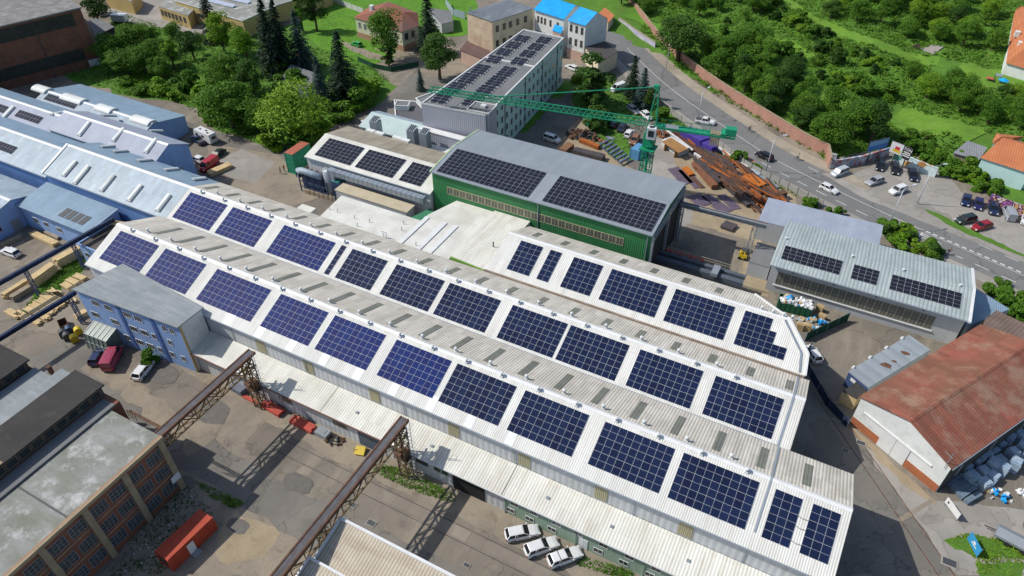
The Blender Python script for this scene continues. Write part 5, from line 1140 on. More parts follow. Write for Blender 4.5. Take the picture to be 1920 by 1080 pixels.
# graffiti walls: procedural blobs of paint with outlines
def graffiti(name,cols,bg,sc=.55):
    m=bpy.data.materials.new(name); m.use_nodes=True; N=m.node_tree.nodes; L=m.node_tree.links; b=N['Principled BSDF']; b.inputs['Roughness'].default_value=.8
    g=N.new('ShaderNodeNewGeometry'); vo=N.new('ShaderNodeTexVoronoi'); vo.inputs['Scale'].default_value=sc; 
    nz=N.new('ShaderNodeTexNoise'); nz.inputs['Scale'].default_value=1.1; nz.inputs['Detail'].default_value=2
    ad=N.new('ShaderNodeMixRGB'); ad.blend_type='ADD'; ad.inputs[0].default_value=1.0; L.new(g.outputs['Position'],nz.inputs['Vector'])
    L.new(g.outputs['Position'],ad.inputs[1]); L.new(nz.outputs['Color'],ad.inputs[2]); L.new(ad.outputs[0],vo.inputs['Vector'])
    cr_=N.new('ShaderNodeValToRGB'); cr_.color_ramp.interpolation='CONSTANT'; sp=N.new('ShaderNodeSeparateColor'); L.new(vo.outputs['Color'],sp.inputs[0]); L.new(sp.outputs[0],cr_.inputs[0])
    e=cr_.color_ramp.elements; e[0].color=(*cols[0],1); e[1].position=1/len(cols); e[1].color=(*cols[1],1)
    for i,c in enumerate(cols[2:]): q=e.new((i+2)/len(cols)); q.color=(*c,1)
    v2=N.new('ShaderNodeTexVoronoi'); v2.feature='DISTANCE_TO_EDGE'; v2.inputs['Scale'].default_value=sc; L.new(ad.outputs[0],v2.inputs['Vector'])
    mr=N.new('ShaderNodeMapRange'); mr.inputs[1].default_value=.07; mr.inputs[2].default_value=.10; L.new(v2.outputs['Distance'],mr.inputs[0])
    mx=N.new('ShaderNodeMixRGB'); L.new(mr.outputs[0],mx.inputs[0]); mx.inputs[1].default_value=(*bg,1); L.new(cr_.outputs[0],mx.inputs[2]); L.new(mx.outputs[0],b.inputs['Base Color']); return m
gr1=graffiti('graffiti_red_blue',[(.55,.52,.55),(.45,.12,.12),(.16,.26,.40),(.55,.50,.50),(.40,.20,.22)],(.30,.33,.38),1.0)
gr2=graffiti('graffiti_desert',[(.30,.50,.62),(.55,.30,.10),(.50,.62,.62),(.45,.22,.08),(.10,.30,.22)],(.55,.66,.68),.5)
gr3=graffiti('graffiti_pink',[(.60,.32,.45),(.62,.55,.48),(.35,.12,.35),(.62,.45,.50),(.20,.16,.42),(.60,.35,.12)],(.09,.03,.06),1.1)
ga=at(1553,318).to_2d(); gb=at(1612,308).to_2d(); gc=at(1665,292).to_2d(); gd=at(1672,300).to_2d(); ge=at(1722,322).to_2d(); gf=at(1752,333).to_2d()
wallrun('graffiti wall of red and blue letters at the left edge of the car park',[ga,gb,gc],2.2,gr1,cap=gr1)
wallrun('wall with blue and sandy desert mural behind the black parked cars',[gd,ge,gf],2.4,gr2,cap=gr2)
wallrun('wall with pink and violet graffiti behind the grey van, right edge',[at(1850,383).to_2d(),at(1885,397).to_2d(),at(1935,415).to_2d()],2.6,gr3,cap=gr3)
# lettering
def letters(parent,txt,loc,u,n,size,m,ext=.01,name='lettering',shear=0):
    cu=bpy.data.curves.new(name,'FONT'); cu.body=txt; cu.size=size; cu.extrude=ext; cu.align_x='CENTER'; cu.align_y='CENTER'; cu.shear=shear
    t=bpy.data.objects.new(name,cu); COL.objects.link(t); u=Vector(u).normalized(); n=Vector(n).normalized(); v=n.cross(u)
    t.matrix_world=Matrix.Translation(Vector(loc)+n*.02)@Matrix((u,v,n)).transposed().to_4x4()
    bpy.context.view_layer.update(); dg=bpy.context.evaluated_depsgraph_get(); me=bpy.data.meshes.new_from_object(t.evaluated_get(dg)); mw=t.matrix_world.copy()
    me.transform(mw); bpy.data.objects.remove(t)
    if parent is not None:
        Mx=Matrix.Identity(4); p=parent
        while p is not None: Mx=p.matrix_basis@Mx; p=p.parent
        me.transform(Mx.inverted())
    me.materials.clear(); me.materials.append(m); o=bpy.data.objects.new(name,me); COL.objects.link(o); o.parent=parent; return o
# billboards
def billboard(label,pa,pb,z0,z1,m,posts=2):
    a=Vector((*pa,0));b=Vector((*pb,0)); u=(b-a).normalized(); n=Vector((u.y,-u.x,0)); T=thing('billboard',label,'billboard',((a.x+b.x)/2,(a.y+b.y)/2,0),group=None)
    c=(a+b)/2; mb=MB(); mb.obox(c+Vector((0,0,(z0+z1)/2))-n*.08,u*((b-a).length/2),n*.08,(0,0,(z1-z0)/2)); mb.build('panel',M['dark_trim'],T)
    mb=MB(); mb.obox(c+Vector((0,0,(z0+z1)/2))+n*.02,u*((b-a).length/2-.08),n*.012,(0,0,(z1-z0)/2-.08)); mb.build('poster',m,T)
    for k in range(posts):
        q=a.lerp(b,(k+.5)/posts)-n*.25; mb=MB(); mb.box(q.x-.12,q.x+.12,q.y-.12,q.y+.12,0,z1); mb.build('post',M['dark_trim'],T)
    return T,c,u,n
b1a=at(1627,281,4.0); b1b=at(1664,272,4.0)
T,c,u,n=billboard('blue advertising billboard tilted above the graffiti wall, left of the pair',b1a.to_2d(),b1b.to_2d(),3.4,6.0,plain('poster_blue',(.03,.17,.50),.4))
mb=MB(); mb.obox(c+Vector((0,0,5.3))+n*.04,u*((b1b-b1a).length/2-.12),n*.006,(0,0,.55)); mb.build('poster_band',plain('poster_pale_blue',(.20,.40,.62)),T)

b2a=at(1667,281,4.0); b2b=at(1690,290,4.0); b2c=at(1705,297,4.0)
T,c,u,n=billboard('white billboard with red and yellow picture, middle of the three boards',b2a.to_2d(),b2b.to_2d(),3.6,6.4,plain('poster_white',(.62,.62,.62),.4),posts=1)
mb=MB(); mb.obox(c+Vector((0,0,4.4))+n*.04+u*.2,u*.9,n*.006,(0,0,.3)); mb.build('poster_band',plain('poster_yellow',(.60,.42,.02)),T)
mb=MB(); mb.obox(c+Vector((0,0,5.1))+n*.04+u*.2,u*.55,n*.006,(0,0,.38)); mb.build('poster_band',plain('poster_red',(.50,.03,.05)),T)
T,c,u,n=billboard('black billboard with white TON lettering and stripes, right of the pair',b2b.to_2d()+Vector((.15,-.1)),b2c.to_2d(),3.3,6.3,plain('poster_black',(.03,.02,.03),.4),posts=1)
letters(T,'TON',c+Vector((0,0,5.7))+n*.04,u,n,.9,M['white_metal'])
for z in (5.0,4.55,4.1): mb=MB(); mb.obox(c+Vector((0,0,z))+n*.04,u*.8,n*.006,(0,0,.1)); mb.build('poster_line',M['white_metal'],T)
q=at(1556,316); T=thing('small_sign','small white notice board at the corner of brick and graffiti walls','sign',(q.x,q.y,0)); mb=MB(); mb.box(q.x-.06,q.x+.06,q.y,q.y+.1,0,3.2); mb.build('post',M['dark_trim'],T); mb=MB(); mb.box(q.x-.5,q.x+.6,q.y-.08,q.y-.02,2.3,4.0); mb.build('board',M['white_metal'],T); letters(T,'BZ',(q.x+.05,q.y-.09,3.4),(1,0,0),(0,-1,0),.8,M['dark_trim'])
# lamp posts
def lamp(px,py,h,ang,label,arm=2.2,double=False):
    p=at(px,py); T=thing('street_lamp',label,'street lamp',(p.x,p.y,0)); d=Vector((math.cos(ang),math.sin(ang),0))
    mb=MB(); mb.tube([(p.x,p.y,0),(p.x,p.y,h-1.2),(p.x+d.x*.3,p.y+d.y*.3,h-.4),(p.x+d.x*arm,p.y+d.y*arm,h)],[.13,.09,.07,.05],8); mb.build('pole',M['frame'],T,smooth=True)
    q=Vector((p.x,p.y,h))+d*(arm+.35); mb=MB(); mb.obox(q,d*.42,Vector((-d.y,d.x,0))*.16,(0,0,.08)); mb.build('lamp_head',M['frame'],T); return T
lamp(1436,322,9.2,R(35),'tall curved street lamp rising beside the moving black car',2.0)
lamp(1308,226,8.6,R(60),'street lamp on the far pavement behind the counter jib',1.6)
lamp(1664,428,10.0,R(48),'street lamp leaning over the road above the lilac roof')
lamp(1719,383,9.8,R(35),'street lamp at the lower edge of the car park')
lamp(1249,128,8,R(60),'distant street lamp by the brick wall above the crane',1.2)
# ================= GANTRY IN THE YARD =================
GA=thing('crane_runway','grey steel crane runway beam on a tall latticed column behind the green hall','crane runway',(-18,118,0))
mb=MB(); a=Vector((-25.5,119.2,8.9));b=Vector((-8.6,119.6,8.9)); mb.beam(a,b,.9,.25); mb.beam(a-Vector((0,0,.55)),b-Vector((0,0,.55)),.25,.85)
for k in range(13): 
    q=a.lerp(b,(k+.5)/13); mb.box(q.x-.06,q.x+.06,q.y-.42,q.y+.42,7.9,8.8)
mb.build('beam',M['grey_metal'],GA)
mb=MB(); mb.beam(a+Vector((0,0,.2)),b+Vector((0,0,.2)),.12,.12); mb.build('rail',M['rust'],GA)
def lattice(mb,p0,p1,w_,n,r=.08,up=(0,0,1)):
    p0=Vector(p0);p1=Vector(p1);d=(p1-p0).normalized(); up=Vector(up)
    if abs(d.dot(up))>.95: up=Vector((1,0,0))
    x=d.cross(up).normalized(); y=x.cross(d)
    cs=[x*a*w_/2+y*b*w_/2 for a,b in((-1,-1),(1,-1),(1,1),(-1,1))]
    for c in cs: mb.beam(p0+c,p1+c,r*1.4)
    for k in range(n):
        q0=p0.lerp(p1,k/n);q1=p0.lerp(p1,(k+1)/n)
        for i in range(4):
            a_,b_=cs[i],cs[(i+1)%4]
            if k%2: a_,b_=b_,a_
            mb.beam(q0+a_,q1+b_,r*.8); mb.beam(q1+a_,q1+b_,r*.7)
mb=MB(); lattice(mb,(-10.6,119.4,0),(-10.6,119.4,7.8),.8,7); mb.build('column',M['grey_metal'],GA)
mb=MB(); lattice(mb,(-24.8,119.0,0),(-24.8,119.0,7.8),.8,7); mb.build('column',M['grey_metal'],GA)
GB=thing('crane_bridge','dark travelling crane girder with hand rail lying along the rear hall','crane girder',(-18,107,0))
mb=MB(); mb.box(-27.0,-9.0,106.5,107.6,3.0,4.0); mb.box(-27.0,-9.0,108.6,109.4,3.2,3.9); mb.build('girder',mat('slate_steel',(.10,.12,.15),(.08,.10,.12),scale=.6,rough=.6),GB)
mb=MB()
for k in range(19): mb.box(-27+k,-26.93+k,109.5,109.57,3.6,5.0)
mb.box(-27,-9,109.5,109.57,4.95,5.02); mb.box(-27,-9,109.5,109.57,4.4,4.46); mb.build('hand_rail',mat('beige_rail',(.42,.37,.27)),GB)
mb=MB(); mb.box(-14.8,-13.6,106.0,108.8,4.0,4.7); mb.build('trolley',M['grey_metal'],GB)
SC=thing('scarlet_truss','scarlet lattice girder lying in front of the open hall end','truss',(-20,112,0))
mb=MB(); 
for y in (111.2,112.8):
    for z in (.6,2.0): mb.beam((-26.5,y,z),(-17.4,y,z),.22)
for k in range(8):
    x=-26.5+k*1.14
    for y in (111.2,112.8): mb.beam((x,y,.6 if k%2 else 2.0),(x+1.14,y,2.0 if k%2 else .6),.16)
    mb.beam((x,111.2 if k%2 else 112.8,2.0),(x+1.14,112.8 if k%2 else 111.2,2.0),.14)
mb.build('lattice',M['scarlet'],SC)
p=at(1393,485); T=thing('yellow_forklift','small yellow forklift parked under the runway column','forklift',(p.x,p.y,0))
mb=MB(); mb.box(p.x-.9,p.x+.7,p.y-.6,p.y+.6,.35,1.3); mb.box(p.x-.9,p.x-.3,p.y-.55,p.y+.55,1.3,1.6); mb.build('body',M['yellow'],T)
mb=MB(); 
for x in(-.5,.6):
    for y in(-.5,.5): mb.box(p.x+x-.05,p.x+x+.05,p.y+y-.05,p.y+y+.05,1.3,2.2)
mb.box(p.x-.6,p.x+.7,p.y-.6,p.y+.6,2.2,2.28); mb.build('cab_guard',M['dark_trim'],T)
for x in(-.6,.5):
    for y in(-.62,.62): mb=MB(); mb.tube([(p.x+x,p.y+y-.1,.35),(p.x+x,p.y+y+.1,.35)],.35,10); mb.build('wheel',M['rubber'],T)
mb=MB(); mb.box(p.x+.75,p.x+.85,p.y-.45,p.y-.3,0,2.3); mb.box(p.x+.75,p.x+.85,p.y+.3,p.y+.45,0,2.3); mb.box(p.x+.85,p.x+1.9,p.y-.4,p.y-.28,.1,.16); mb.box(p.x+.85,p.x+1.9,p.y+.28,p.y+.4,.1,.16); mb.build('fork',M['dark_trim'],T)
# ================= TOWER CRANE =================
TC=thing('tower_crane','green tower crane with long lattice jib, standing behind the green hall','crane',(-37,133,0))
cx,cy=-37.0,133.0; gm=M['crane_green']
mb=MB(); mb.box(cx-2.6,cx+2.6,cy-2.6,cy+2.6,.05,.5)
for a in (-1,1):
    for b in (-1,1): mb.box(cx+a*1.9-.5,cx+a*1.9+.5,cy+b*1.9-.5,cy+b*1.9+.5,.5,1.4)
mb.build('base',M['pier'],TC)
mb=MB(); lattice(mb,(cx,cy,.5),(cx,cy,11.2),2.1,8,.11); mb.build('mast',gm,TC)
mb=MB()
for k in range(5): mb.box(cx-.4,cx+.4,cy-.5,cy+.5,2+k*1.8,2.08+k*1.8)
mb.tube([(cx,cy,.5),(cx,cy,11)],.25,8); mb.build('ladder',gm,TC)
mb=MB(); mb.tube([(cx,cy,11.2),(cx,cy,11.9)],[1.0,1.3],12); mb.box(cx-1.1,cx+1.1,cy-1.1,cy+1.1,11.9,14.6); mb.obox((cx,cy,11.0),(1.6,.0,0),(0,1.6,0),(0,0,.15)); mb.build('slewing_unit',gm,TC)
ja=R(190); ju=Vector((math.cos(ja),math.sin(ja),0)); jn=Vector((-ju.y,ju.x,0))
mb=MB(); q=Vector((cx,cy,15.2))+jn*1.1-ju*.3; mb.obox(q,ju*.95,jn*.8,(0,0,1.25)); mb.build('cab',M['white_metal'],TC)
mb=MB(); mb.obox(q+jn*.82+Vector((0,0,.1)),ju*.6,jn*.02,(0,0,.7)); mb.obox(q+Vector((0,0,1.27)),ju*.5,jn*.45,(0,0,.02)); mb.build('cab_window',M['glass'],TC)
# jib triangular
JL=50.0
def jp(s,zl): return Vector((cx,cy,16.3))+ju*s+Vector((0,0,zl+s*.012))
mb=MB(); n=40
for s0,s1 in ((1.2,JL),):
    for o_ in (-.65,.65): mb.beam(jp(s0,0)+jn*o_,jp(s1,0)+jn*o_,.17)
    mb.beam(jp(s0,1.25),jp(s1-.6,1.05),.2)
for k in range(n):
    s0=1.2+(JL-1.8)*k/n; s1=1.2+(JL-1.8)*(k+1)/n; sm=(s0+s1)/2; tz=1.25-.2*sm/JL
    for o_ in (-.65,.65): mb.beam(jp(s0,0)+jn*o_,jp(sm,tz),.09); mb.beam(jp(sm,tz),jp(s1,0)+jn*o_,.09)
    mb.beam(jp(s0,0)-jn*.65,jp(s0,0)+jn*.65,.08); mb.beam(jp(s0,0)-jn*.65*(1 if k%2 else -1),jp(s1,0)+jn*.65*(1 if k%2 else -1),.07)
mb.build('jib',gm,TC)
mb=MB(); apx=Vector((cx,cy,24.6))
for a,b in((1,1),(1,-1),(-1,1),(-1,-1)): mb.beam(Vector((cx,cy,14.6))+ju*a*1.0+jn*b*.9,apx+ju*a*.22+jn*b*.25-ju*.3,.17)
for k in range(7):
    z0_=15.4+k*1.25; f0=1-(z0_-14.6)/10*.75; f1=1-(z0_+1.25-14.6)/10*.75; c0_=Vector((cx,cy,z0_))-ju*.3*(1-f0)/.75;c1_=Vector((cx,cy,z0_+1.25))-ju*.3*(1-f1)/.75
    for a,b in (((1,1),(1,-1)),((-1,1),(-1,-1)),((1,1),(-1,1)),((1,-1),(-1,-1))):
        if k%2: a,b=b,a
        mb.beam(c0_+ju*a[0]*f0+jn*a[1]*.9*f0,c1_+ju*b[0]*f1+jn*b[1]*.9*f1,.09)
mb.box(cx-.5,cx+.5,cy-.4,cy+.4,24.4,25.1); mb.build('apex_tower',gm,TC)
mb=MB(); t_=jp(34,1.05); mb.beam(apx+Vector((0,0,.1)),t_,.16); mb.beam(jp(34,1.05),jp(36,.2),.12); mb.build('tie_rod',gm,TC)
mb=MB()
def cj(s,zl): return Vector((cx,cy,16.3))-ju*s+Vector((0,0,zl))
for o_ in (-.8,.8): mb.beam(cj(.8,0)+jn*o_,cj(17,0)+jn*o_,.28,.34)
for k in range(11): mb.beam(cj(1+k*1.5,0)-jn*.8,cj(1+k*1.5,0)+jn*.8,.2)
mb.obox(cj(8,.05),ju*7,jn*.55,(0,0,.05)); mb.build('counter_jib',gm,TC)
mb=MB()
for o_ in (-.9,.9):
    mb.beam(cj(1,1.2)+jn*o_,cj(12,1.2)+jn*o_,.07)
    for k in range(9): mb.beam(cj(1+k*1.35,0)+jn*o_,cj(1+k*1.35,1.2)+jn*o_,.06)
mb.build('hand_rail',gm,TC)
mb=MB(); mb.obox(cj(15.9,1.1),ju*1.1,jn*.8,(0,0,.75)); mb.obox(cj(14.6,.5),ju*.6,jn*1.2,(0,0,.4)); mb.build('winch_house',gm,TC)
for k in range(6):
    mb=MB(); mb.obox(cj(12.2+k*.34,-.9),ju*.13,jn*.75,(0,0,1.3)); mb.build('counterweight',M['pier'],TC)
mb=MB(); mb.obox(cj(4.3,.75)+jn*.95,ju*1.3,jn*.04,(0,0,.35)); mb.build('name_board',M['frame'],TC)

mb=MB(); q=jp(13.5,-.35); mb.obox(q,ju*1.0,jn*.8,(0,0,.2)); mb.tube([q+Vector((0,0,-.2)),q+Vector((0,0,-1.6))],.05,5); mb.obox(q+Vector((0,0,-1.9)),ju*.3,jn*.2,(0,0,.3)); mb.build('trolley',mat('green_yellow_trolley',(.06,.28,.12)),TC)
# ================= OLD RUSTY CRANE BRIDGES ACROSS THE STREET =================
def rusty_bridge(label,xc,y0,y1,z,wd,deck,ytow,rx):
    T=thing('crane_runway_bridge',label,'crane bridge',(xc,(y0+y1)/2,0),group='rusty crane bridges')
    mb=MB(); mb.beam((xc-wd/2,y0,z),(xc-wd/2+.0,y1,z),.22,.5); mb.beam((xc+wd/2,y0,z),(xc+wd/2,y1,z),.22,.5); mb.build('girder',M['rust'],T)
    mb=MB(); mb.beam((xc,y0,z+.12),(xc,y1,z+.12),wd-.3,.1); mb.build('deck',deck,T)
    mb=MB(); zb=z-2.3; mb.beam((xc+wd/2-.1,y0,zb),(xc+wd/2-.1,y1-.5,zb),.2,.2); mb.beam((xc-wd/2+.1,y0,zb),(xc-wd/2+.1,y1-.5,zb),.2,.2)
    n=int((y1-y0)/2.3)
    for k in range(n):
        a=y0+(y1-y0-.5)*k/n;b=y0+(y1-y0-.5)*(k+1)/n
        for s in (-1,1):
            x=xc+s*(wd/2-.1)
            if k%2: mb.beam((x,a,zb),(x,b,z-.2),.14)
            else: mb.beam((x,a,z-.2),(x,b,zb),.14)
            mb.beam((x,a,zb),(x,a,z-.2),.1)
        mb.beam((xc-wd/2,a,zb),(xc+wd/2,b,zb),.09)
    mb.build('truss',M['rustlight'],T)
    mb=MB(); lattice(mb,(xc+.3,ytow,0),(xc+.2,ytow,z-.3),1.3,9,.11); mb.build('tower',M['rustlight'],T)
    mb=MB()
    for k in range(14): mb.box(xc+1.1,xc+1.7,ytow+.4,ytow+.45,.5+k*.75,.54+k*.75)
    for x in (1.1,1.7): mb.tube([(xc+x,ytow+.42,.3),(xc+x,ytow+.42,z+1.4)],.04,5)
    for k in range(7):
        zz=3.0+k*1.3; mb.tube([(xc+1.1,ytow+.42,zz),(xc+1.05,ytow+1.1,zz),(xc+1.75,ytow+1.1,zz),(xc+1.7,ytow+.42,zz)],.025,4)
    mb.build('caged_ladder',M['galv'],T)
    mb=MB(); mb.box(xc-.4,xc+.9,ytow-.4,ytow+.5,4.5,5.7); mb.box(xc-1.0,xc+1.3,ytow-.8,ytow+.8,4.1,4.22); mb.tube([(xc-.5,ytow-.9,5.6),(xc+.6,ytow-.9,5.6)],.3,10); mb.build('machinery',M['rust'],T)
    return T
deck1=mat('grey_walkway_deck',(.13,.13,.145),(.095,.09,.095),scale=.6,streak=((3,.4,.2),(.07,.05,.04),.8))
rusty_bridge('rusty lattice crane bridge with grey deck reaching from the brick factory to the annex',-69.3,29.8,48.6,10.4,1.15,deck1,46.9,0)
rusty_bridge('rusty lattice crane bridge crossing the street towards the bottom edge',-41.9,6,48.6,10.4,1.15,M['rust'] if False else deck1,46.9,0)
mb=MB()
# support legs of second bridge near the cream shed
BR=[o for o in bpy.data.objects if o.name.startswith('crane_runway_bridge')][1]
lattice(mb,(-42.6,29.6,0),(-42.0,31.2,8.0),1.0,7,.12); mb.build('tower',mat('lichen_green_steel',(.16,.17,.09),(.10,.09,.05),scale=1.2),BR)
# blue crane rails on the left
def blue_rail(label,pa,pb,z,legs):
    a=at(*pa,z);b=at(*pb,z); T=thing('blue_crane_rail',label,'crane rail',(a.x,a.y,0),group='blue crane rails')
    mb=MB(); mb.beam(a,b,.55,.12); mb.beam(a-Vector((0,0,.35)),b-Vector((0,0,.35)),.16,.6); mb.beam(a-Vector((0,0,.7)),b-Vector((0,0,.7)),.5,.1); mb.build('beam',mat('dark_navy_beam',(.035,.055,.11),(.02,.03,.07),scale=.8) if 'dark_navy_beam' not in bpy.data.materials else bpy.data.materials['dark_navy_beam'],T)
    for k in legs:
        q=a.lerp(b,k); mb=MB(); lattice(mb,(q.x+.8,q.y-.3,0),(q.x,q.y,z-.8),.55,9,.07); mb.build('leg',M['navy_steel'],T)
blue_rail('upper dark blue crane rail over the lumber stacks',(-60,560),(212,408),6.2,(.35,.68))
blue_rail('lower dark blue crane rail ending at the blue building',(-60,667),(140,545),6.2,(.93,))
# ================= VEHICLES =================
lampm=plain('headlamp_lens',(.60,.62,.62),.15); redl=plain('tail_lamp_lens',(.30,.015,.01),.3); carglass=mat('car_window_glass',(.012,.014,.017),rough=.08,spec=.6,fine=0); hub=plain('alloy_rim',(.38,.39,.40),.35,.5)
CARM={}
def paint(n,c,r=.22):
    if n not in CARM:
        m=plain('paint_'+n,c,r); m.node_tree.nodes['Principled BSDF'].inputs['Coat Weight'].default_value=.5; m.node_tree.nodes['Principled BSDF'].inputs['Coat Roughness'].default_value=.08; CARM[n]=m
    return CARM[n]
KS={ # L,W,H, belt, rear glass base/top, front glass base/top, nose heights
'hatch':dict(L=4.2,W=1.78,H=1.47,b=.96,r0=-1.98,r1=-1.6,f0=.9,f1=.1,nose=.74),
'estate':dict(L=4.68,W=1.82,H=1.50,b=.96,r0=-2.2,r1=-1.8,f0=.98,f1=.12,nose=.76),
'suv':dict(L=4.5,W=1.86,H=1.68,b=1.08,r0=-2.1,r1=-1.82,f0=1.15,f1=.5,nose=.92),
'saloon':dict(L=4.6,W=1.8,H=1.44,b=.94,r0=-1.75,r1=-1.05,f0=1.1,f1=.3,nose=.74),
'mpv':dict(L=4.4,W=1.83,H=1.82,b=1.12,r0=-2.12,r1=-2.0,f0=1.35,f1=.72,nose=.95),
'van':dict(L=5.3,W=1.98,H=2.25,b=1.3,r0=-2.6,r1=-2.5,f0=1.95,f1=1.25,nose=1.15),
'pickup':dict(L=5.1,W=1.86,H=1.75,b=1.05,r0=-.75,r1=-.55,f0=1.2,f1=.55,nose=1.0)}
def car_proto(kind):
    k=KS[kind]; L,W,H,b=k['L'],k['W'],k['H'],k['b']; hw=W/2; T=thing('parked_car','car','car')
    st=[(-L/2,.84,.80*b),(-L/2+.12,.94,.97*b),(k['r0']+.25,1,b),(k['f0']-.3,1,b),(k['f0']+.1,.98,b*.985),((k['f0']+L/2)/2,.95,(b+k['nose'])/2+.03),(L/2-.22,.88,k['nose']),(L/2,.74,k['nose']*.78)]
    mb=MB(); n=8
    for x,w_,zt in st:
        w=hw*w_; zb=.24 if abs(x)<L/2-.05 else .34
        mb.v+= [Vector(p) for p in ((x,-w*.94,zb),(x,-w,zb+.2),(x,-w,zt-.22),(x,-w*.9,zt),(x,w*.9,zt),(x,w,zt-.22),(x,w,zb+.2),(x,w*.94,zb))]
    for i in range(len(st)-1):
        for j in range(n): mb.f.append((i*n+j,i*n+(j+1)%n,(i+1)*n+(j+1)%n,(i+1)*n+j)); mb.m.append(0)
    mb.f.append(tuple(range(n))); mb.m.append(0); e=(len(st)-1)*n; mb.f.append(tuple(e+j for j in range(n))); mb.m.append(0)
    # pillars and roof skin
    gw0,gw1=hw*.87,hw*.74; zr=H-.05
    P=lambda x,y,z:Vector((x,y,z))
    for s in(-1,1):
        mb.beam(P(k['f0'],s*gw0,b-.03),P(k['f1'],s*gw1,zr),.07); mb.beam(P(k['r0'],s*gw0,b-.03),P(k['r1'],s*gw1,zr),.11)
        mb.beam(P((k['r0']+k['f0'])/2-.05,s*(gw0+.005),b-.03),P((k['r1']+k['f1'])/2,s*(gw1+.005),zr),.07)
        if kind!='pickup': mb.beam(P(k['r0']*.55+.1,s*(gw0+.005),b-.03),P(k['r1']*.6+.1,s*(gw1+.005),zr),.08)
        mb.obox(P(k['f0']-.2,s*(hw+.08),b+.05),(.06,0,0),(0,.1,0),(0,0,.06))
    mb.build('body',M['white_metal'],T,world=False)
    rf=MB(); x0,x1=k['r1']-.03,k['f1']+.05; rv=[(x0,-gw1,zr),(x1,-gw1,zr),(x1,gw1,zr),(x0,gw1,zr),(x0+.1,-gw1*.8,H),(x1-.15,-gw1*.8,H),(x1-.15,gw1*.8,H),(x0+.1,gw1*.8,H)]
    rf.add(rv,[(0,3,2,1),(4,5,6,7),(0,1,5,4),(1,2,6,5),(2,3,7,6),(3,0,4,7)]); rf.build('roof',M['white_metal'],T,world=False)
    g=MB(); a0,a1=k['r0']+.02,k['f0']-.02; c0,c1=k['r1']+.03,k['f1']-.03
    g.add([(a0,-gw0,b-.05),(a1,-gw0,b-.05),(a1,gw0,b-.05),(a0,gw0,b-.05),(c0,-gw1+.01,zr),(c1,-gw1+.01,zr),(c1,gw1-.01,zr),(c0,gw1-.01,zr)],[(0,3,2,1),(4,5,6,7),(0,1,5,4),(1,2,6,5),(2,3,7,6),(3,0,4,7)]); g.build('window',carglass,T,world=False)
    if kind=='van':
        g=MB(); g.box(k['r0']+.0,.6,-gw0-.03,gw0+.03,b-.1,H-.04); g.build('cargo_side',M['white_metal'],T,world=False)
    if kind=='pickup':
        g=MB(); g.box(-L/2+.15,k['r0']-.08,-hw*.8,hw*.8,b-.02,b+.012); g.build('load_bed',M['dark_trim'],T,world=False)
    wr=.33 if kind not in('van','suv','pickup') else .37; wx=L*.3
    for x in(-wx,wx):
        for s in(-1,1):
            m_=MB(); m_.tube([(x,s*(hw-.2),wr),(x,s*(hw+.012),wr)],wr,14); o=m_.build('wheel',M['rubber'],T,world=False)
            m_=MB(); m_.tube([(x,s*(hw+.013),wr),(x,s*(hw+.03),wr)],wr*.62,10); m_.build('rim',hub,o,world=False)
    for s in(-1,1):
        m_=MB(); m_.obox((L/2-.13,s*hw*.68,k['nose']*.86),(.14,0,-.03),(0,.17,0),(0,0,.08)); m_.build('headlight',lampm,T,world=False)
        m_=MB(); m_.obox((-L/2+.02,s*hw*.78,b*.78),(.05,0,0),(0,.11,0),(0,0,.13)); m_.build('tail_light',redl,T,world=False)
    return T
CP={}
def car(kind,pc,pf,color,label,group=None,z=0,scale=1,name='parked_car'):
    if kind not in CP: CP[kind]=car_proto(kind)
    a=at(*pc,.7+z); f_=at(*pf,.7+z); ang=math.atan2(f_.y-a.y,f_.x-a.x)
    o=dup(CP[kind],(a.x,a.y,z),ang,label,group,scale=scale); o.name=name
    for c in [c for c in bpy.data.objects if c.parent==o and c.name.split('.')[0] in('body','roof','cargo_side')]:
        c.material_slots[0].link='OBJECT'; c.material_slots[0].material=color
    return o
W_=paint('white',(.72,.73,.73)); SI=paint('silver',(.36,.38,.40)); BK=paint('black',(.012,.013,.016)); NV=paint('navy',(.015,.025,.085)); RD=paint('red',(.30,.012,.02)); GN=paint('green',(.02,.33,.05)); DG=paint('dark_green',(.02,.035,.033)); GY=paint('grey',(.17,.18,.19)); CR=paint('crimson',(.33,.045,.085)); BR_=paint('bronze',(.26,.12,.06))
car('estate',(979,998),(1008,992),W_,'white estate car parked nearest to the left of the sage green annex trio')
car('estate',(1015,1024),(1043,1014),W_,'white estate car in the middle of the three beside the sage green annex')
o=car('estate',(1059,1043),(1086,1033),W_,'white estate car with black roof bars, rightmost of the annex trio')
mb=MB(); mb.box(-.9,-.84,-.75,.75,1.53,1.57); mb.box(.1,.16,-.75,.75,1.53,1.57); mb.build('roof_bar',M['dark_trim'],o,world=False)
car('estate',(269,692),(281,677),W_,'white estate car parked beside the crimson van in front of the blue building')
car('hatch',(183,667),(192,651),NV,'shiny navy blue car squeezed between glazed porch and crimson van')
car('van',(211,672),(222,650),CR,'faded crimson van parked in front of the blue building',name='parked_van')
car('estate',(19,472),(3,466),W_,'white car parked alone in the lumber court of the blue workshop')
car('hatch',(1524,662),(1512,645),W_,'white hatchback parked by the cut corner of the rear hall')
car('saloon',(408,288),(396,297),DG,'dark green saloon beside the camper near the blue halls')
car('pickup',(371,262),(362,256),NV,'navy pickup tucked beside the blue gable wall and the camper')
car('van',(392,310),(378,320),paint('bright_red',(.40,.01,.015)),'bright red van at the corner of the garage hall behind stacked boards',name='parked_van')
car('hatch',(377,300),(388,304),W_,'white car mostly hidden behind the corner of the garage hall')
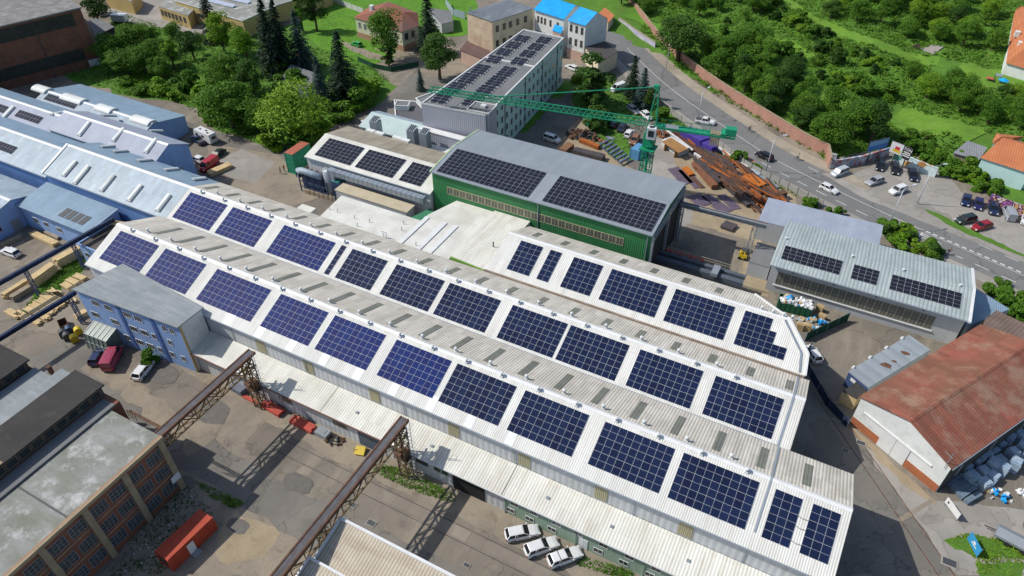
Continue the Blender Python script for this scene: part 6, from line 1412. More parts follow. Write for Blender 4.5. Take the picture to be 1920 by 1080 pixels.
car('estate',(690,230),(681,224),W_,'white car parked between the pale roofed shed and the lane')
car('mpv',(1035,260),(1050,265),W_,'white high-roofed car alone on the asphalt behind the green hall')
car('estate',(1072,126),(1063,122),W_,'white car at the foot of the tarp roofed gabled block')
car('van',(1159,165),(1146,170),W_,'white van under the dark pine tree beyond the crane jib',name='parked_van',scale=.9)
car('estate',(1188,205),(1200,214),SI,'silver estate car just above the crane jib near the tower')
car('hatch',(1213,216),(1221,223),W_,'white hatchback partly behind the crane apex tower')
car('saloon',(1167,238),(1174,227),paint('midnight',(.02,.03,.06)),'dark blue car left of the white hatchback below the jib')
car('hatch',(1152,231),(1158,222),BK,'black car at the left end of the row below the jib')
car('hatch',(1180,249),(1187,240),W_,'white hatchback between dark and bronze cars below the jib')
car('suv',(1190,262),(1183,273),BR_,'rusty bronze pickup-like car beside the light blue container')
car('pickup',(1322,227),(1333,229),W_,'white pickup on the road seen behind the counter jib',name='moving_car')
car('suv',(1433,292),(1421,286),BK,'black hatchback driving along the main road',name='moving_car')
car('hatch',(1555,353),(1568,359),W_,'white hatchback driving past the car park on the main road',name='moving_car')
car('mpv',(1574,323),(1561,328),paint('pale_silver',(.45,.50,.54)),'pale silver compact van at the left mouth of the car park')
car('estate',(1640,339),(1626,344),SI,'silver estate car alone in the middle of the car park')
car('suv',(1684,356),(1670,361),W_,'white car with dark windows at the road edge of the car park')
g_='black cars in front of the mural'
car('hatch',(1651,310),(1648,320),BK,'black car before the mural, leftmost, nearest the billboard post',g_)
car('hatch',(1679,317),(1679,327),paint('black2',(.018,.016,.02)),'black car before the mural, between the two billboard posts',g_)
car('estate',(1712,328),(1715,339),paint('ink',(.014,.014,.03)),'ink black car before the mural, rightmost of the three',g_)
car('suv',(1811,411),(1797,414),DG,'black-green hatchback parked nose to tail with the red car')
car('estate',(1841,423),(1824,428),RD,'red estate car at the edge of the car park road')
car('hatch',(1812,375),(1809,386),NV,'navy car at the hedge, left of the two dark blue ones')
car('hatch',(1835,382),(1833,393),paint('indigo',(.02,.018,.09)),'indigo car at the hedge, right beside the navy one')
car('suv',(1863,391),(1864,402),paint('dark_blue',(.015,.03,.07)),'dark blue car left of the grey van before the pink graffiti')
car('van',(1892,401),(1886,388),paint('van_grey',(.33,.36,.39)),'silver grey van before the pink graffiti wall',name='parked_van',scale=.9)
car('suv',(1925,410),(1921,423),W_,'white car cut by the right picture edge beside the grey van')
car('hatch',(668,82),(659,79),GN,'bright green car parked on the villa lawn')
car('hatch',(565,101),(553,98),RD,'red car under the spruces at the end of the small lane')
car('hatch',(580,122),(590,126),RD,'small red car half hidden by the blue spruce')
car('estate',(198,25),(209,21),SI,'silver car under the dark tree near the tall brick hall')
car('hatch',(348,44),(336,40),W_,'white car in front of the yellow row building')
for p in CP.values(): kill(p)
# camper
q=at(386,256,1.2); a=at(402,263,1.2); T=thing('camper','white camper caravan with roof hatches next to the farthest blue hall','camper',(q.x,q.y,0),math.atan2(a.y-q.y,a.x-q.x))
mb=MB(); mb.add([(-3,-1.1,.5),(3,-1.1,.5),(3,1.1,.5),(-3,1.1,.5),(-3.1,-1.1,1.8),(3.2,-1.1,1.8),(3.2,1.1,1.8),(-3.1,1.1,1.8),(-2.8,-1.05,2.8),(2.9,-1.05,2.8),(2.9,1.05,2.8),(-2.8,1.05,2.8)],[(0,3,2,1),(8,9,10,11)]+[(i,(i+1)%4,4+(i+1)%4,4+i) for i in range(4)]+[(4+i,4+(i+1)%4,8+(i+1)%4,8+i) for i in range(4)]); mb.build('body',W_,T,world=False)
for x,y in((-1.5,0),(.4,.3),(1.6,-.3)): mb=MB(); mb.box(x-.3,x+.3,y-.25,y+.25,2.78,2.88); mb.build('roof_hatch',M['dark_trim'],T,world=False)
for x in(-1.8,.4): mb=MB(); mb.box(x-.5,x+.5,-1.13,-1.1,1.5,2.1); mb.build('window',carglass,T,world=False)
mb=MB(); mb.box(3.16,3.21,-.6,.6,1.5,2.2); mb.build('window',carglass,T,world=False)
for x in(-.3,.5):
    for s in(-1,1): mb=MB(); mb.tube([(x,s*.9,.34),(x,s*1.12,.34)],.34,12); mb.build('wheel',M['rubber'],T,world=False)
q=at(1908,1015,.8); T=thing('trailer','grey covered trailer standing on the grass at the right edge','trailer',(q.x,q.y,0),R(-12))
mb=MB(); mb.box(-2.6,2.6,-1.05,1.05,.7,1.1); mb.add([(-2.6,-1.05,1.1),(2.6,-1.05,1.1),(2.6,1.05,1.1),(-2.6,1.05,1.1),(-2.5,0,1.7),(2.5,0,1.7)],[(0,1,5,4),(2,3,4,5),(0,4,3),(1,2,5)]); mb.build('body',M['grey_metal'],T,world=False)
for x in(-.9,.9):
    for s in(-1,1): mb=MB(); mb.tube([(x,s*.85,.4),(x,s*1.08,.4)],.4,12); mb.build('wheel',M['rubber'],T,world=False)
mb=MB(); mb.beam((-2.6,0,.8),(-3.9,0,.6),.12); mb.build('drawbar',M['dark_trim'],T,world=False)
# ================= PEOPLE =================
skin=plain('skin',(.48,.30,.22),.7); 
def person(label,pos,ang,top,legs,pose='walk',hair=(.06,.04,.03)):
    T=thing('person',label,'person',pos,ang)
    J={'pelvis':(0,0,.95,.14),'chest':(0.02,0,1.32,.16),'neck':(.02,0,1.5,.06),'head0':(.03,0,1.6,.085),'head1':(.03,0,1.74,.08)}
    if pose=='walk': legs_=[((.0,.1,.9,.09),(.14,.1,.5,.065),(.12,.1,.08,.045),(.26,.1,.04,.035)),((.0,-.1,.9,.09),(.0,-.1,.5,.065),(-.22,-.1,.1,.045),(-.1,-.1,.04,.035))]; arms=[((.02,.2,1.4,.055),(-.04,.26,1.14,.045),(.06,.26,.9,.03)),((.02,-.2,1.4,.055),(.08,-.26,1.14,.045),(.22,-.24,.94,.03))]
    else:
        J={'pelvis':(-.15,0,.95,.14),'chest':(.08,0,1.28,.16),'neck':(.16,0,1.43,.06),'head0':(.2,0,1.52,.085),'head1':(.23,0,1.66,.08)}
        legs_=[((-.12,.1,.92,.09),(.25,.1,.75,.065),(.12,.1,.35,.045),(.26,.1,.32,.035)),((-.12,-.1,.92,.09),(.2,-.1,.6,.065),(.05,-.1,.2,.045),(.18,-.1,.16,.035))]; arms=[((.1,.19,1.36,.055),(.3,.24,1.15,.045),(.52,.2,1.05,.03)),((.1,-.19,1.36,.055),(.3,-.24,1.15,.045),(.52,-.2,1.05,.03))]
    V=[J['pelvis'],J['chest'],J['neck'],J['head0'],J['head1']]; E=[(0,1),(1,2),(2,3),(3,4)]
    for l in legs_:
        b=len(V); V+=list(l); E+=[(0,b),(b,b+1),(b+1,b+2),(b+2,b+3)]
    for l in arms:
        b=len(V); V+=list(l); E+=[(1,b),(b,b+1),(b+1,b+2)]
    me=bpy.data.meshes.new('body'); me.from_pydata([v[:3] for v in V],E,[]); o=bpy.data.objects.new('body',me); COL.objects.link(o)
    md=o.modifiers.new('s','SKIN'); o.modifiers.new('u','SUBSURF').levels=1
    for i,v in enumerate(V): me.skin_vertices[0].data[i].radius=(v[3],v[3])
    me.skin_vertices[0].data[0].use_root=True
    bpy.context.view_layer.update(); dg=bpy.context.evaluated_depsgraph_get(); nm=bpy.data.meshes.new_from_object(o.evaluated_get(dg)); bpy.data.objects.remove(o)
    nm.materials.clear(); [nm.materials.append(m) for m in (skin,top,legs)]
    for p in nm.polygons:
        c=p.center; p.use_smooth=True; p.material_index=1 if (c.z>1.0 and c.z<(1.46 if pose=='walk' else 1.38) and not (pose!='walk' and c.x>.44) and not(pose=='walk' and c.z<1.0)) else (0 if c.z>1.3 else 2)
    b=bpy.data.objects.new('body',nm); COL.objects.link(b); b.parent=T
    h=J['head1']; mb=MB(); mb.tube([(h[0]-.03,0,h[2]-.06),(h[0]-.02,0,h[2]+.02),(h[0],0,h[2]+.09)],[.1,.105,.05],8); mb.build('hair',plain('hair%d'%len(bpy.data.materials),hair),T,world=False,smooth=True)
    return T
def bicycle(label,pos,ang,m):
    T=thing('bicycle',label,'bicycle',pos,ang); mb=MB()
    mb.tube([(-.5,0,.35),(-.1,0,.35),(.35,0,.85),(-.2,0,.8),(-.5,0,.35)],.02,5); mb.tube([(-.1,0,.35),(-.22,0,.92)],.02,5); mb.tube([(.5,0,.35),(.33,0,.95)],.02,5); mb.build('frame',m,T,world=False)
    for x in(-.5,.5):
        w=MB(); w.tube([(x+.33*math.cos(a*.3927),0,.35+.33*math.sin(a*.3927)) for a in range(17)],.022,5); w.build('wheel',M['rubber'],T,world=False)
    mb=MB(); mb.tube([(.36,-.25,1.03),(.33,0,.98),(.36,.25,1.03)],.018,5); mb.build('handlebar',M['dark_trim'],T,world=False)
    mb=MB(); mb.obox((-.24,0,.94),(.13,0,0),(0,.06,0),(0,0,.03)); mb.build('saddle',M['dark_trim'],T,world=False); return T
redj=plain('red_jacket',(.45,.04,.03)); drk=plain('dark_trousers',(.03,.035,.05)); blk=plain('black_shirt',(.02,.02,.022)); pale=plain('pale_shirt',(.55,.50,.36))
p=at(527,326); person('worker in dark blue clothes walking on the dirt near the containers','' if False else (p.x,p.y,.05),R(200),plain('maroon_jacket',(.20,.04,.04)),drk)
p=at(534,322); person('worker in bright red jacket walking on the dirt near the containers',(p.x,p.y,.05),R(150),redj,drk)
ra=math.atan2(*(lambda a,b:(b.y-a.y,b.x-a.x))(at(1447,297),at(1513,332)))
for (px,py,tp,lab) in ((1404,247,blk,'black clothes'),(1494,300,pale,'pale yellow shirt')):
    p=at(px,py); bicycle('bicycle ridden by the cyclist in %s on the far pavement'%lab,(p.x,p.y,.16),ra,M['dark_trim']); person('cyclist in %s riding along the far pavement'%lab,(p.x,p.y,.19),ra,tp,drk,'ride')
p=at(1776,477); bicycle('bicycle ridden by the lone cyclist near the painted triangle',(p.x,p.y,.08),ra,M['dark_trim']); person('cyclist in brown top riding on the near lane by the painted triangle',(p.x,p.y,.11),ra,plain('brown_top',(.18,.10,.07)),drk,'ride')
p=at(1777,476)
# ================= LUMBER AND YARD GOODS =================
def stack(name,label,pa,pb,w,h,m,z0=0.02,rows=3,cols=3,group=None,cat='timber stack',jit=.04,gap=.03,za=None):
    """bundle of parallel pieces lying from ground pixel pa to pb"""
    a=at(*pa,z0+h/2 if za is None else za);b=at(*pb,z0+h/2 if za is None else za); a.z=b.z=0; d=(b-a).normalized(); n=Vector((-d.y,d.x,0)); L=(b-a).length
    T=MB()
    for r in range(rows):
        for c in range(cols):
            j=rg.uniform(-jit,jit)*L; zc=z0+(r+.5)*h/rows; o_=((c+.5)/cols-.5)*w
            T.obox((a+b)/2+n*o_+d*j+Vector((0,0,zc)),d*(L/2),n*(w/cols/2-gap/2),(0,0,h/rows/2-gap/2))
    for f_ in (.2,.8): T.obox(a.lerp(b,f_)+Vector((0,0,z0/2+.005)),n*w/2,d*.06,(0,0,max(z0/2-.006,.004)))
    return tag(T.build(name,m),label,cat,group)
L_='timber_stack'
stack(L_,'long timber stack against the blue workshop wall in the lumber court',(60,437),(105,458),1.3,.8,M['wood'],.1,3,4)
stack(L_,'dark weathered boards leaning behind the court timber stack',(85,435),(110,447),.7,.5,M['wood_grey'],.1,2,3)
stack(L_,'low timber stack along the blue wing wall at the left edge',(2,460),(40,443),.9,.7,M['wood_grey'],.1,2,3)
stack(L_,'tall timber stack nearest the workshop end beneath the upper blue rail',(105,494),(152,468),1.6,1.9,M['wood'],.1,5,3)
stack(L_,'tall timber stack in the middle beneath the upper blue rail',(60,530),(102,500),1.5,1.9,M['wood'],.1,5,3)
stack(L_,'lower of two timber stacks at the left below the upper blue rail',(22,560),(58,538),1.1,1.1,M['wood_grey'],.1,4,3)
stack(L_,'upper of two timber stacks at the left below the upper blue rail',(6,556),(50,528),1.0,1.1,M['wood'],.1,4,3)
rowp=[((14,582),(36,594)),((30,586),(74,606)),((50,578),(90,598)),((60,570),(98,588)),((72,562),(108,580)),((80,552),(118,574)),((94,544),(126,566)),((104,548),(140,566)),((118,532),(142,545)),((128,524),(150,534)),((140,516),(160,524))]
for k,(pa,pb) in enumerate(rowp): stack('board_pile','pale board pile in the row along the weeds, %s from left'%ORD[k],pa,pb,1.15,.55,M['wood'],.06,3,4,'board piles along the weeds',jit=.05)
stack(L_,'short timber stack at the left corner of the blue building',(142,596),(163,584),1.2,.9,M['wood'],.1,3,3)
stack(L_,'pale stack of boards behind the red van at the garage hall',(392,326),(432,309),1.9,.9,M['wood'],.1,4,4,jit=.06)
for k,(px,py,m,c) in enumerate([(130,620,M['navy_steel'],'navy'),(147,622,M['yellow'],'yellow'),(118,626,M['dark_trim'],'dark'),(126,632,M['dark_trim'],'charcoal'),(140,636,M['yellow'],'bright yellow')]):
    q=at(px,py,.6); T=thing('waste_bin','%s wheeled waste bin, %s of the five beside the porch'%(c,ORD[k]),'waste bin',(q.x,q.y,0),R(-25)); mb=MB(); mb.prism([(-.45,-.6),(.45,-.6),(.45,.6),(-.45,.6)],.15,1.0); mb.build('bin',m,T,world=False)
    mb=MB(); mb.tube([(-.48,0,1.0),(.48,0,1.0)],.58,12); mb.build('lid',m,T,world=False)
    for x in(-.35,.35): mb=MB(); mb.tube([(x,-.5,.1),(x+.06,-.5,.1)],.1,8); mb.build('wheel',M['rubber'],T,world=False)
def openbox(name,label,c,ang,L,Wd,H,m,cat,fill=None,ribs=0,z0=0.1):
    T=thing(name,label,cat,c,ang); mb=MB(); t=.08
    mb.box(-L/2,L/2,-Wd/2,-Wd/2+t,z0,H); mb.box(-L/2,L/2,Wd/2-t,Wd/2,z0,H); mb.box(-L/2,-L/2+t,-Wd/2+t,Wd/2-t,z0,H); mb.box(L/2-t,L/2,-Wd/2+t,Wd/2-t,z0,H); mb.box(-L/2+t,L/2-t,-Wd/2+t,Wd/2-t,z0,z0+.1)
    for k in range(ribs):
        x=-L/2+(k+.5)*L/ribs; mb.box(x-.06,x+.06,-Wd/2-.07,-Wd/2,z0,H-.05); mb.box(x-.06,x+.06,Wd/2,Wd/2+.07,z0,H-.05)
    mb.build('shell',m,T,world=False)
    if fill:
        for nme,mm,cnt,sz in fill:
            mb=MB()
            for k in range(cnt):
                x=rg.uniform(-L/2+.3,L/2-.3);y=rg.uniform(-Wd/2+.3,Wd/2-.3);s=sz*rg.uniform(.6,1.3); e=Euler((rg.random()*3,rg.random()*3,rg.random()*3)).to_matrix()
                mb.obox((x,y,H-.15+rg.uniform(-.1,.35)),e@Vector((s,0,0)),e@Vector((0,s*.8,0)),e@Vector((0,0,s*.5)))
            o=mb.build(nme,mm,T,world=False); o['kind']='stuff'
    return T
q=at(120,610,.5); openbox('skip','rusty open skip beside the waste bins',(q.x,q.y,0),R(-25),2.4,1.4,1.2,M['rust'],'skip')
q=at(1490,575,.8); grn=mat('skip_green',(.02,.12,.06),(.015,.09,.045),rough=.6)
openbox('rubbish_skip','dark green skip heaped with white and blue rubbish bags',(q.x,q.y,0),R(4),6.0,2.4,2.0,grn,'skip',fill=[('rubbish',M['white_metal'],60,.32),('rubbish',M['tarp_blue'],5,.35),('rubbish',M['wood'],8,.3)],ribs=7)
def pallets(label,pc,n,ang,z0=.02,cat='pallet stack',tilt=0):
    q=at(*pc,n*.07); mb=MB(); d=Vector((math.cos(ang),math.sin(ang),0)); nn=Vector((-d.y,d.x,0))
    for k in range(n):
        z=z0+k*.145+.06; c=Vector((q.x,q.y,z))
        for i in range(7): mb.obox(c+d*((i/6-.5)*1.1)+Vector((0,0,.05)),d*.045,nn*.4,(0,0,.012))
        for j in(-1,0,1): mb.obox(c+nn*j*.35,d*.6,nn*.05,(0,0,.036))
    return tag(mb.build('pallet_stack',M['wood']),label,cat)
pallets('tall pallet stack beside the green skip, rear one',(1537,578),9,R(-10)); pallets('pallet stack with yellow sides in front of the rear stack',(1541,594),8,R(-12)); 
for k,(px,py) in enumerate([(1500,612),(1514,614)]): pallets('tall pallet stack by the navy mesh fence, %s one'%('left' if k==0 else 'right'),(px,py),10,R(3))
pallets('short pallet stack behind the blue rubbish sacks',(1524,600),4,R(20)); pallets('brown pallet stack at the front of the wrapped bales',(1848,915),5,R(-28)); 
def heap(label,pc,r,mats,n,sz,zmax=.7,cat='rubbish heap',name='rubbish_heap'):
    q=at(*pc,.2); T=thing(name,label,cat,(q.x,q.y,0))
    for mi,(nm,mm) in enumerate(mats):
        mb=MB()
        for k in range(n):
            a=rg.random()*6.28;rr__=r*math.sqrt(rg.random());s=sz*rg.uniform(.5,1.4);e=Euler((rg.random()*3,rg.random()*3,rg.random()*3)).to_matrix()
            mb.obox((rr__*math.cos(a),rr__*.7*math.sin(a),.12+zmax*(1-rr__/r)*rg.random()),e@Vector((s,0,0)),e@Vector((0,s*.7,0)),e@Vector((0,0,s*.35)))
        o=mb.build(nm,mm,T,world=False); o['kind']='stuff'
    return T
heap('blue sacks and plastic sheet rubbish beside the green screen fence',(1537,608),2.1,[('sack',M['tarp_blue']),('sheet',plain('pale_plastic',(.42,.50,.55)))],14,.35)
heap('loose pale plastic waste between skip and pallets',(1503,600),1.3,[('sheet',plain('pale_plastic2',(.45,.52,.58))),('scrap',M['wood'])],14,.28)
heap('white and blue film rubbish beside the brown pallet stack',(1872,926),1.8,[('sheet',M['white_metal']),('sack',M['tarp_blue'])],10,.38)
heap('white rubble bag pile at the right picture edge',(1920,925),.9,[('sack',M['white_metal'])],14,.28)
wrap=mat('blue_white_film',(.24,.34,.46),(.40,.47,.53),scale=1.3,rough=.3,spec=.5,fine=.25)
bp_=[(1812,872),(1833,860),(1852,848),(1865,838),(1877,828),(1893,818),(1910,808),(1825,890),(1846,880),(1864,868),(1880,858),(1900,848),(1918,835),(1850,900),(1866,888),(1885,876),(1905,866),(1842,853),(1930,850),(1926,820)]
for k,(px,py) in enumerate(bp_):
    q=at(px,py,1.6); h=rg.uniform(1.3,2.2); mb=MB(); s=rg.uniform(.62,.8); a_=rg.uniform(-.3,.3)-.5
    d=Vector((math.cos(a_),math.sin(a_),0)); nn=Vector((-d.y,d.x,0))
    mb.obox((q.x,q.y,.15+h*.42),d*s,nn*s,(0,0,h*.42)); mb.obox((q.x,q.y,.15+h*.9),d*s*.85,nn*s*.85,(0,0,h*.06)); mb.obox((q.x,q.y,.08),d*s,nn*s,(0,0,.07))
    tag(mb.build('wrapped_pallet',wrap),'blue film-wrapped bale beside the red roofed hall, %s of the cluster'%ORD[k],'bale','wrapped bales')
for k,(pa,pb) in enumerate([((1777,908),(1805,893)),((1785,917),(1813,898)),((1793,924),(1820,907)),((1800,932),(1829,913)),((1811,941),(1837,926))]):
    stack('panel_bundle','long grey-blue panel bundle before the bales, %s from the hall'%ORD[k],pa,pb,.75,.7,mat('slate_blue_panel',(.17,.23,.29),(.12,.16,.21),scale=.9) if k==0 else bpy.data.materials['slate_blue_panel'],.08,2,1,'panel bundles',cat='panel bundle',jit=.01)
for k,(px,py,s) in enumerate([(1808,884,.9),(1825,898,1.0)]):
    q=at(px,py,.6); mb=MB(); 
    for j in range(4): mb.tube([(q.x+s*math.cos(a*.5236),q.y+s*math.sin(a*.5236),.15+j*.2) for a in range(13)],.11,6,cap=False)
    tag(mb.build('hose_coil',M['galv']),'coil of blue grey pipe beside the bales, %s one'%('upper' if k==0 else 'lower'),'coil')
# banners
q=at(1785,955,.8); T=thing('banner','narrow white banner sign standing by the gate posts','banner',(q.x,q.y,0),R(-52)); mb=MB(); mb.box(-1.35,1.35,-.03,.03,.5,1.7); mb.build('board',M['white_metal'],T,world=False); mb=MB(); mb.box(-1.0,-.75,-.045,-.032,.9,1.3); mb.build('emblem',M['dark_trim'],T,world=False)
for x in(-1.2,1.2): mb=MB(); mb.box(x-.04,x+.04,.035,.1,0,1.7); mb.build('post',M['galv'],T,world=False)
q=at(1826,1022,.9); T=thing('banner','blue banner sign with white lettering on the grass verge','banner',(q.x,q.y,0),R(-62)); mb=MB(); mb.box(-1.3,1.3,-.04,.04,.3,1.9); mb.build('board',plain('banner_blue',(.03,.28,.55)),T,world=False)
for x in(-1.25,1.25): mb=MB(); mb.box(x-.04,x+.04,.045,.11,0,2.0); mb.build('post',M['galv'],T,world=False)
letters(T,'eon',T.matrix_basis@Vector((.1,-.05,1.1)),T.matrix_basis.to_3x3()@Vector((1,0,0)),T.matrix_basis.to_3x3()@Vector((0,-1,0)),.9,M['white_metal']) if False else None
mb=MB(); mb.box(-.55,.55,-.055,-.042,.85,1.0); mb.box(-.3,.2,-.055,-.042,1.15,1.5); mb.build('lettering',M['white_metal'],T,world=False)
for k,(px,py) in enumerate([(1615,823),(1586,810)][:1]):
    pass
for k,(px,py,s) in enumerate([(1614,831,.7),(1780,1055,1.0),(1585,845,.5),(660,946,.7),(696,981,.7),(875,1060,.5),(1420,425,.6),(1377,455,.6)]):
    q=at(px,py); mb=MB(); mb.box(q.x-s,q.x+s,q.y-s*.7,q.y+s*.7,.0,.09); mb.box(q.x-s*.8,q.x+s*.8,q.y-s*.5,q.y+s*.5,.09,.1,1)
    struct(mb.build('manhole_cover',[M['concrete'],M['dark_trim']]))
# goods along the annex
stack('beam_bundle','long red beam bundle by the annex wall, left one',(494,755),(528,775),1.4,.7,M['coral'] if 'coral' in M else M.setdefault('coral',mat('coral_red_steel',(.52,.10,.07),(.42,.08,.06),scale=.8)),.1,2,5,cat='beam bundle',jit=.02)
stack('beam_bundle','long red beam bundle by the annex wall, right one',(548,785),(588,806),1.4,.7,M['coral'],.1,2,5,cat='beam bundle',jit=.03)
stack('beam_bundle','thin red bars lying at the foot of the rusty tower',(456,742),(486,757),.6,.25,M['coral'],.1,1,3,cat='beam bundle',jit=.05)
q=at(606,812,.5); mb=MB(); mb.obox((q.x,q.y,.5),(1.1,0,0),(0,.7,0),(0,0,.45)); mb.obox((q.x+.1,q.y,.98),(.45,0,0),(0,.4,0),(0,0,.03)); tag(mb.build('steel_tank',M['grey_metal']),'dark steel tank with white hatch beyond the red beams','tank')
q=at(531,738,.5); q=at(515,727,.8)
q=at(529,738,.6); mb=MB(); q=at(443+2,727,.6) if False else at(535-88,728,.6); mb.obox((q.x,q.y,.55),(1.3,-.1,0),(.05,.7,0),(0,0,.5)); tag(mb.build('covered_crate',mat('grey_tarp',(.16,.18,.23))),'grey covered crate under the left rusty bridge beside red bars','crate')
heap('scrap and weeds heap before the slate blue gate',(626,825),1.5,[('scrap',M['rust']),('scrap',M['dark_trim'])],12,.25,.4,'scrap heap','scrap_heap')
q=at(676,845,.3); mb=MB(); mb.obox((q.x,q.y,.3),(.7,.2,0),(-.2,.6,.2),(0,-.1,.2)); mb.obox((q.x-.9,q.y-.4,.5),(.05,0,0),(0,.05,0),(0,0,.5)); tag(mb.build('yellow_tarp_bundle',M['yellow']),'small yellow tarpaulin bundle lying by the slate blue gate','bundle')
# ================= STEEL YARD =================
purple=mat('violet_steel',(.09,.06,.33),(.065,.045,.25),scale=.7,rough=.5); wsteel=plain('white_primed_steel',(.66,.67,.66),.5)
S_=lambda lab,pa,pb,w,h,m,rows=2,cols=3,z0=.15,jit=.02,name='beam_bundle',gap=.08: stack(name,lab,pa,pb,w,h,m,z0,rows,cols,cat='steel bundle',jit=jit,gap=gap)
S_('tall violet beam stack, upper one beside the crane',(1284,248),(1322,268),3.6,2.4,purple,6,5,gap=.12)
S_('violet beam stack lower down with rust showing behind it',(1306,262),(1340,282),2.4,2.0,purple,4,4,gap=.12)
S_('orange-topped white slatted steel stack beside the crane lane',(1250,262),(1282,283),3.2,.3,mat('orange_plywood',(.38,.20,.08),(.30,.16,.06),scale=.7),1,2,1.85)
S_('white slatted steel rack under the orange boards',(1250,264),(1282,285),3.3,1.7,wsteel,6,1,.12,gap=.12,jit=0)
S_('long white column lying over the rusty beams',(1250,244),(1300,282),.45,.4,wsteel,1,1,1.2)
S_('short white column end on the rusty beams',(1302,287),(1314,295),.5,.4,wsteel,1,1,1.4)
S_('long rusty box girder with holes lying towards the green hall',(1302,306),(1340,350),1.5,1.1,mat('rust_red_girder',(.26,.11,.06),(.18,.08,.05),scale=.8,fine=.2),1,1,.2)
S_('dark rails lying along the long rusty box girder',(1308,302),(1350,342),1.2,.35,M['steel_dark'],1,4,1.35,gap=.12)
S_('very long dark brown beams across the steel yard',(1285,268),(1380,322),.9,.9,M['rust'],2,2)
S_('second run of dark brown beams beside the violet stack',(1320,283),(1378,318),.8,1.3,M['steel_dark'],3,2)
S_('long orange beam pair in the middle of the steel yard',(1315,298),(1408,362),1.0,.5,M['orange_steel'],1,3,.9,gap=.2)
S_('tangle of orange bars left of the long orange pair',(1328,312),(1372,342),1.6,.5,M['orange_steel'],1,4,.2,jit=.12,gap=.2)
S_('rust brown angle bars beside the bright orange plates',(1375,322),(1425,362),1.3,.7,M['rust'],2,4,.2,jit=.05,gap=.12)
S_('bright orange rusty plate stack near the roadside panels',(1398,330),(1427,350),3.6,.8,mat('bright_orange_rust',(.52,.16,.025),(.40,.12,.02),scale=.5,fine=.15),2,1,.3)
S_('small bright orange plates at the lower end of the yard',(1412,365),(1432,378),1.8,.5,bpy.data.materials['bright_orange_rust'],1,2,.2,jit=.06)
S_('dark plate stack running down to the lilac roof, upper half',(1361,342),(1386,364),2.3,.9,M['steel_dark'],3,1)
S_('dark plate stack running down to the lilac roof, lower half',(1386,364),(1408,384),2.3,.8,M['steel_dark'],3,1)
S_('small bright orange plate left of the box girder',(1284,314),(1297,328),1.5,.5,bpy.data.materials['bright_orange_rust'],1,2,.2)
S_('narrow rusty rails between box girder and violet plates',(1296,332),(1318,352),1.0,.35,M['rust'],1,3,.1,gap=.18)
S_('heavy dark block beams by the lilac roof corner',(1438,352),(1462,366),1.8,.9,M['rust'],2,3)
S_('brown rusty bin block at the end of the dark beams',(1462,362),(1470,368),1.8,1.6,M['rust'],1,1)
S_('white painted purlins by the roadside fence, upper run',(1344,276),(1378,296),1.5,.6,wsteel,2,4,gap=.1)
S_('white painted purlins by the roadside fence, lower run',(1386,302),(1404,314),1.0,.5,wsteel,1,2)
S_('dark brown bars lying behind the white purlins',(1340,290),(1376,308),1.6,.7,M['rust'],2,4,jit=.06,gap=.12)
S_('grey sheet pack at the roadside fence beyond the orange plates',(1407,318),(1425,328),1.3,.5,M['pale_blue_roof'],1,1)
S_('long grey pipe run along the fence right of the orange plates',(1425,330),(1460,352),.7,.4,M['galv'],1,2)
vp_=mat('violet_grey_plate',(.135,.105,.15),(.11,.085,.12),scale=.5,rough=.55,stain=(.7,(.22,.13,.09),.4))
for k,(pa,pb,w) in enumerate([((1262,315),(1290,345),3.0),((1280,318),(1312,352),2.6),((1300,365),(1322,385),3.6),((1322,366),(1345,382),2.4),((1352,365),(1382,392),2.2),((1342,382),(1365,398),3.0)]):
    S_('flat violet grey plates spread on the yard floor, %s patch from left'%ORD[k],pa,pb,w,.16,vp_,1,2,.06,name='steel_plates')
dk='dark grey steel plate'
S_('brown plates leaning at the corner of the yard lane',(1350,408),(1392,428),1.6,.4,M['rust'],1,2,.1) if False else None
T_=at(1375,425); stack('plate_table','tilted brown plate table at the beam yard edge',(1355,420),(1378,428),2.6,.6,M['steel_dark'],.1,2,2,cat='steel bundle')
# the tangle of long rusty beams
sy=[(1270,262),(1292,250),(1340,282),(1400,318),(1440,345),(1470,372),(1440,388),(1412,392),(1388,372),(1340,352),(1300,300)]
SYW=[at(*p) for p in sy]; rb_=random.Random(9); k=0
rm=[M['rust'],M['rust'],M['steel_dark'],M['orange_steel'],mat('brown_primer_steel',(.15,.07,.045),(.11,.055,.04),scale=1,rough=.8,fine=.2)]
def inp(x,y,P):
    c=False;n=len(P)
    for i in range(n):
        a,b=P[i],P[(i+1)%n]
        if (a.y>y)!=(b.y>y) and x<(b.x-a.x)*(y-a.y)/(b.y-a.y)+a.x: c=not c
    return c
A0=at(1290,262);A1=at(1420,368); dd=(A1-A0).normalized()
while k<95:
    x=rb_.uniform(-36,0);y=rb_.uniform(118,160)
    if not inp(x,y,SYW): continue
    an=math.atan2(dd.y,dd.x)+rb_.gauss(0,.14); d=Vector((math.cos(an),math.sin(an),0)); n_=Vector((-d.y,d.x,0)); L2=rb_.uniform(2.2,6.5); wv=rb_.uniform(.15,.38); hv=rb_.uniform(.15,.4); z=rb_.uniform(.2,1.5)
    mb=MB(); c_=Vector((x,y,z)); mb.obox(c_+Vector((0,0,hv/2)),d*L2,n_*wv/2,(0,0,.025)); mb.obox(c_-Vector((0,0,hv/2)),d*L2,n_*wv/2,(0,0,.025)); mb.obox(c_,d*L2,n_*.02,(0,0,hv/2-.026))
    tag(mb.build('rusty_beam',rm[k%5]),'long rusty beam in the tangle of beams filling the steel yard','beam','rusty beams of the steel yard'); k+=1
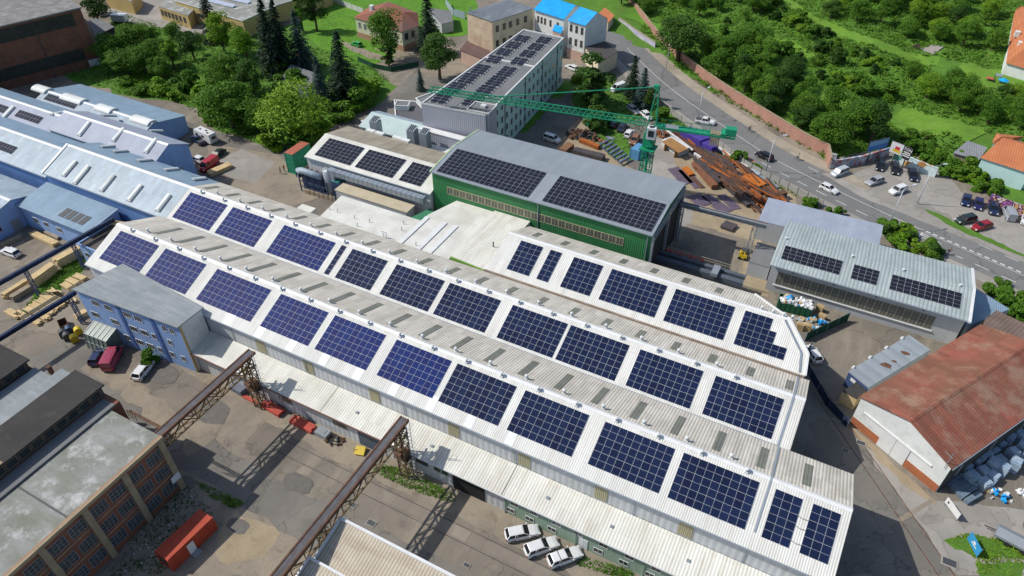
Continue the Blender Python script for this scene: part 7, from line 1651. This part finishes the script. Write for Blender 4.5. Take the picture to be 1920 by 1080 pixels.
# left part of the steel yard
heap('dark tangled scrap heap at the left end of the steel yard',(1092,255),4.0,[('scrap',M['rust']),('scrap',M['dark_trim'])],40,.5,1.6,'scrap heap','scrap_heap')
heap('green and brown machine scrap beside the scrap heap',(1108,262),2.6,[('scrap',plain('scrap_green',(.03,.18,.06))),('scrap',M['rust'])],16,.4,.9,'scrap heap','scrap_heap')
heap('rusty scrap bits right of the crane tower',(1245,252),2.6,[('scrap',M['rust']),('scrap',M['orange_steel'])],24,.35,.7,'scrap heap','scrap_heap')
S_('orange rusty beam trough below the scrap heap',(1088,262),(1124,276),1.3,.9,M['orange_steel'],2,2)
S_('pink red pipes leaning towards the grass',(1112,256),(1136,268),.8,.3,M['coral'],1,3,.2)
S_('long dark steel box beam beside the green hall roof',(1076,282),(1132,296),2.0,1.2,M['steel_dark'],1,1)
S_('brown open crate next to the white high-roofed car',(1054,284),(1070,272),2.0,1.2,mat('brown_crate',(.25,.13,.07),(.20,.11,.06)),1,1)
for k in range(7):
    pa=(1124+k*6.3,268+k*5.4+4); pb=(pa[0]+19,pa[1]-11)
    stack('tilted_beam','slate blue beam on trestles beside the blue container, %s from left'%ORD[k],pa,pb,.5,.35,mat('slate_beam',(.14,.18,.26),(.10,.13,.19)) if k==0 else bpy.data.materials['slate_beam'],.8,1,1,'slate beams on trestles',cat='beam',jit=0)
q=at(1196,285,1.2); container((q.x,q.y,0),R(80),'light blue corrugated container at the foot of the green crane',mat('sky_blue_container',(.11,.30,.52),(.09,.25,.44)),bpy.data.materials['sky_blue_container'],L=3.6,Wd=2.4,H=2.5)
q=at(1144,259); mb=MB(); mb.obox((q.x,q.y,.12),(1.1,0,0),(0,.6,0),(0,0,.05)); tag(mb.build('grey_lid',M['galv']),'pale grey sheet lying on the grass above the slate beams','sheet')
# garden objects
q=ath(1858,156); z=hz(q.x,q.y); T=thing('garden_bench','red garden table under a small grey canopy on the hill lawn','garden table',(q.x,q.y,z))
mb=MB(); mb.box(-1.5,.2,-.8,.8,.7,.8); mb.build('table_top',mat('faded_red_wood',(.42,.13,.07)),T,world=False)
mb=MB(); mb.box(.2,1.8,-.9,.9,1.9,1.97); mb.build('canopy',M['galv'],T,world=False)
for x in(-1.4,0,.3,1.7):
    for y in(-.75,.75): mb=MB(); mb.box(x-.05,x+.05,y-.05,y+.05,0,.69 if x<.1 else 1.9); mb.build('leg',M['dark_trim'],T,world=False)
q=ath(1868,162) if False else ath(1867.5,161); z=hz(q.x,q.y); T=thing('parasol','bright blue garden parasol on the hill lawn','parasol',(q.x+1,q.y-1,z))
mb=MB(); n=10; vs=[(0,0,2.5)]+[(1.3*math.cos(i*.6283),1.3*math.sin(i*.6283),1.9) for i in range(n)]+[(0,0,2.42)]; mb.add(vs,[(0,1+i,1+(i+1)%n) for i in range(n)]+[(n+1,1+(i+1)%n,1+i) for i in range(n)]); mb.build('canopy',M['tarp_blue'],T,world=False)
mb=MB(); mb.tube([(0,0,0),(0,0,2.45)],.04,6); mb.build('pole',M['galv'],T,world=False)
q=ath(1742,97); heap('brown brushwood pile on the hillside grass path',(1720,95),1,[('twig',M['bark'])],3,.2) if False else None
q=ath(1718,92); z=hz(q.x,q.y); T=thing('brush_pile','brown brushwood pile beside the grass path on the hill','brush pile',(q.x,q.y,z)); mb=MB()
for k in range(60): a=rg.random()*6.28; r=rg.random()*2; mb.beam((r*math.cos(a),r*math.sin(a),.1),(r*.5*math.cos(a+.7),r*.5*math.sin(a+.7),1.1*(1-r/2.4)+.2),.12)
o=mb.build('twigs',M['bark'],T,world=False); o['kind']='stuff'
hribbon('bare_ground',[(1735,102),(1748,97),(1760,100)],4,M['concrete'],.2)
# ================= TALL BRICK HALL AND FAR TOP-LEFT =================
TB=thing('tall_brick_hall','tall red brick hall with dark window bands and mottled grey roof, top left corner','hall',(-225,110,0))
Q0=(-202.2,124.4);Q1=(-219,74);Q2=(-300,101);Q3=(-283,151)
mb=MB(); mb.prism([Q0,Q1,Q2,Q3],0,16.2); mb.build('wall',M['brick'],TB)
mb=MB(); mb.slab([(Q0[0]+.4,Q0[1]+.3,16.6),(Q1[0]+.4,Q1[1],16.6),(Q2[0],Q2[1],16.6),(Q3[0],Q3[1]+.3,16.6)],.4); mb.build('roof',mat('mottled_grey_roof',(.16,.155,.15),(.24,.235,.225),scale=.3,rough=.95,stain=(.5,(.33,.33,.32),.6),fine=.3),TB)
u=Vector((Q0[0]-Q1[0],Q0[1]-Q1[1],0)).normalized(); n=Vector((u.y,-u.x,0))
dkb=mat('dark_grimy_glazing',(.030,.032,.026),(.05,.05,.04),scale=.6,rough=.6,fine=.3)
for z0,z1,s0 in ((12.2,15.6,2.6),(2.6,5.8,3.4)):
    a=Vector((*Q0,0))-u*s0; b=Vector((*Q0,0))-u*52; c=(a+b)/2; mb=MB(); mb.obox(c+n*.05+Vector((0,0,(z0+z1)/2)),u*((a-b).length/2),n*.05,(0,0,(z1-z0)/2)); 
    for k in range(30): mb.obox(a-u*(k*1.65+.4)+n*.11+Vector((0,0,(z0+z1)/2)),u*.04,n*.01,(0,0,(z1-z0)/2-.05))
    mb.build('window_band',dkb,TB)
a=Vector((*Q0,0))-u*13; mb=MB(); mb.tube([a+n*.15,a+n*.15+Vector((0,0,16))],.12,6); mb.build('downpipe',M['dark_trim'],TB)
mb=MB(); a=Vector((*Q0,0)); mb.obox(a-u*1.6+n*.06+Vector((0,0,1.0)),u*1.6,n*.06,(0,0,1.0)); mb.build('white_plinth',M['white_wall'],TB)
flatblock('low_grey_shed','low shed with grey felt roof beside the tall brick hall',P2((166,38),(180,34),(215,50),(178,68),z=4),4,M['greyfelt'],M['tar'],cat='shed')
ylw=mat('warm_yellow_render',(.55,.42,.18),(.48,.36,.16),scale=.3)
Y1=flatblock('yellow_building','yellow building with blue entrance at the top edge, left one',P2((196,-8),(247,5),(262,-12),(215,-30),z=4),4.5,M['mossroof'],ylw)
Y2=flatblock('yellow_building','yellow row building with dark windows and broad grey roof at the top edge',P2((297,12),(352,30),(370,12),(318,-4),z=4.2),4.3,M['mossroof'],ylw)
ya=at(297,12,4.2).to_2d();yb=at(352,30,4.2).to_2d(); facade_windows(Y2,ya,yb,(2.4,),(.08,.2,.32,.45,.57,.7,.85),1.3,1.8,2,1,fm=M['dark_trim'])
Y3=flatblock('broad_flat_hall','broad grey flat hall with white tilted solar rows at the top edge',P2((330,2),(455,40),(520,10),(620,-20),(480,-70),(330,-40),z=5.5),5.5,M['mossroof'],ylw,par=.3)
facade_windows(Y3,at(330,2,5.5).to_2d(),at(455,40,5.5).to_2d(),(3,),(.15,.35,.55,.75,.93),3.0,1.2,3,1,fm=M['dark_trim'])
wsol=mat('bright_reflecting_modules',(.45,.50,.60),(.38,.43,.54),rough=.25,spec=.6)
for k,(px,py) in enumerate([(400,3),(416,7),(432,11),(424,-4),(442,0),(460,4)]):
    q=at(px,py,5.7); mb=MB()
    for j in range(4): mb.obox((q.x+j*1.1-2,q.y,5.95),(.52,0,0),(0,.8,.25),(0,-.02,.05))
    tag(mb.build('tilted_solar_row',wsol),'bright tilted solar row on the broad flat hall, %s of six'%ORD[k],'solar array','bright solar rows')
flatblock('dark_roof_cabin','cabin with dark grey felt roof hidden among spruces',P2((520,158),(545,120),(600,140),(575,165),z=3.2),3.2,M['greyfelt'],M['grey_wall'],cat='cabin')
q=at(225,36,1.2); mb=MB(); T=thing('box_trailer','white box trailer at the bushes near the yellow buildings','trailer',(q.x,q.y,0),R(20)); mb.box(-2.4,2.4,-1.1,1.1,.7,2.9); mb.build('body',W_,T,world=False); mb=MB(); mb.box(-2.3,2.3,-.9,.9,.4,.69); mb.build('chassis',M['dark_trim'],T,world=False)
for x in(-1.2,1.2):
    for s in(-1,1): mb=MB(); mb.tube([(x,s*.95,.42),(x,s*1.12,.42)],.42,12); mb.build('wheel',M['rubber'],T,world=False)
# ================= VEGETATION =================
def leafmat(name,a,b,trans=.35):
    m=bpy.data.materials.new(name); m.use_nodes=True; N=m.node_tree.nodes; L=m.node_tree.links; p=N['Principled BSDF']; out=N['Material Output']
    p.inputs['Roughness'].default_value=.6; p.inputs['Specular IOR Level'].default_value=.25
    oi=N.new('ShaderNodeObjectInfo'); x=N.new('ShaderNodeMix'); x.data_type='RGBA'; x.inputs[6].default_value=(*a,1); x.inputs[7].default_value=(*b,1); L.new(oi.outputs['Random'],x.inputs[0])
    g=N.new('ShaderNodeNewGeometry'); nz=N.new('ShaderNodeTexNoise'); nz.inputs['Scale'].default_value=1.4; nz.inputs['Detail'].default_value=3; L.new(g.outputs['Position'],nz.inputs['Vector'])
    mr=N.new('ShaderNodeMapRange'); mr.inputs[1].default_value=.3; mr.inputs[2].default_value=.7; mr.inputs[3].default_value=.55; mr.inputs[4].default_value=1.45; L.new(nz.outputs['Fac'],mr.inputs[0])
    cc=N.new('ShaderNodeCombineColor'); [L.new(mr.outputs[0],cc.inputs[i]) for i in range(3)]
    y=N.new('ShaderNodeMix'); y.data_type='RGBA'; y.blend_type='MULTIPLY'; y.inputs[0].default_value=1; L.new(x.outputs[2],y.inputs[6]); L.new(cc.outputs[0],y.inputs[7]); L.new(y.outputs[2],p.inputs['Base Color'])
    t=N.new('ShaderNodeBsdfTranslucent'); L.new(y.outputs[2],t.inputs['Color']); ms=N.new('ShaderNodeMixShader'); ms.inputs[0].default_value=trans; L.new(p.outputs[0],ms.inputs[1]); L.new(t.outputs[0],ms.inputs[2]); L.new(ms.outputs[0],out.inputs['Surface']); return m
LM={'mid':leafmat('mid_green_leaves',(.075,.185,.014),(.115,.235,.02)),'dark':leafmat('dark_green_leaves',(.040,.105,.014),(.062,.135,.018)),
'light':leafmat('light_green_leaves',(.145,.30,.016),(.19,.32,.022)),'spruce':leafmat('spruce_needles',(.016,.042,.022),(.024,.055,.024),.1),'blue':leafmat('blue_spruce_needles',(.045,.085,.075),(.055,.10,.085),.1)}
tr_=random.Random(11)
def rv():
    while 1:
        v=Vector((tr_.uniform(-1,1),tr_.uniform(-1,1),tr_.uniform(-1,1)))
        if .05<v.length<1: return v.normalized()
def leaf(vs,fs,p,n,s):
    n=(n+rv()*.75).normalized(); a=n.orthogonal().normalized(); q=tr_.random()*6.28; a=(a*math.cos(q)+n.cross(a)*math.sin(q)); b=n.cross(a); o=len(vs)
    vs+= [p+a*s*.75,p+b*s*.42+n*s*.12,p-a*s*.75,p-b*s*.42+n*s*.1]; fs.append((o,o+1,o+2,o+3))
def mk_mesh(name,vs,fs,m):
    me=bpy.data.meshes.new(name); me.from_pydata([tuple(v) for v in vs],[],fs); me.materials.append(m); me.update(); return me
def crown_broad(seed,w=1.0,h=1.0,n=5600,ls=.225,lobes=24,base=.35,R_=4.0,H_=8.0):
    tr_.seed(seed); vs=[];fs=[]; Ls=[]
    for i in range(lobes):
        a=tr_.random()*6.283; u=tr_.random(); zz=base+(1-base)*u; prof=math.sin(math.pi*min(1,max(0,(zz-base)/(1-base)*.82+.14)))**.6
        r=R_*w*prof*math.sqrt(tr_.random())*.72; Ls.append((Vector((r*math.cos(a),r*math.sin(a),H_*h*zz*.9)),R_*w*tr_.uniform(.17,.47)))
    per=n//lobes
    for c,r in Ls:
        for k in range(per):
            d=rv()
            if d.z<-.35 and tr_.random()<.75: d.z=-d.z
            p=c+Vector((d.x*r,d.y*r,d.z*r*.8))*tr_.uniform(.72,1.06); leaf(vs,fs,p,(d+Vector((0,0,.5))).normalized(),ls*tr_.uniform(.7,1.35))
    return vs,fs,Ls
def trunk_broad(Ls,R_=4.0,H_=8.0,tw=.28):
    mb=MB(); mb.tube([(0,0,-.3),(0,0,.4),(.05,.03,H_*.3),(.02,-.05,H_*.55),(0,0,H_*.75)],[tw*1.35,tw,tw*.75,tw*.45,.06],8)
    for c,r in Ls[:9]: mb.tube([(0,0,H_*.28),(c.x*.45,c.y*.45,c.z*.7),tuple(c)],[tw*.4,tw*.22,.04],5)
    return mb
TP={}
def proto(kind):
    if kind in TP: return TP[kind]
    k,c=kind.rsplit('_',1); seed=hash_(kind); T=thing('tree','t','tree')
    if k.startswith('broad'):
        n=int(k[5:]); vs,fs,Ls=crown_broad(seed,[1,1.15,.85,1.05][n%4],[1,.9,1.15,.95][n%4]); o=bpy.data.objects.new('crown',mk_mesh('crown',vs,fs,LM[c])); COL.objects.link(o); o.parent=T
        trunk_broad(Ls).build('trunk',M['bark'],T,world=False)
    elif k.startswith('shrub'):
        vs,fs,Ls=crown_broad(seed,1,1,1500,.26,9,.1,1.6,2.2); o=bpy.data.objects.new('foliage',mk_mesh('foliage',vs,fs,LM[c])); COL.objects.link(o); o.parent=T
        trunk_broad(Ls,1.6,2.2,.07).build('stem',M['bark'],T,world=False)
    elif k.startswith('column'):
        vs,fs,Ls=crown_broad(seed,.5,1.15,2600,.28,16,.12); o=bpy.data.objects.new('crown',mk_mesh('crown',vs,fs,LM[c])); COL.objects.link(o); o.parent=T; trunk_broad(Ls,tw=.2).build('trunk',M['bark'],T,world=False)
    elif k.startswith('spruce'):
        tr_.seed(seed); vs=[];fs=[];H=14.0;R0=3.4; z=1.0
        while z<H-.25:
            f=1-z/H; r=R0*f**.85*tr_.uniform(.85,1.1)+.12; nb=max(5,int(13*f+5))
            for i in range(nb):
                a=tr_.random()*6.283; rr=r*tr_.uniform(.75,1.12); d=Vector((math.cos(a),math.sin(a),0)); steps=max(3,int(rr/.30))
                for s in range(steps):
                    t=(s+1)/steps; p=d*rr*t+Vector((0,0,z-.55*rr*t*t*.55+tr_.uniform(-.08,.08))); side=Vector((-d.y,d.x,0))
                    for q in(-1,0,1):
                        leaf(vs,fs,p+side*q*.22*(1.25-t)*max(.5,rr/2),Vector((0,0,1))+d*.4,.27*tr_.uniform(.8,1.3))
            z+=.42*(.55+.6*f)
        o=bpy.data.objects.new('crown',mk_mesh('crown',vs,fs,LM[c])); COL.objects.link(o); o.parent=T
        mb=MB(); mb.tube([(0,0,-.3),(0,0,H*.5),(0,0,H*.98)],[.3,.16,.03],7); mb.build('trunk',M['bark'],T,world=False)
    TP[kind]=T; return T
def hash_(s): return sum(ord(c)*(i+7) for i,c in enumerate(s))
def tree(kind,px,py,H,label,group=None,cat=None,wide=1.0,onhill=False,zc=None,name=None,frac=.55):
    if px<900 and py<280 and H>3: H*=1.22
    T=proto(kind); base=14.0 if 'spruce' in kind else (2.3 if 'shrub' in kind else 8.6); s=H/base
    p=ath(px,py) if onhill else at(px,py,0)
    if onhill:
        for _ in range(8):
            z=hz(p.x,p.y); p=at(px,py,z+H*frac)
    else: p=at(px,py,H*frac); z=0
    z=hz(p.x,p.y) if onhill else 0
    o=dup(T,(p.x,p.y,z),tr2.random()*6.28,label,group,scale=(s*wide,s*wide,s),cat=cat or ('shrub' if 'shrub' in kind else 'tree')); o.name=name or ('shrub' if 'shrub' in kind else ('spruce_tree' if 'spruce' in kind else 'broadleaf_tree')); return o
tr2=random.Random(2)
# --- trees one can tell apart ---
t_=tree
t_('spruce0_spruce',388,22,14,'tall dark spruce standing in front of the yellow row building')
t_('spruce1_spruce',500,62,18,'left of the twin tall dark spruces in the middle of the green wedge')
t_('spruce2_spruce',521,60,17,'right of the twin tall dark spruces in the middle of the green wedge')
t_('spruce0_blue',558,68,14,'bluish spruce above the red car at the end of the lane',wide=1.15)
t_('spruce1_spruce',638,118,16,'big dark spruce right of the blue spruce, near the lawn',wide=1.2)
t_('spruce2_blue',598,150,12,'blue spruce with bare grey branches beside the dark roof cabin')
t_('spruce0_spruce',802,38,15,'dark spruce between the villa and the cream building',wide=1.15)
t_('spruce1_blue',787,146,5.5,'small slim blue spruce at the edge of the lane beside the round dark tree')
t_('broad1_light',545,200,13,'largest yellow-green broadleaf tree beside the concrete pad',wide=1.35)
t_('broad0_mid',725,55,13,'tall green tree covering the corner of the villa',wide=.95,frac=.6)
t_('column0_dark',727,100,6,'ivy-dark tree mass at the foot of the villa tree',wide=1.6)
t_('broad2_dark',822,106,10,'round dark green tree left of the cream building annex',wide=1.3)
t_('broad3_dark',175,12,9,'dark tree hiding the silver car beside the tall brick hall')
t_('column1_light',318,98,8,'narrow light green tree in front of the dense thicket',wide=1.2)
t_('broad2_light',412,62,9.5,'yellow-green willow beside the tall spruce',wide=1.1)
t_('broad0_light',455,75,9,'bright green tree right of the yellow-green willow')
t_('broad3_mid',418,130,10,'large green tree in the centre of the thicket left of the spruces',wide=1.2)
t_('broad1_mid',425,188,11,'large green tree next to the camper, overhanging the lane',wide=1.25)
t_('broad0_mid',482,215,8,'green tree left of the largest yellow-green tree',wide=1.1)
t_('broad2_dark',470,150,9,'dark green tree between the twin spruces and the lane trees')
t_('broad2_dark',588,20,10,'dark tree on the lawn above the bluish spruce',wide=.95)
t_('column2_mid',560,15,11,'slim green tree behind the bluish spruce')
t_('broad1_dark',355,78,8,'dark green tree behind the narrow light green one')
t_('shrub0_light',690,158,5,'leafy light bush at the tip of the green wedge by the lane',wide=1.2)
t_('shrub1_mid',665,185,4.5,'green bush at the lane edge left of the tip bush',wide=1.4)
t_('shrub2_mid',640,205,3.5,'low green bush along the lane below the big dark spruce',wide=1.5)
t_('shrub0_mid',620,165,4.5,'green bush at the foot of the blue spruce',wide=1.3)
t_('column0_dark',1113,150,13.5,'dark pine-like tree beside the tarp roofed gabled block',wide=2.0)
t_('broad0_light',1086,148,8,'light green tree left of the dark pine-like tree',wide=.85)
t_('shrub2_dark',1132,212,5,'dark bush under the crane jib, left of the car row',wide=1.3)
t_('shrub0_dark',1112,228,4.5,'dark bush next to the scrap heap under the jib',wide=1.2)
t_('spruce2_blue',1207,160,11,'blue spruce beside the crane apex, near the road',wide=1.2)
t_('spruce0_spruce',1188,140,12,'dark spruce above the blue spruce near the road',wide=1.1)
t_('broad2_dark',1222,185,6,'dark broadleaf tree right behind the crane apex tower')
t_('shrub1_mid',1245,215,3,'green bush left of the roadside fence near the crane tower',wide=1.5)
t_('broad3_dark',1278,62,15,'biggest dark tree standing behind the brick boundary wall',wide=1.3,onhill=True)
t_('shrub1_mid',283,668,2.6,'small green bush growing at the wall of the blue building')
t_('shrub0_mid',1388,292,3,'small green bush by the roadside fence beside the white purlins',wide=1.1)
t_('shrub2_light',1418,312,2.2,'low green bush by the fence near the bright orange plates')
for k,(px,py,h,w) in enumerate([(208,88,8,1.3),(240,68,8.5,1.3),(272,72,8,1.2),(232,112,7,1.4),(265,108,7,1.3),(292,92,8,1.1),(205,118,5,1.2),(300,122,6,1.1),(330,62,7,1.0)]):
    t_('broad%d_mid'%(k%4),px,py,h,'green tree of the dense thicket behind the narrow light green tree','thicket behind the blue halls',wide=w)
for k,(px,py,h,w) in enumerate([(345,150,4,1.3),(300,160,3.5,1.4),(265,165,3,1.5),(375,170,4.5,1.2),(440,165,5,1.2),(510,120,5,1.2),(540,150,5,1.2),(390,205,5,1.1),(235,150,2.6,1.3),(330,175,3,1.4),(460,228,4,1.2),(500,262,4,1.3),(560,262,4,1.3),(600,235,4,1.3)]):
    t_('shrub%d_%s'%(k%3,'light' if k%2 else 'mid'),px,py,h,'wild bush in the green wedge between blue halls and lane','wild bushes of the green wedge',wide=w)
# --- hillside ---
def inpoly(x,y,P):
    c=False;n=len(P)
    for i in range(n):
        x1,y1=P[i];x2,y2=P[(i+1)%n]
        if (y1>y)!=(y2>y) and x<(x2-x1)*(y-y1)/(y2-y1)+x1: c=not c
    return c
def nearpath(x,y,m): return any((x-a)**2+(y-b)**2<(w+m)**2 for a,b,w in PATHS)
def fill(P,step,hr,kinds,label,group,wr=(1.0,1.35),jit=.35,name=None,maxn=200,minhd=3.6):
    W=[ath(*p) for p in P]; Q=[(p.x,p.y) for p in W]; xs=[q[0] for q in Q];ys=[q[1] for q in Q]; n=0; y=min(ys)
    while y<max(ys):
        x=min(xs)
        while x<max(xs):
            X=x+tr2.uniform(-jit,jit)*step;Y=y+tr2.uniform(-jit,jit)*step
            if inpoly(X,Y,Q) and n<maxn and hd(X,Y)>minhd and not nearpath(X,Y,1.6):
                k=tr2.choice(kinds); T=proto(k); H=tr2.uniform(*hr); base=14.0 if 'spruce' in k else (2.3 if 'shrub' in k else 8.6); s=H/base; w_=tr2.uniform(*wr)
                o=dup(T,(X,Y,hz(X,Y)-.2),tr2.random()*6.28,label,group,scale=(s*w_,s*w_,s),cat='shrub' if 'shrub' in k else 'tree'); o.name=name or ('shrub' if 'shrub' in k else 'broadleaf_tree'); n+=1
            x+=step
        y+=step
    return n
BD=['broad0_dark','broad1_mid','broad2_dark','broad3_mid','broad0_mid','broad2_mid']
BM=['broad0_mid','broad1_mid','broad2_mid','broad3_dark','broad1_light']
SH=['shrub0_mid','shrub1_dark','shrub2_mid','shrub0_dark','shrub1_mid','shrub2_light']
cnt=[]
cnt.append(fill([(1318,130),(1345,90),(1420,110),(1500,170),(1600,215),(1655,255),(1700,290),(1690,300),(1560,303),(1440,245),(1330,185)],6.2,(7,10.5),BD,'dark leafy tree in the dense belt right behind the brick boundary wall','trees behind the boundary wall'))
cnt.append(fill([(1330,40),(1420,30),(1500,80),(1600,135),(1700,190),(1720,225),(1640,200),(1540,160),(1440,95),(1340,60)],6.2,(2.4,5),['broad1_light','broad0_mid']+SH+SH+['shrub1_light'],'bushy tree in the strip between the two grass paths on the hill','trees between the grass paths',wr=(.9,1.3)))
cnt.append(fill([(1495,-5),(1700,-20),(1890,0),(1870,90),(1860,120),(1790,110),(1750,85),(1690,85),(1600,50),(1530,25)],7.0,(4.5,8),BM+['broad2_light','broad3_mid'],'broad green tree above the upper grass path near the hill house','trees above the upper path'))
fill([(1440,-20),(1490,5),(1560,60),(1640,100),(1700,130),(1640,140),(1560,100),(1480,60),(1420,20)],4.2,(1.6,3.4),['shrub0_mid','shrub1_mid','shrub2_light','shrub0_light','shrub1_dark'],'low scrub bush in the rows below the upper grass path','scrub rows on the hill',wr=(1.0,1.6))
fill([(1560,140),(1640,165),(1760,210),(1740,235),(1660,205),(1560,170)],4.0,(1.4,3.0),['shrub0_mid','shrub1_light','shrub2_mid','shrub0_light'],'low scrub bush above the lower grass path on the hill','scrub above the lower path',wr=(1.0,1.6))
cnt.append(fill([(1700,150),(1760,130),(1850,160),(1840,195),(1770,205),(1710,200)],5.5,(5,7.5),['broad0_mid','broad1_light','broad3_mid'],'bright green broad tree left of the garden parasol','bright trees near the garden'))
cnt.append(fill([(1765,215),(1800,200),(1900,215),(1900,262),(1850,258),(1780,245)],5.0,(5,7.5),['broad0_mid','broad1_mid','broad2_light'],'green tree between the hill lawn and the aqua house','trees above the aqua house'))
cnt.append(fill([(1870,190),(1960,180),(1960,250),(1900,260)],4.5,(3.5,6),BM,'green tree at the right edge above the aqua house','trees at the right edge'))
cnt.append(fill([(1230,-10),(1420,-20),(1490,0),(1480,20),(1400,35),(1330,35),(1250,15)],6.5,(5,8),BD,'dark tree at the top edge beyond the biggest dark tree','trees at the top edge'))
cnt.append(fill([(1120,-10),(1210,-10),(1225,15),(1190,40),(1150,22)],5.5,(5,8),BD,'dark tree behind the terracotta hut at the top edge','trees behind the hut'))
fill([(1745,290),(1790,300),(1850,335),(1880,370),(1880,392),(1840,378),(1790,350),(1745,330),(1720,305)],2.6,(2.2,3.4),['shrub0_mid','shrub1_mid','shrub2_light'],'leafy hedge bush between the aqua house and the car park','hedge along the car park',minhd=.9,wr=(1.1,1.4),name='hedge_shrub')
fill([(1685,255),(1740,262),(1770,290),(1740,310),(1700,285)],3.2,(2.5,4),['shrub0_mid','shrub2_mid'],'green bush behind the billboards','bushes behind the billboards',minhd=2.6,wr=(1.1,1.4))
fill([(1640,415),(1665,425),(1760,472),(1790,498),(1740,488),(1655,452)],2.5,(1.8,3.2),['shrub0_mid','shrub1_dark','shrub2_light'],'roadside bush behind the glazed workshop roof','roadside bushes behind the workshop',minhd=-999,wr=(1.0,1.4))
fill([(1845,525),(1925,555),(1925,640),(1880,590),(1840,555)],2.7,(2,4),['shrub0_mid','shrub1_mid','shrub2_mid'],'green bush at the right edge between road and rusty shed','bushes at the right edge by the road',minhd=-999,wr=(1.0,1.4))
fill([(1495,362),(1520,375),(1575,402),(1590,415),(1555,408),(1500,385)],2.2,(1.2,2.2),['shrub0_mid','shrub1_mid'],'low bush along the road beside the lilac roof','low bushes by the lilac roof',minhd=-999,wr=(1.0,1.4))
for o in TP.values(): kill(o)
print('HILL',cnt)
# --- ground cover (nobody could count it) ---
def cover(name,label,P,n,s,m,hgt=.5,zf=None,world=False):
    W=[ath(*p) for p in P]; Q=[(p.x,p.y) for p in W]; xs=[q[0] for q in Q];ys=[q[1] for q in Q]; vs=[];fs=[]; k=0; tries=0
    while k<n and tries<n*12:
        tries+=1; X=tr2.uniform(min(xs),max(xs));Y=tr2.uniform(min(ys),max(ys))
        if not inpoly(X,Y,Q) or (name=='ground_cover' and X>-120 and Y>130 and (hd(X,Y)<.8 or (X<14 and hd(X,Y)<1.2) or (hgt>.65 and nearpath(X,Y,-.4)))): continue
        g=.5+.5*math.sin(X*.9+3*math.sin(Y*.5))*math.cos(Y*.8)
        if tr2.random()>g+.25: continue
        z=hz(X,Y); h=hgt*tr2.uniform(.3,1)*(.5+g)
        for q in range(3): leaf(vs,fs,Vector((X+tr2.uniform(-.4,.4)*s*2,Y+tr2.uniform(-.4,.4)*s*2,z+h*tr2.random())),Vector((0,0,1)),s*tr2.uniform(.6,1.3))
        k+=1
    o=bpy.data.objects.new(name,mk_mesh(name,vs,fs,m)); COL.objects.link(o); tag(o,label,'ground cover',kind='stuff'); return o
cover('ground_cover','shaggy grass and weeds all over the hillside',[(1200,-30),(2000,-30),(2000,260),(1760,300),(1700,300),(1560,310),(1440,250),(1320,170),(1200,60)],17000,.42,LM['mid'],.9)
cover('ground_cover','tall light grass clumps over the hillside',[(1200,-30),(2000,-30),(2000,260),(1760,300),(1560,305),(1320,165),(1200,60)],7000,.38,LM['light'],.7)
cover('ground_cover','wild grass in the green wedge left of the lane',[(215,20),(330,60),(480,60),(700,120),(745,165),(700,200),(600,250),(560,275),(480,268),(410,245),(380,205),(300,185),(240,180),(120,140),(190,110)],6500,.36,LM['mid'],.8)
cover('ground_cover','light grass tufts in the green wedge left of the lane',[(240,130),(360,150),(400,200),(380,205),(300,185),(220,175)],1600,.33,LM['light'],.6)
cover('weed_patch','green weeds between the lumber stacks',[(30,600),(60,585),(150,510),(180,480),(165,470),(100,515),(60,560)],1300,.2,LM['mid'],.5)
cover('weed_patch','scrubby weeds and litter beside the red site container',[(250,1010),(345,905),(400,960),(300,1080),(200,1080)],420,.17,LM['dark'],.35)
lit=MB(); W=[at(*p) for p in ((255,1005),(345,915),(395,960),(380,985),(300,1070),(210,1078))]; Qp=[(p.x,p.y) for p in W]
for k in range(90):
    x=tr2.uniform(min(q[0] for q in Qp),max(q[0] for q in Qp)); y=tr2.uniform(min(q[1] for q in Qp),max(q[1] for q in Qp))
    if inpoly(x,y,Qp):
        e=Euler((tr2.random()*.6,tr2.random()*.6,tr2.random()*3)).to_matrix(); s=tr2.uniform(.04,.12); lit.obox((x,y,.1),e@Vector((s,0,0)),e@Vector((0,s*.7,0)),e@Vector((0,0,.02)))
tag(lit.build('litter',M['frame']),'pale litter scattered on the scrubby ground behind the red container','litter',kind='stuff')
cover('weed_patch','weeds along the foot of the annex wall',[(700,870),(760,880),(860,930),(850,945),(760,915),(700,885)],700,.16,LM['mid'],.4)
cover('weed_patch','weeds at the foot of the annex near the bottom edge',[(1090,1040),(1190,1075),(1180,1090),(1080,1060)],400,.15,LM['mid'],.35)
cover('weed_patch','green weed strip in the yard beside the brick factory',[(370,905),(400,915),(460,945),(440,955),(390,930)],320,.16,LM['mid'],.35)
cover('weed_patch','weeds on the grass verge near the blue banner',[(1770,1012),(1810,1000),(1920,1018),(1920,1080),(1830,1075),(1830,1045)],900,.14,LM['light'],.3)
cover('weed_patch','weedy strip along the roadside fence',[(1215,215),(1270,225),(1420,310),(1500,365),(1490,372),(1380,305),(1240,235)],1100,.2,LM['mid'],.5)
cover('weed_patch','weeds on the office yard bed',[(1090,140),(1150,150),(1215,215),(1190,290),(1150,295),(1100,235),(1070,190)],1500,.22,LM['dark'],.5)
cover('weed_patch','lawn tufts around the villa',[(570,5),(690,-20),(890,-20),(850,70),(780,95),(700,125),(600,90)],3500,.2,LM['light'],.18)
for o in PROTO: bpy.data.objects.remove(o)
